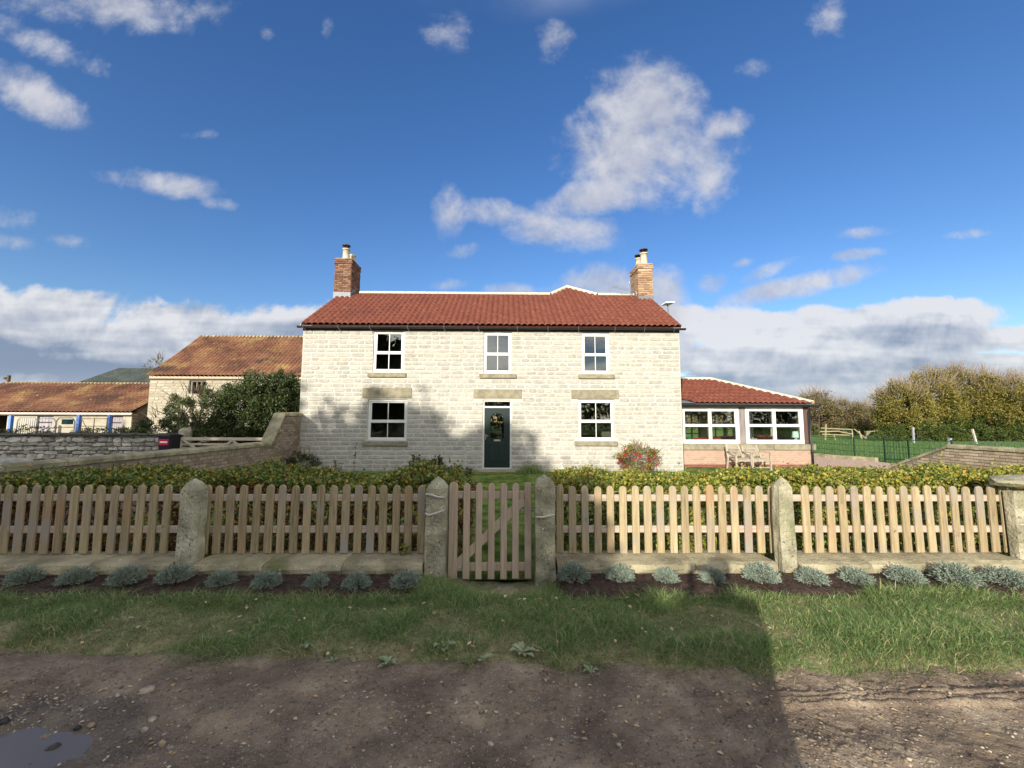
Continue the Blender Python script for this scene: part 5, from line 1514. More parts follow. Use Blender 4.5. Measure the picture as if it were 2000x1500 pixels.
hedge(-6.5, -.42, 5.15, 6.25, topL, 'green hedge with rust coloured lower leaves behind the left picket fence', MT['hedge_leaf'], MT['rust_leaf'], 60000, 95)
hedge(.50, 8.6, 5.15, 6.25, topR, 'yellowing leafy hedge behind the right picket fence', MT['hedge_leaf2'], MT['hedge_leaf2'], 82000, 96)

# ------------------------------------------------------------------ silver shrubs along the bed
def shrub_mesh(seed):
    r_ = np.random.default_rng(seed)
    stems = 420; Vs, Ns, Ss = [], [], []
    for k in range(stems):
        a = r_.uniform(0, 6.28); e = math.acos(r_.uniform(.0, 1)) * .95
        D = np.array([math.sin(e) * math.cos(a), math.sin(e) * math.sin(a), math.cos(e) * .92 + .05])
        rad = r_.uniform(.78, 1.08) * .155
        side = r_.normal(0, .35, (9, 3))
        tpos = r_.uniform(.55, 1.0, 9)
        Vs.append(D[None] * (rad * tpos)[:, None] + np.array([0, 0, .015])); Ns.append(D[None] * 1.1 + side); Ss.append(r_.uniform(.016, .032, 9))
    P = np.concatenate(Vs); nr = np.concatenate(Ns); S = np.concatenate(Ss)
    P[:, 2] = np.maximum(P[:, 2], .0)
    Vv, Ff = leaf_cloud(P, nr * 2.2, S, .26, .2, .7, False)
    me = np_mesh('foliage', Vv, Ff); me.materials.append(MT['silver_leaf']); return me
SHM = [shrub_mesh(i) for i in range(5)]
stem_me = None
ORD = ['first', 'second', 'third', 'fourth', 'fifth', 'sixth', 'seventh', 'eighth', 'ninth', 'tenth']
def shrub(px, py, wpx, label, k):
    p = atz(px, py, .11)
    p.z = float(h_bed(np.array([p.x]), np.array([p.y]))[0]) - .01
    t = thing('silver_shrub', p, label, 'shrub', 'silver grey dwarf shrubs in the soil bed')
    s_ = wpx / 800 * p.y / .33 * random.uniform(.84, 1.08)
    o = bpy.data.objects.new('foliage', SHM[k % 5]); put(o, t, p); o.scale = (s_, s_, s_ * random.uniform(.86, 1.05)); o.rotation_euler = (0, 0, random.uniform(0, 6.28)); tag(o, kind='stuff')
    global stem_me
    if stem_me is None:
        mb = MB()
        for q in range(14):
            a = q * .45; e = random.uniform(.2, 1.2); mb.tube([(0, 0, -.02), (.1 * math.sin(e) * math.cos(a), .1 * math.sin(e) * math.sin(a), .02 + .1 * math.cos(e))], [.004, .002], 4, False)
        tmp = mb.build('stems', MT['twig'], None, False, (0, 0, 0)); stem_me = tmp.data; bpy.data.objects.remove(tmp)
    o = bpy.data.objects.new('stems', stem_me); put(o, t, p); o.scale = (s_, s_, s_)
left = [(48, 1138, 62), (146, 1140, 64), (246, 1142, 62), (340, 1140, 62), (432, 1142, 62), (520, 1145, 58), (618, 1145, 52), (697, 1146, 62), (792, 1146, 62)]
rightb = [(1120, 1134, 60), (1212, 1132, 58), (1301, 1134, 54), (1392, 1136, 60), (1488, 1136, 64), (1586, 1138, 66), (1674, 1138, 66), (1770, 1138, 66), (1868, 1142, 72), (1966, 1142, 72)]
for i, (px, py, w_) in enumerate(left):
    shrub(px, py, w_, f'silver grey dwarf shrub, {ORD[len(left) - 1 - i]} to the left of the gate', i)
for i, (px, py, w_) in enumerate(rightb):
    shrub(px, py, w_, f'silver grey dwarf shrub, {ORD[i]} to the right of the gate', i + 2)

# small sprig growing out of the low wall beside a picket
sp_ = at(790, 1062, 4.66); k_ = 26
P_ = np.stack([sp_.x + rng.normal(0, .025, k_), 4.66 + rng.normal(0, .015, k_), .23 + rng.random(k_) * .11], 1)
V, F = leaf_cloud(P_, np.stack([rng.normal(0, 1, k_), rng.normal(-.3, .5, k_), rng.normal(.3, .4, k_)], 1), rng.uniform(.03, .05, k_), .6, .3, .3)
tag(obj('weed', np_mesh('weed', V, F), MT['hedge_leaf']), 'small green sprig sprouting from the low wall just left of the left gate post', 'weed')

# ------------------------------------------------------------------ garden walls beside the lawn
def garden_wall(xf, xb, path, coping_over, label, face_rot, mat, seed, bz=.25, limit=300):
    """wall running along Y. xf: x of the visible face, xb: x of the other face, path: [(y, ztop)]"""
    r_ = random.Random(seed)
    t = thing('garden_wall', ((xf + xb) / 2, path[-1][0], 0), label, 'garden wall')
    lo, hi = min(xf, xb), max(xf, xb)
    sgn = 1 if xf > xb else -1
    mb = MB(); poly = [(path[0][0], -.15)] + [(path[-1][0], -.15)] + [(y, z - .09) for y, z in reversed(path)]
    mb.prism(poly, lo + (.006 if sgn < 0 else 0), hi - (.006 if sgn > 0 else 0), 'x'); mb.build('core', MT['dark_mortar'], t)
    y0, y1 = path[0][0], path[-1][0]
    zat = lambda y: float(np.interp(y, [p[0] for p in path], [p[1] for p in path])) - .10
    zmax = max(p[1] for p in path)
    rects = []
    for (cx_, cz_, w, h) in brick_rects(0, y1 - y0, bz, zmax, .078, .235, .013):
        if cz_ + h / 2 < min(zat(y0 + cx_ - w / 2), zat(y0 + cx_ + w / 2)) + .01: rects.append((cx_, cz_, w, h))
    if sgn > 0: fr = lambda x, z: ((xf - .004, y0 + x, z), math.pi / 2)
    else: fr = lambda x, z: ((xf + .004, y0 + x, z), -math.pi / 2)
    place_pieces(t, 'brick', rects, BRK, mat, .03, fr, limit, 'brick_courses', key=lambda i: -(rects[i][1] - .02 * rects[i][0]))
    # coping stones
    a_, b_ = lo - coping_over, hi + coping_over
    for (ya, za), (yb, zb) in zip(path[:-1], path[1:]):
        ln = math.hypot(yb - ya, zb - za); n_ = max(1, round(ln / .8))
        for k in range(n_):
            p, q = k / n_, (k + 1) / n_ - .012 / ln
            bm = bmesh.new(); rows = []
            m_ = 6
            for j in range(m_ + 1):
                f = p + (q - p) * j / m_
                y, z = ya + (yb - ya) * f, za + (zb - za) * f
                rows.append([bm.verts.new((x + r_.uniform(-.006, .006), y, z + dz_ + r_.uniform(-.006, .006))) for x, dz_ in ((a_, -.10), (a_, -.035), (a_ + .06, -.004), ((a_ + b_) / 2, .008), (b_ - .06, -.004), (b_, -.035), (b_, -.10))])
            for j in range(m_):
                for i in range(7):
                    i2 = (i + 1) % 7; bm.faces.new((rows[j][i], rows[j][i2], rows[j + 1][i2], rows[j + 1][i]))
            bm.faces.new(list(reversed(rows[0]))); bm.faces.new(rows[-1])
            mb = MB(); mb.bm(bm); mb.build('coping_stone', MT['coping'], t)
    return t
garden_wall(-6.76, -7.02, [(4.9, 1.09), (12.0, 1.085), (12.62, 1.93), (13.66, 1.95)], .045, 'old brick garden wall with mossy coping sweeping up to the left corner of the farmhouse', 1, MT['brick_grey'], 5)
MT['brick_sun'] = material('sunlit grey buff brick', [(0, srgb(120, 104, 86)), (.5, srgb(150, 134, 114)), (1, srgb(172, 156, 134))], scale=7, rnd=.65, bump=.4, bscale=50, bdist=.01)  # lighter copy of the grey wall brick, sunlight put into its colour
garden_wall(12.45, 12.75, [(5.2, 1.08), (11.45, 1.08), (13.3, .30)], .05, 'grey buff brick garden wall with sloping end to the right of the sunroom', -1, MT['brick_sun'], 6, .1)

# ------------------------------------------------------------------ rubble wall of the yard
RY = 18.0
rw = thing('rubble_wall', (at(170, 860, RY).x, RY, 0), 'dry grey rubble stone wall across the farmyard on the left', 'stone wall')
rx0, rx1 = -27.0, at(338, 860, RY).x
mb = MB(); mb.box(rx0, rx1, RY + .03, RY + .5, -.1, 1.0); mb.build('core', MT['dark_mortar'], rw)
def rubble_proto(seed):
    r_ = random.Random(seed); n = 9; pts = []
    for k in range(n):
        a = 2 * math.pi * k / n + r_.uniform(-.2, .2); q = max(abs(math.cos(a)), abs(math.sin(a)))
        rr = .5 / q ** .92 * r_.uniform(.86, 1.04); pts.append((math.cos(a) * rr, math.sin(a) * rr))
    V = []
    for y, s_ in ((.5, 1.0), (-.2, 1.0), (-.5, .80)):
        for x, z in pts: V.append((max(-.52, min(.52, x * s_)), y + (r_.uniform(-.2, .2) if y == -.5 else 0), max(-.52, min(.52, z * s_))))
    F = [(q * n + k, q * n + (k + 1) % n, (q + 1) * n + (k + 1) % n, (q + 1) * n + k) for q in range(2) for k in range(n)] + [tuple(2 * n + k for k in range(n))]
    return V, F
RUB = [rubble_proto(i) for i in range(12)]
rr_ = lay_courses(rx0, rx1, 0, 1.0, .17, .45, .42, .6, .02)
rr_ = [(x, z + random.uniform(-.02, .02), w * random.uniform(.96, 1.08), h * random.uniform(.9, 1.25)) for x, z, w, h in rr_]
place_pieces(rw, 'stone', rr_, RUB, MT['rubble'], .13, lambda x, z: ((x, RY + .02, z), random.uniform(-.06, .06)), 300, key=lambda i: -rr_[i][0])
x = rx0
while x < rx1:
    l_ = random.uniform(.5, .95); mb = MB(); mb.cbox(x, min(x + l_ - .02, rx1 + .05), RY - .10, RY + .52, 1.0 + random.uniform(-.01, .02), 1.09 + random.uniform(-.02, .03), .025, .02); mb.build('coping_stone', plain('dark weathered flag', srgb(84, 82, 76), .9, .2), rw); x += l_

# wheelie bin
bx0, bx1, by = at(307, 865, 17.3).x, at(332, 865, 17.3).x, 17.3
wb = thing('wheelie_bin', ((bx0 + bx1) / 2, by, 0), 'black wheelie bin with a red and white sticker standing against the rubble wall', 'wheelie bin')
w_ = bx1 - bx0; cx_ = (bx0 + bx1) / 2
bm = bmesh.new(); rows = []
for z, s_ in ((.06, .82), (.35, .88), (.7, .95), (.98, 1.0)):
    rows.append([bm.verts.new((cx_ + u * w_ / 2 * s_, by + .32 + v * .33 * s_, z)) for u, v in ((-1, -.85), (-.85, -1), (.85, -1), (1, -.85), (1, .9), (-1, .9))])
for a, b in zip(rows[:-1], rows[1:]):
    for i in range(6): bm.faces.new((a[i], a[(i + 1) % 6], b[(i + 1) % 6], b[i]))
bm.faces.new(list(reversed(rows[0]))); bm.faces.new(rows[-1])
mb = MB(); mb.bm(bm); mb.build('body', MT['bin'], wb)
mb = MB(); mb.cbox(cx_ - w_ / 2 - .03, cx_ + w_ / 2 + .03, by - .06, by + .66, .985, 1.06, .025); mb.cbox(cx_ - w_ / 2 + .03, cx_ + w_ / 2 - .03, by + .02, by + .6, 1.06, 1.09, .02); mb.build('lid', MT['bin'], wb)
mb = MB(); mb.tube([(cx_ - w_ / 2, by + .72, 1.0), (cx_ + w_ / 2, by + .72, 1.0)], .018, 6); mb.build('handle', MT['black'], wb)
for s_ in (-1, 1):
    mb = MB(); mb.tube([(cx_ + s_ * (w_ / 2 - .06), by + .62, .10), (cx_ + s_ * (w_ / 2 + .0), by + .62, .10)], .10, 12); mb.build('wheel', MT['black'], wb)
mb = MB(); mb.box(cx_ - .19, cx_ + .19, by - .006, by + .02, .66, .90); stk = mb.build('sticker', MT['red'], wb)
mb = MB(); mb.box(cx_ - .15, cx_ + .15, by - .0085, by - .0062, .745, .81); mb.build('sticker_band', MT['white'], stk)

# five bar gate with its round topped stone post
gp = at(362, 850, 18.4)
mb = MB(); zt = at(362, 835.5, 18.4).z
mb.lathe(gp.x, 18.4, [(.26, -.1), (.25, zt - .2), (.24, zt - .1), (.18, zt - .03), (.08, zt)], 12)
tag(mb.build('stone_post', MT['post_stone'], None, True), 'round topped stone post behind the yard gate beside the bin', 'stone post')
YG = 17.9
pale = material('pale gate timber', [(0, srgb(168, 154, 132)), (1, srgb(198, 184, 160))], scale=4, stretch=(.4, 6, 6), rnd=.3)
yg = thing('yard_gate', (at(440, 860, YG).x, YG, 0), 'pale timber field gate with diagonal braces closing the yard entrance', 'gate')
gx0, gx1 = at(351, 860, YG).x, at(566, 860, YG).x
zt = at(440, 854.5, YG).z
mb = MB(); mb.cbox(gx0, gx1, YG - .04, YG + .04, zt - .13, zt, .008); mb.build('top_rail', pale, yg)
for z in (.16, .32, .48, .66):
    mb = MB(); mb.cbox(gx0 + .12, gx1 - .08, YG - .02, YG + .02, z - .045, z + .045, .005); mb.build('rail', pale, yg)
for xa in (gx0, gx1 - .08):
    mb = MB(); mb.cbox(xa, xa + .11, YG - .037, YG + .037, .08, zt - .132, .006); mb.build('stile', pale, yg)
xm = at(455, 860, YG).x
for a, b in (((xm, zt - .12), (xm - 1.0, .14)), ((xm, zt - .12), (xm + 1.0, .14)), ((gx0 + .2, zt - .12), (gx0 + 1.3, .14)), ((gx1 - .2, zt - .12), (gx1 - 1.2, .14))):
    mb = MB(); mb.bar((a[0], YG - .045, a[1]), (b[0], YG - .045, b[1]), .028, .085); mb.build('brace', pale, yg)
mb = MB(); mb.bar((gx0 - .05, YG - .03, zt + .1), (gx0 + .03, YG - .05, zt - .2), .03, .03); mb.bar((gx0 - .16, YG, zt + .16), (gx0 - .02, YG, zt - .1), .02, .02); mb.build('latch', MT['galv'], yg)

# ------------------------------------------------------------------ barns
BY = 27.0
bX0, bX1 = at(290, 780, BY).x, -9.5
beZ = at(440, 737, BY).z
barn = thing('stone_barn', ((bX0 + bX1) / 2, BY, 0), 'tall cream stone barn with lichened orange pantile roof behind the yard trees', 'barn')
brY = 31.3; brZ = at(480, 657.5, brY).z
bw = rect(370, 743, 401, 769, BY)
mb = MB(); wall_with_holes(mb, bX0, bX1, -.2, beZ, BY, BY + .5, [tuple(bw)])
for xa, xb in ((bX0, bX0 + .5), (bX1 - .5, bX1)):
    mb.prism([(BY + .5, -.2), (35.6, -.2), (35.6, beZ), (brY, brZ - .1), (BY + .5, beZ + .3)], xa, xb, 'x')
mb.box(bX0 + .5, bX1 - .5, 35.1, 35.6, -.2, beZ); mb.build('wall', MT['barn_mortar'], barn)
bs = lay_courses(bX0, bX1, .0, beZ - .05, .19, .2, .45, .45, .03, [tuple(bw)])
place_pieces(barn, 'stone', bs, STONES, MT['barn_stone'], .06, lambda x, z: ((x, BY + .01, z), 0), 300, key=lambda i: bs[i][0] * .6 - bs[i][1] + (8 if bs[i][1] < 1.2 else 0))
w = bw; mb = MB()
mb.box(w[0], w[0] + .14, BY + .1, BY + .25, w[2], w[3]); mb.box(w[1] - .08, w[1], BY + .1, BY + .25, w[2], w[3]); mb.box(w[0] + .14, w[1] - .08, BY + .1, BY + .25, w[3] - .08, w[3])
win = mb.build('window', plain('peeling white frame', srgb(120, 118, 108), .8, .2), barn)
mb = MB(); mb.box(w[0] + .36, w[0] + .42, BY + .14, BY + .2, w[2] + .3, w[3] - .08); mb.box(w[1] - .42, w[1] - .36, BY + .14, BY + .2, w[2] + .5, w[3] - .08); mb.build('frame', MT['twig'], win)
mb = MB(); mb.box(bX0, bX1, BY - .08, BY - .01, beZ - .1, beZ + .05); mb.build('eaves_board', plain('pale eaves course', srgb(176, 166, 142), .9, .1), barn)
def old_roof(parent, x0, x1, y0, z0, y1, z1, tw, tl, mat, amp=.125, ridge=True, back=None):
    sl = math.atan2(z1 - z0, y1 - y0); ln = math.hypot(y1 - y0, z1 - z0)
    nr_ = max(1, round(ln / tl)); nc_ = max(1, round((x1 - x0) / tw)); tw = (x1 - x0) / nc_; tl = ln / nr_
    V0, F0 = pantile(tw, tl, amp, .010, 6, .012)
    c_, s_ = math.cos(sl), math.sin(sl); V2, F2 = [], []
    for r_ in range(nr_):
        for k in range(nc_):
            x = x0 + (k + .5) * tw; s0 = r_ * tl
            sag = -.10 * math.sin(math.pi * (r_ + .5) / nr_) * (.6 + .8 * float(fbm(np.array([x * .25]), np.array([2.0]), 2, 3)[0]))
            oy, oz = y0 + s0 * c_, z0 + s0 * s_ + sag
            jx, jr, jt = random.uniform(-.006, .006), random.uniform(-.008, .008), random.uniform(-.005, .005)
            if random.random() < .012: jr, jt = random.uniform(-.15, .15), -.03
            b = len(V2)
            for vx, vy, vz in V0:
                X = vx + jx + jr * vy; Z = vz + jt
                V2.append((x + X, oy + vy * c_ - Z * s_, oz + vy * s_ + Z * c_))
            F2 += [tuple(q + b for q in f) for f in F0]
    V2 = np.array(V2); me = bpy.data.meshes.new('roof_tiles'); me.from_pydata((V2 - V2[0]).tolist(), [], F2); me.polygons.foreach_set('use_smooth', np.ones(len(me.polygons), dtype=bool)); me.update()
    tag(obj('roof_tiles', me, mat, parent, V2[0]), kind='stuff')
    mb = MB(); by = 2 * y1 - y0
    mb.add([(x0 + .05, y0 + .1, z0 - .22), (x1 - .05, y0 + .1, z0 - .22), (x1 - .05, y1, z1 - .22), (x0 + .05, y1, z1 - .22), (x0 + .05, by, z0 - .2), (x1 - .05, by, z0 - .2)], [(0, 1, 2, 3), (3, 2, 5, 4)])
    mb.build('roof_deck', mat, parent)
    if ridge: ridge_run(parent, (x0, y1, z1 - .02), (x1, y1, z1 - .02), seg=.62, r_=.15, mat=MT['coping'])
old_roof(barn, bX0 - .12, bX1, BY - .22, beZ + .06, brY, brZ, .27, .36, MT['old_tile'])

LY = 27.5
lX0, lX1 = -37.5, at(258, 806, LY).x
leZ = at(130, 807, LY).z
low = thing('low_barn', ((lX0 + lX1) / 2, LY, 0), 'long low cream farm shed with sagging orange pantile roof at the far left', 'barn')
lrY = 31.2; lrZ = at(150, 749, lrY).z
ops = [(at(-60, 820, LY).x, at(14, 820, LY).x, -.1, 2.0), (at(216, 820, LY).x, at(240, 820, LY).x, -.1, 1.95), (at(72, 820, LY).x, at(104, 820, LY).x, -.1, 1.95)]
mb = MB(); wall_with_holes(mb, lX0, lX1, -.2, leZ - .02, LY, LY + .4, ops)
mb.prism([(LY + .4, -.2), (34.9, -.2), (34.9, leZ), (lrY, lrZ - .15), (LY + .4, leZ + .2)], lX0, lX0 + .4, 'x'); mb.box(lX0 + .4, lX1 - .4, 34.5, 34.9, -.2, leZ)
mb.build('wall', MT['barn_stone'], low)
mb = MB(); mb.prism([(LY + .4, -.2), (34.9, -.2), (34.9, leZ), (lrY, lrZ - .15), (LY + .4, leZ + .2)], lX1 - .4, lX1, 'x'); gw = mb.build('gable_wall', MT['dark_mortar'], low)
gr_ = [(cx2, cz2, w2, h2) for cx2, cz2, w2, h2 in brick_rects(0, 6, .8, 4.6, .15, .42, .025) if cz2 + h2 / 2 < leZ + (cx2 - .4) * (lrZ - leZ) / (lrY - LY) - .1 or cz2 < leZ - .1]
V, F = [], []; facing(gr_, (lX1 - .005, LY + .01), math.pi / 2, V, F, .06); mb = MB(); mb.v, mb.f = V, F; tag(mb.build('brick_courses', MT['brick_grey'], low), kind='stuff')
mb = MB(); mb.box(lX0, lX1 + .05, LY - .1, LY - .01, leZ - .08, leZ + .04); mb.build('gutter_board', plain('white eaves board', srgb(206, 202, 192), .7, .2), low)
board = material('grey door boards', [(0, srgb(128, 120, 122)), (1, srgb(172, 164, 166))], scale=4, stretch=(6, 1, .3), rnd=.4)
for h in ops[1:]:
    n_ = 5; wd = (h[1] - h[0]) / n_
    dr = thing('tmp', (0, 0, 0), None, None); bpy.data.objects.remove(dr)
    mb = MB(); mb.box(h[0], h[1], LY + .16, LY + .22, h[2] + .1, h[3]); d_ = mb.build('door', board, low)
    for k in range(n_):
        mb = MB(); mb.box(h[0] + k * wd + .008, h[0] + (k + 1) * wd - .008, LY + .12, LY + .158, h[2] + .1, h[3] - .02); mb.build('board', board, d_)
    for z in (.5, 1.5):
        mb = MB(); mb.box(h[0] + .03, h[1] - .2, LY + .10, LY + .119, z - .04, z + .04); mb.build('hinge_strap', MT['black'], d_)
old_roof(low, lX0 - .1, lX1 + .12, LY - .25, leZ + .06, lrY, lrZ, .27, .36, MT['old_tile'])

gb = thing('green_barn', (-42, 48, 0), 'far green sheet metal farm building rising behind the low shed', 'barn')
gx0, gx1 = at(155, 748, 48).x, -34.0
gz0 = at(155, 748, 48).z; gz1 = at(213, 720, 52.5).z
mb = MB(); n_ = 46
for k in range(n_):
    xa = gx0 + (gx1 - gx0) * k / n_; xb = gx0 + (gx1 - gx0) * (k + 1) / n_; wd = xb - xa
    pr_ = [(xa, 0), (xa + wd * .62, 0), (xa + wd * .72, .16), (xa + wd * .9, .16), (xb, 0)]
    for (x1_, h1), (x2_, h2) in zip(pr_[:-1], pr_[1:]):
        mb.add([(x1_, 47.8, gz0 + h1), (x2_, 47.8, gz0 + h2), (x2_, 52.5, gz1 + h2), (x1_, 52.5, gz1 + h1)], [(0, 1, 2, 3)])
mb.add([(gx0, 52.5, gz1), (gx1, 52.5, gz1), (gx1, 57.2, gz0), (gx0, 57.2, gz0)], [(0, 1, 2, 3)])
mb.build('roof', MT['tin'], gb)
mb = MB(); mb.prism([(48, -.2), (57, -.2), (57, gz0 - .05), (52.5, gz1 - .05), (48, gz0 - .05)], gx0 + .1, gx1 - .1, 'x'); mb.build('wall', MT['tin'], gb)

# yard ironwork
for (p0, p1, pt, lab) in ((17.5, 24, 811, 'leftmost of the three blue steel posts before the low shed'), (150, 157.5, 810, 'middle blue steel post, right of the grey hurdles before the low shed'), (210.5, 216, 810, 'rightmost blue steel post, beside the grey board door of the low shed')):
    a, b = at(p0, 825, 25.5), at(p1, 825, 25.5); zt = at(p0, pt, 25.5).z
    mb = MB(); w_ = (b.x - a.x) * .7
    mb.box(a.x, a.x + w_, 25.45, 25.475, -.05, zt); mb.box(a.x, a.x + w_, 25.6, 25.625, -.05, zt); mb.box(a.x + w_ * .42, a.x + w_ * .58, 25.475, 25.6, -.05, zt)
    tag(mb.build('steel_post', MT['blue']), lab, 'steel post', 'blue steel posts in the yard')
def hurdle(px0, px1, pyt, Y, label, vertical):
    a, b = at(px0, pyt, Y), at(px1, pyt, Y); zt = a.z
    t = thing('metal_hurdle', ((a.x + b.x) / 2, Y, 0), label, 'metal hurdle', 'galvanised hurdles in the yard')
    mb = MB(); r_ = .03
    mb.tube([(a.x, Y, .1), (a.x, Y, zt - .2), (a.x + .15, Y, zt), (b.x - .15, Y, zt), (b.x, Y, zt - .2), (b.x, Y, .1)], r_, 6); mb.build('frame', MT['galv'], t)
    if vertical:
        n_ = 9
        for k in range(1, n_):
            x = a.x + (b.x - a.x) * k / n_; mb = MB(); mb.tube([(x, Y, .2), (x, Y, zt)], .018, 5); mb.build('bar', MT['galv'], t)
    else:
        for z in (zt - .55, zt - 1.0, zt - 1.4):
            mb = MB(); mb.tube([(a.x, Y, z), (b.x, Y, z)], .024, 5); mb.build('rail', MT['galv'], t)
    mb = MB(); mb.tube([(a.x, Y, .25), (b.x, Y, .25)], .024, 5); mb.build('rail', MT['galv'], t)
hurdle(35, 73, 815, 24.3, 'galvanised hurdle with upright bars and rounded top left of the railed hurdle', True)
hurdle(74, 110, 817, 24.4, 'railed galvanised hurdle in the middle of the yard', False)
hurdle(111, 147, 816, 24.5, 'railed galvanised hurdle next to the middle blue post', False)
fm = thing('field_gate', (at(190, 820, 25).x, 25, 0), 'thin rusty farm gate hung between the middle and right blue posts', 'gate')
rust = plain('rusty steel', srgb(120, 96, 76), .8, .2)
a, b = at(160, 812, 25.2), at(210, 812, 25.2)
for z in (.5, .9, 1.3, 1.75):
    mb = MB(); mb.tube([(a.x, 25.2, z), (b.x, 25.2, z)], .02, 5); mb.build('rail', rust, fm)
for x in (a.x, (a.x + b.x) / 2, b.x):
    mb = MB(); mb.tube([(x, 25.2, .1), (x, 25.2, 1.8)], .025, 5); mb.build('stile', rust, fm)
mb = MB(); mb.tube([(a.x, 25.2, 1.75), ((a.x + b.x) / 2, 25.2, .5)], .018, 5); mb.build('brace', rust, fm)
tb = at(121, 824, 24.0); mb = MB(); mb.cbox(tb.x - .20, tb.x + .20, 24.14, 24.46, tb.z - .14, tb.z + .12, .03); mb.cbox(tb.x - .22, tb.x + .22, 24.12, 24.47, tb.z + .12, tb.z + .15, .01)
tag(mb.build('feed_bin', plain('teal plastic tub', srgb(30, 78, 82), .5, .3)), 'dark teal feed tub hung among the hurdles', 'tub')
pl_ = at(17, 740, 45); mb = MB(); zt = at(17, 733, 45).z
mb.tube([(pl_.x, 45, -.1), (pl_.x, 45, zt)], [.17, .14], 8); post_pole = mb.build('pole', MT['bark'])
bpy.data.objects.remove(post_pole)
up_ = thing('utility_pole', (pl_.x, 45, 0), 'dark timber utility pole above the left end of the low shed roof', 'pole')
mb = MB(); mb.tube([(pl_.x, 45, -.1), (pl_.x, 45, zt)], [.17, .14], 8); mb.build('shaft', MT['bark'], up_)
mb = MB(); mb.cbox(pl_.x - .42, pl_.x - .14, 44.85, 45.1, zt - .45, zt - .22, .03); mb.tube([(pl_.x - .2, 45, zt - .2), (pl_.x + .05, 45, zt - .1)], .04, 5); mb.build('insulator', MT['black'], up_)

# ------------------------------------------------------------------ trees and bushes
def crown_points(n, c, rad, K, spread, seed, shell=.55, flat_bottom=None):
    r_ = np.random.default_rng(seed)
    u = r_.normal(0, 1, (K, 3)); u /= np.linalg.norm(u, axis=1)[:, None]
    rr = r_.uniform(shell, 1.0, K) ** .8
    C = u * rr[:, None]
    w = r_.uniform(.5, 1.5, K); w /= w.sum()
    k = r_.choice(K, n, p=w)
    g = r_.normal(0, 1, (n, 3)); gl_ = np.linalg.norm(g, axis=1)[:, None]; g = g / gl_ * (r_.random((n, 1)) ** .45)
    P = C[k] + g * spread * r_.uniform(.6, 1.2, (K, 1))[k]
    P = P * np.array(rad) + np.array(c)
    if flat_bottom is not None: P = P[P[:, 2] > flat_bottom]
    nr = (P - np.array(c)) / np.array(rad)
    return P, nr, C * np.array(rad) + np.array(c)

def tree(name, base, c, rad, n, leaf, mat, label, cat='tree', group=None, K=60, spread=.24, seed=0, trunk_r=.12, trunk_n=1, twigs=0, asp=.6, low_mat=None, low_z=0, twig_len=.8, mats_kind='crown', bark='bark', limbs=18, shell=.55):
    t = thing(name, base, label, cat, group)
    P, nr, C = crown_points(n, c, rad, K, spread, seed, shell, base[2] + .05)
    r_ = random.Random(seed)
    sz = rng.uniform(.65, 1.25, len(P)) * leaf
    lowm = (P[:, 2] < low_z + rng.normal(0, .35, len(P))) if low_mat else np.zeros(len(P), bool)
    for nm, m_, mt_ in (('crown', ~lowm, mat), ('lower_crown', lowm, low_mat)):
        if m_.sum() == 0: continue
        V, F = leaf_cloud(P[m_], nr[m_] * .5 + np.array([0, 0, .15]), sz[m_], asp, .3, .9, False)
        tag(obj(nm, np_mesh(nm, V - np.array(base), F), mt_, t, base), kind='stuff')
    mb = MB(); base = Vector(base)
    for q in range(trunk_n):
        o_ = Vector((r_.uniform(-1, 1), r_.uniform(-1, 1), 0)) * (rad[0] * .35 if trunk_n > 1 else 0)
        top = Vector((c[0], c[1], c[2])) + o_ * .8
        b0 = base + o_ * .6
        mid = b0.lerp(top, .5) + Vector((r_.uniform(-.1, .1), r_.uniform(-.1, .1), 0)) * rad[0]
        mb.tube([b0 - Vector((0, 0, .15)), b0.lerp(mid, .5), mid, top], [trunk_r * 1.2, trunk_r, trunk_r * .75, trunk_r * .35], 7)
    mb.build('trunk', MT[bark], t, True)
    mb = MB()
    idx = list(range(len(C))); r_.shuffle(idx)
    for k in idx[:limbs]:
        e = Vector(C[k]); s0 = base.lerp(Vector(c), r_.uniform(.35, .95))
        m = s0.lerp(e, .5) + Vector((0, 0, r_.uniform(-.05, .15) * rad[2]))
        mb.tube([s0, m, e], [trunk_r * .4, trunk_r * .25, trunk_r * .08], 5, False)
    if limbs: tag(mb.build('limbs', MT[bark], t, True), kind='stuff')
    if twigs:
        mb = MB(); 
        for q in range(twigs):
            a = r_.uniform(0, 6.28); e = r_.uniform(0, 1.15)
            D = Vector((math.sin(e) * math.cos(a), math.sin(e) * math.sin(a), math.cos(e)))
            p = Vector(c) + Vector((D.x * rad[0], D.y * rad[1], D.z * rad[2])) * r_.uniform(.7, 1.0)
            d2 = (D + Vector((r_.uniform(-.5, .5), r_.uniform(-.5, .5), r_.uniform(0, .6)))).normalized() * twig_len * r_.uniform(.4, 1.1)
            mb.tube([p, p + d2 * .5 + Vector((r_.uniform(-.05, .05), 0, r_.uniform(-.03, .05))), p + d2], [.02, .014, .006], 3, False)
        tag(mb.build('twigs', MT['twig'], t), kind='stuff')
    return t

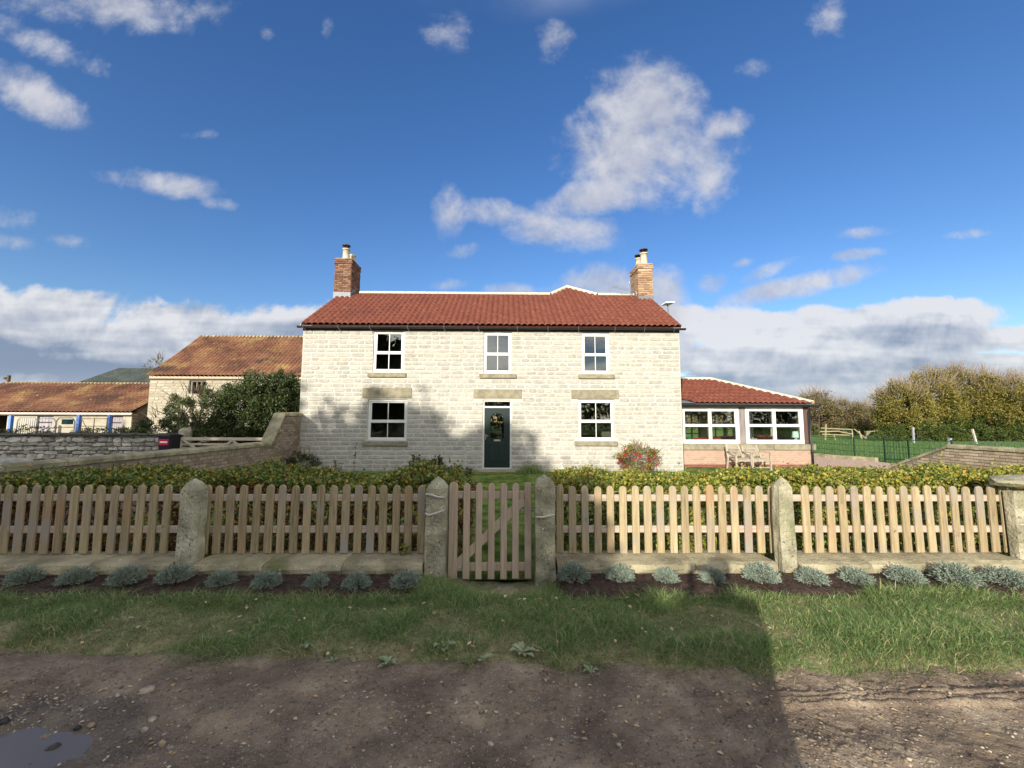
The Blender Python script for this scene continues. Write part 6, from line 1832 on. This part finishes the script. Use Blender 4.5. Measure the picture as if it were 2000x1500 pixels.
# yard evergreens
def at3(px, py, Y): p = at(px, py, Y); return (p.x, p.y, p.z)
p = at(503, 790, 20.6)
tree('evergreen_tree', (p.x, 20.6, 0), (p.x, 20.6, 1.9), (2.0, 1.7, 2.1), 46000, .115, MT['yew'], 'large dense dark evergreen between yard gate and stone barn', K=170, spread=.22, seed=31, trunk_r=.12, trunk_n=3, asp=.5, twigs=40, twig_len=.5)
p = at(555, 780, 20.3)
tree('evergreen_tree', (p.x, 20.3, 0), (p.x - .1, 20.3, 2.0), (1.1, 1.1, 2.05), 26000, .11, MT['yew'], 'narrow dark evergreen touching the left edge of the farmhouse', K=110, spread=.24, seed=32, trunk_r=.09, asp=.5, twigs=20, twig_len=.5)
p = at(385, 805, 19.7)
tree('open_shrub', (p.x, 19.7, 0), (p.x + .1, 19.7, 1.75), (1.55, 1.1, 1.55), 7500, .10, MT['holly'], 'airy grey green shrub with pale stem in front of the barn wall', 'shrub', K=46, spread=.2, seed=33, trunk_r=.06, asp=.5, twigs=60, twig_len=.6, bark='twig', limbs=30)
p = at(340, 800, 19.9)
tree('open_shrub', (p.x, 19.9, 0), (p.x, 19.9, 1.2), (1.25, .8, 1.3), 3200, .10, MT['holly'], 'small sparse shrub left of the airy grey green shrub', 'shrub', K=24, spread=.2, seed=34, trunk_r=.04, asp=.5, twigs=40, twig_len=.6, bark='twig', limbs=20)
p = at(300, 835, 19.0)
tree('bramble_bush', (p.x, 19.2, 0), (p.x, 19.2, .95), (1.3, .6, .75), 3200, .10, MT['yew'], 'low dark bramble growing over the right end of the rubble wall', 'bush', K=40, spread=.3, seed=35, trunk_r=.04, asp=.6, bark='twig')
p = at(425, 840, 19.2)
tree('bramble_bush', (p.x, 19.4, 0), (p.x, 19.4, .85), (1.5, .7, .85), 4200, .10, MT['yew'], 'dark undergrowth behind the yard gate below the airy shrub', 'bush', K=40, spread=.3, seed=36, trunk_r=.04, asp=.6, bark='twig')
p = at(313, 706, 40)
tree('sapling', (p.x, 40, 0), (p.x, 40, 6.3), (1.1, .9, 1.6), 500, .14, MT['dun_leaf'], 'thin autumn sapling peeping over the left slope of the barn roof', K=14, spread=.3, seed=37, trunk_r=.06, twigs=40, twig_len=.8, bark='twig')
for i, (px, r0, lab) in enumerate(((60, .5, 'straggly weeds growing on the rubble wall at far left'), (200, .6, 'grass and weeds behind the middle of the rubble wall'), (255, .5, 'brown weeds behind the rubble wall near its right end'))):
    p = at(px, 840, 18.9); tree('weed_clump', (p.x, 18.9, .6), (p.x, 18.9, 1.12), (1.1, .3, .25), 900, .09, MT['holly'], lab, 'weeds', K=20, spread=.4, seed=40 + i, trunk_r=.02, bark='twig', limbs=4)

# autumn trees across the field on the right
AT = 'autumn trees beyond the meadow'
for i, (px, pt, Y, rx, lab) in enumerate([
    (1756, 752, 40, 2.3, 'yellowing bushy tree at the left end of the meadow tree line'),
    (1812, 728, 41, 2.7, 'second yellowing tree from the left in the dense meadow tree line'),
    (1868, 722, 42, 2.7, 'tallest bare topped tree in the dense meadow tree line'),
    (1922, 732, 41, 2.6, 'broad yellow green tree right of the tallest meadow tree'),
    (1975, 738, 40, 2.6, 'golden tree at the right end of the visible meadow tree line'),
    (2040, 735, 41, 2.8, 'tree cut by the right picture edge in the meadow tree line')]):
    p = at(px, pt, Y); H = p.z
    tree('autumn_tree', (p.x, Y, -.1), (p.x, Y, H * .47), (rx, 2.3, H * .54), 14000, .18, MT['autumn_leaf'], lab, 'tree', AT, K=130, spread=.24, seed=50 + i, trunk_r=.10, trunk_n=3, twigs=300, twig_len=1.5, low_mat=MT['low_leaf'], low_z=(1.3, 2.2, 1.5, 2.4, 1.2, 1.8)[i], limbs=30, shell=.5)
for i, (px, pt, Y, rx, lab) in enumerate([
    (1592, 764, 56, 3.4, 'greenish tree just right of the sunroom gutter'),
    (1640, 783, 58, 3.6, 'bare brownish tree second from the sunroom'),
    (1690, 788, 60, 3.6, 'dun round topped tree left of the dense tree line'),
    (1728, 800, 62, 3.2, 'small dun tree squeezed against the dense tree line')]):
    p = at(px, pt, Y); H = p.z
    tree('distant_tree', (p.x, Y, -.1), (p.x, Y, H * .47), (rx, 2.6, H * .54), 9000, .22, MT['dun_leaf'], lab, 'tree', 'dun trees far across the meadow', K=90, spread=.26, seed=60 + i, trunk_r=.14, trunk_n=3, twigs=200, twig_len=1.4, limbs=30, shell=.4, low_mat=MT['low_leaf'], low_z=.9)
# far hedgerow that closes the view behind everything
P = []; n = 26000
x = rng.uniform(-140, 170, n); y = 92 + rng.normal(0, 1.6, n); tz = 2.6 + 3.4 * fbm(x * .06, x * 0, 4, 97)
z = tz * rng.random(n) ** .7
V, F = leaf_cloud(np.stack([x, y, z], 1), np.zeros((n, 3)), rng.uniform(.5, 1.0, n), .7, .3, 1.0, False)
tag(obj('far_hedgerow', np_mesh('far_hedgerow', V, F), MT['dun_leaf']), 'far dun hedgerow along the edge of the fields', kind='stuff')
for i in range(6):   # undergrowth that joins the tree line to the grass
    px = 1742 + i * 52; p = at(px, 850, 38.6)
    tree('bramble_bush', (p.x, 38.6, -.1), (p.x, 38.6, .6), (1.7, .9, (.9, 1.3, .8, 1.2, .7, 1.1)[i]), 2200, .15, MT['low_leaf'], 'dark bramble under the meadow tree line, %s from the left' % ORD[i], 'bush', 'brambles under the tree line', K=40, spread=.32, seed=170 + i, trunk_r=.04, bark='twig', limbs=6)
n = 16000
x = rng.uniform(-120, 120, n); y = -62 + rng.normal(0, 1.5, n); tz = 4.2 + 3.2 * fbm(x * .07, x * 0 + 4, 4, 98)
V, F = leaf_cloud(np.stack([x, y, tz * rng.random(n) ** .7], 1), np.zeros((n, 3)), rng.uniform(.6, 1.1, n), .7, .3, 1.0, False)
tag(obj('far_hedgerow', np_mesh('far_hedgerow', V, F), MT['low_leaf']), 'dark hedgerow across the field behind the track', kind='stuff')

n = 150000
y = 15.5 + 27 * rng.random(n) ** 1.25; x = rng.uniform(.62, 1.32, n) * y
k = (x > 15.9) | (y > 24); x, y = x[k], y[k]
blades('meadow_grass', x, y, np.full(len(x), -.15), rng.uniform(.06, .17, len(x)), rng.uniform(.012, .03, len(x)), rng.uniform(.3, 1.2, len(x)), MT['field_blade'], 'meadow grass beyond the estate railing')

# broken timber fence, odd posts
tf = thing('timber_fence', (at(1670, 850, 41).x, 41, -.1), 'broken bleached timber rails and posts before the far dun trees', 'timber fence')
def tbar(px0, py0, px1, py1, w=.10, nm='rail'):
    mb = MB(); mb.bar(at(px0, py0, 41), at(px1, py1, 41 + random.uniform(-.2, .2)), .08, w); mb.build(nm, MT['paleTimber'], tf)
for a in ((1604, 836, 1664, 839), (1602, 843, 1640, 842), (1640, 843, 1666, 848), (1692, 843, 1722, 841), (1606, 848, 1660, 850), (1668, 838, 1690, 856), (1690, 855, 1700, 842)): tbar(*a)
for a in ((1613, 828, 1612, 860), (1632, 860, 1628, 848), (1664, 838, 1666, 860), (1684, 858, 1678, 842), (1720, 840, 1721, 858), (1695, 844, 1690, 858)): tbar(*a, .12, 'post')
for px0, py0, px1, py1, Y, lab in ((1783, 834, 1785, 865, 30, 'thin grey stake standing in the meadow'), (1899, 838, 1907, 866, 27, 'leaning grey concrete post beyond the right garden wall'), (1855, 856, 1856, 872, 17, 'short pale post at the end of the estate railing')):
    mb = MB(); mb.bar(at(px0, py0, Y), at(px1, py1, Y), .09, .09, (0, 1, 0)); tag(mb.build('post', MT['galv'] if 'concrete' not in lab else MT['rubble']), lab, 'post')

# estate railing along the garden
er = thing('estate_railing', (16.4, 19, -.1), 'dark green estate railing dividing garden and meadow right of the sunroom', 'railing')
pts = [Vector((16.3, 27, 0)), Vector((16.15, 23, 0)), Vector((at(1669, 880, 19).x, 19, 0)), Vector((at(1728, 880, 18.1).x, 18.1, 0)), Vector((at(1775, 880, 17.4).x, 17.4, 0)), Vector((at(1860, 880, 16.2).x, 16.2, 0)), Vector((19.6, 14.6, 0))]
for a, b in zip(pts[:-1], pts[1:]):
    for z in (.93, .62, .34, .10):
        mb = MB(); mb.bar(a + Vector((0, 0, z)), b + Vector((0, 0, z)), .012, .03 if z > .9 else .018); mb.build('rail', MT['estate'], er)
    n_ = int((b - a).length / .16)
    mb = MB()
    for k in range(1, n_):
        q = a.lerp(b, k / n_); mb.bar(q + Vector((0, 0, .02)), q + Vector((0, 0, .93)), .008, .008, (0, 1, 0))
    tag(mb.build('mesh_wires', MT['estate'], er), kind='stuff')
for q in pts:
    mb = MB(); mb.bar(q + Vector((0, 0, -.15)), q + Vector((0, 0, 1.0)), .05, .05, (0, 1, 0)); mb.build('post', MT['estate'], er)
gt = thing('garden_gate', (pts[3] + pts[4]) / 2, 'narrow dark green barred gate hung in the estate railing', 'gate')
a, b = pts[3] + Vector((-.05, -.06, 0)), pts[4] + Vector((-.05, -.06, 0))
for z in (.08, .95):
    mb = MB(); mb.bar(a + Vector((0, 0, z)), b + Vector((0, 0, z)), .03, .035); mb.build('rail', MT['estate'], gt)
for k in range(9):
    q = a.lerp(b, k / 8); mb = MB(); mb.bar(q + Vector((0, 0, .04)), q + Vector((0, 0, 1.02)), .013, .013, (0, 1, 0)); mb.build('bar', MT['estate'], gt)
kb = thing('stone_kerb', (14.6, 19, 0), 'low stone kerb edging the gravel below the estate railing', 'kerb')
ka = [at(1590, 887, 20.6), at(1640, 892, 19.3), at(1690, 897, 18.4), at(1735, 903, 17.6)]
for a, b in zip(ka[:-1], ka[1:]):
    a, b = Vector((a.x - .5, a.y, .06)), Vector((b.x - .5, b.y, .06)); mb = MB(); mb.bar(a, a.lerp(b, .985), .28, .22); mb.build('kerb_stone', MT['coping'], kb)

# ------------------------------------------------------------------ plants in the garden
p = at(1247, 905, 12.9)
fu = tree('fuchsia_bush', (p.x, 12.9, 0), (p.x, 12.9, .50), (.72, .5, .46), 4200, .045, MT['hedge_leaf'], 'round fuchsia bush full of red flowers against the right end of the farmhouse wall', 'bush', K=70, spread=.22, seed=70, trunk_r=.02, twigs=50, twig_len=.25, bark='twig')
P_, nr_, _ = crown_points(640, (p.x, 12.85, .55), (.66, .5, .44), 40, .2, 71, .75, .2)
V, F = leaf_cloud(P_, nr_ * .2 + np.array([0, 0, -.8]), rng.uniform(.03, .055, len(P_)), .5, .6, .5)
tag(obj('flowers', np_mesh('flowers', V - np.array(W[fu]), F), MT['red_leaf'], fu, W[fu]), kind='stuff')
p = at(588, 900, 12.9)
tree('rosemary_bush', (p.x, 12.9, 0), (p.x, 12.9, .33), (.55, .4, .36), 3800, .075, MT['yew'], 'dark rosemary bush in the corner of garden wall and farmhouse', 'bush', K=60, spread=.24, seed=72, trunk_r=.02, asp=.16, twigs=20, twig_len=.25, bark='twig')
def stalk_plant(px, py, Y, h, n_st, leafy, label, mat, seed, name='garden_plant', r0=.12, leaf=.07):
    r_ = random.Random(seed); p = at(px, py, Y); base = Vector((p.x, Y, .0))
    t = thing(name, base, label, 'plant'); mb = MB(); Ps, Ns = [], []
    for k in range(n_st):
        a = r_.uniform(0, 6.28); rr = r_.uniform(.2, 1) * r0; hh = h * r_.uniform(.65, 1)
        q = [base + Vector((rr * .4 * math.cos(a), rr * .4 * math.sin(a), 0)), base + Vector((rr * math.cos(a), rr * math.sin(a), hh * .5)), base + Vector((rr * 1.4 * math.cos(a), rr * 1.4 * math.sin(a), hh))]
        mb.tube(q, [.009, .007, .003], 4, False)
        for j in range(leafy):
            f = r_.uniform(.25, 1.0); c_ = q[1].lerp(q[2], (f - .5) * 2) if f > .5 else q[0].lerp(q[1], f * 2)
            b_ = r_.uniform(0, 6.28); Ps.append(c_[:]); Ns.append((math.cos(b_), math.sin(b_), r_.uniform(-.2, .6)))
    tag(mb.build('stems', MT['twig'], t), kind='stuff')
    V, F = leaf_cloud(np.array(Ps), np.array(Ns) * 2, rng.uniform(.6, 1.2, len(Ps)) * leaf, .5, .3, .4)
    tag(obj('leaves', np_mesh('leaves', V - np.array(base), F), mat, t, base), kind='stuff')
stalk_plant(690, 905, 12.6, 1.12, 1, 34, 'single tall spike of a plant left of the ground floor window', MT['yew'], 1, leaf=.06, r0=.05)
stalk_plant(660, 905, 12.6, .62, 5, 24, 'thin leafy stems just left of the tall plant spike', MT['yew'], 2, leaf=.05)
stalk_plant(812, 912, 12.4, .75, 4, 40, 'dark leafy plant with two bare tall stalks between window and door', MT['yew'], 3, leaf=.09, r0=.25)
stalk_plant(844, 912, 12.3, .66, 3, 60, 'bushy dark leaved upright plant left of the front door', MT['yew'], 4, leaf=.10, r0=.12)
stalk_plant(868, 912, 12.2, .68, 3, 60, 'second dark leaved upright plant nearer the front door', MT['yew'], 5, leaf=.10, r0=.14)
stalk_plant(912, 915, 12.4, .42, 4, 40, 'small dark plant beside the left jamb of the front door', MT['yew'], 6, leaf=.07)
stalk_plant(826, 908, 12.6, .95, 3, 2, 'bare thin stalks standing taller than the dark plants', MT['yew'], 7, leaf=.03, r0=.2)
n = 500; x = at(1036, 918, 13.1).x + rng.normal(0, .17, n); y = 13.1 + rng.normal(0, .12, n)
o = blades('grass_clump', x, y, np.full(n, .04), rng.uniform(.15, .48, n), rng.uniform(.006, .012, n), rng.uniform(.1, .7, n), MT['grass']); del o['kind']
tag(o, 'tall uncut grass clump at the wall right of the front door', 'grass clump')
p = at(891, 912, 12.6); mb = MB(); mb.cbox(p.x - .05, p.x + .05, 12.56, 12.64, 0, .30, .01); tag(mb.build('marker_stake', material('orange wood', [(0, srgb(150, 96, 50)), (1, srgb(180, 124, 70))])), 'short orange brown wooden stake near the front door', 'stake')
# pale boulder at the left edge behind the hedge
p = at(18, 907, 5.75); V, F = pebble_mesh(88, 2); V = V * np.array([.75, .5, .30]) + np.array([p.x - .12, 6.5, 1.04])
p = at(10, 910, 6.45); V = pebble_mesh(88, 2)[0] * np.array([.6, .5, .28]) + np.array([p.x, 6.45, 1.03])
mb = MB(); mb.add(V.tolist(), F.tolist()); tag(mb.build('boulder', MT['rubble']), 'pale boulder above the hedge at the left picture edge', 'boulder')

# ------------------------------------------------------------------ behind the camera: the tree belt whose shade falls over the gate, and the photographer
tdir = Vector((math.sin(SUN_AZ), math.cos(SUN_AZ), 0)); ndir = Vector((math.cos(SUN_AZ), -math.sin(SUN_AZ), 0))
TS = math.tan(SUN_EL)
def shade_tree(u, a, top_w, ru, label, seed, n=22000):
    c = tdir * a + ndir * u
    zt = top_w - TS * a
    rz = zt * .47
    tree('roadside_tree', (c.x, c.y, -.1), (c.x, c.y, zt - rz), (ru, ru * .8, rz), n, .44, MT['yew'], label, 'tree', 'trees behind the track', K=330, spread=.21, seed=seed, trunk_r=.28, trunk_n=1, limbs=24, shell=.15, asp=.7)
for i, (u, tw_, ru) in enumerate([(-5.3, 4.75, 3.4), (-8.8, 5.35, 3.6), (-12.4, 5.5, 3.6), (-16, 5.6, 3.6), (-19.8, 5.7, 3.8), (-24, 5.7, 4.2), (-28.5, 5.6, 4.4), (-33.5, 5.3, 4.6)]):
    shade_tree(u, -23 - (i % 2) * 1.5, tw_, ru, f'dark roadside tree across the track behind the viewer, {ORD[i]} from the east', 80 + i)
def shade_hedge_top(u):                                # top of the added, unseen hedge, stepped to shape the shade it casts
    w = 1.30 + 1.25 * (1 - sstep(u, -1.15, -.72)) + .5 * (1 - sstep(u, -5, -2)) + .14 * (fbm(u * 1.6, u * 0, 3, 201) - .5) * 2
    return w + TS * 9.0
n = 60000
u = rng.uniform(-15, .30, n); a = -9.0 + rng.uniform(-.7, .7, n); tz = shade_hedge_top(u); z = tz * rng.random(n) ** .62
z -= .25 * rng.random(n) * (np.abs(a + 9) / .7) ** 2
th = thing('hedge', tdir * -9 + ndir * -7, 'tall dense hedge added out of view behind the viewer to shade the verge', 'hedge')
P = np.stack([tdir.x * a + ndir.x * u, tdir.y * a + ndir.y * u, z], 1)
V, F = leaf_cloud(P, np.zeros((n, 3)), rng.uniform(.10, .2, n), .7, .3, 1.0, False)
tag(obj('foliage', np_mesh('foliage', V - np.array(W[th]), F), MT['yew'], th, W[th]), kind='stuff')
mb = MB()
for k in range(40):
    q = tdir * -9 + ndir * random.uniform(-14.6, 0); mb.tube([q, q + Vector((random.uniform(-.2, .2), 0, 2)), q + Vector((random.uniform(-.3, .3), 0, 3.6))], [.05, .035, .01], 5, False)
tag(mb.build('stems', MT['bark'], th), kind='stuff')

# photographer: standing behind the phone, arms raised
ZS = 1.035
ph = thing('person', (0.02, -.52, 0), 'person in a dark coat standing on the track holding up a phone', 'person')
def skin(name, verts, edges, radii, mat, parent, root=0, sub=2):
    me = bpy.data.meshes.new(name); me.from_pydata([tuple(Vector((v[0], v[1], v[2] * ZS)) - W[parent]) for v in verts], edges, []); me.update()
    o = obj(name, me, mat, parent, W[parent])
    m = o.modifiers.new('skin', 'SKIN'); 
    sv = me.skin_vertices[0].data
    for i, r_ in enumerate(radii): sv[i].radius = (r_, r_) if not isinstance(r_, tuple) else r_
    sv[root].use_root = True
    s2 = o.modifiers.new('subdivision', 'SUBSURF'); s2.levels = sub; s2.render_levels = sub
    return o
coat = plain('dark navy cloth', srgb(38, 42, 54), .9, .1); skinm = plain('skin', srgb(200, 150, 124), .5, .3); hairm = plain('brown hair', srgb(60, 44, 34), .8, .2)
px_, py_ = .02, -.52
v = [(px_, py_, .98), (px_, py_, 1.18), (px_, py_ - .01, 1.38), (px_, py_ - .01, 1.50), (px_, py_ + .02, 1.60), (px_, py_ + .05, 1.70), (px_, py_ + .03, 1.78),
     (px_ - .19, py_, 1.46), (px_ - .26, py_ + .10, 1.24), (px_ - .15, py_ + .34, 1.50), (px_ - .12, py_ + .41, 1.60),
     (px_ + .19, py_, 1.46), (px_ + .26, py_ + .10, 1.24), (px_ + .15, py_ + .34, 1.50), (px_ + .12, py_ + .41, 1.60),
     (px_ - .11, py_, .90), (px_ - .13, py_ + .02, .50), (px_ - .14, py_, .08), (px_ - .15, py_ + .13, .04),
     (px_ + .11, py_, .90), (px_ + .13, py_ + .02, .50), (px_ + .14, py_, .08), (px_ + .15, py_ + .13, .04)]
e = [(0, 1), (1, 2), (2, 3), (3, 4), (4, 5), (5, 6), (2, 7), (7, 8), (8, 9), (9, 10), (2, 11), (11, 12), (12, 13), (13, 14), (0, 15), (15, 16), (16, 17), (17, 18), (0, 19), (19, 20), (20, 21), (21, 22)]
r = [(.17, .13), (.16, .12), (.18, .12), .075, .065, (.085, .105), (.075, .09), .075, .055, .04, .032, .075, .055, .04, .032, .10, .075, .05, .045, .10, .075, .05, .045]
skin('body', v, e, r, skinm, ph)
mb = MB(); mb.lathe(px_, py_, [(.225, .66 * ZS), (.225, .9 * ZS), (.225, 1.1 * ZS), (.24, 1.32 * ZS), (.21, 1.44 * ZS), (.10, 1.53 * ZS)], 16); mb.build('coat', coat, ph, True)
for s_ in (-1, 1):
    skin('sleeve', [(px_ + s_ * .17, py_, 1.45), (px_ + s_ * .265, py_ + .10, 1.235), (px_ + s_ * .155, py_ + .32, 1.485)], [(0, 1), (1, 2)], [.095, .078, .055], coat, ph, 0, 2)
    skin('trouser_leg', [(px_ + s_ * .105, py_, .95), (px_ + s_ * .13, py_ + .02, .5), (px_ + s_ * .14, py_, .10)], [(0, 1), (1, 2)], [.115, .088, .07], coat, ph, 0, 2)
    mb = MB(); mb.cbox(px_ + s_ * .145 - .05, px_ + s_ * .145 + .05, py_ - .09, py_ + .20, -.005, .09, .03); mb.build('shoe', MT['black'], ph)
    hx, hy, hz = px_ + s_ * .118, py_ + .415, 1.605
    for k in range(4):
        z = hz + .045 - .025 * k
        skin('finger', [(hx, hy - .01, z), (hx - s_ * .015, hy + .045, z + .004), (hx - s_ * .05, hy + .05, z + .004)], [(0, 1), (1, 2)], [.012, .010, .008], skinm, ph, 0, 1)
    skin('thumb', [(hx, hy - .02, hz - .02), (hx - s_ * .03, hy - .005, hz + .02), (hx - s_ * .05, hy + .0, hz + .035)], [(0, 1), (1, 2)], [.014, .011, .009], skinm, ph, 0, 1)
mb = MB(); mb.lathe(px_, py_ + .02, [(.10, 1.66 * ZS), (.118, 1.72 * ZS), (.112, 1.79 * ZS), (.07, 1.84 * ZS), (.01, 1.855 * ZS)], 12); mb.build('hair', hairm, ph, True)
mb = MB(); mb.add([(px_ - .016, py_ + .145, 1.675 * ZS), (px_ + .016, py_ + .145, 1.675 * ZS), (px_, py_ + .172, 1.672 * ZS), (px_, py_ + .145, 1.72 * ZS)], [(0, 1, 2), (0, 2, 3), (1, 3, 2), (0, 3, 1)]); mb.build('nose', skinm, ph)
mb = MB(); mb.cbox(-.08, .08, -.085, -.077, 1.635, 1.71, .003); tag(mb.build('phone', MT['black']), 'black phone held up in landscape by the person on the track', 'phone')
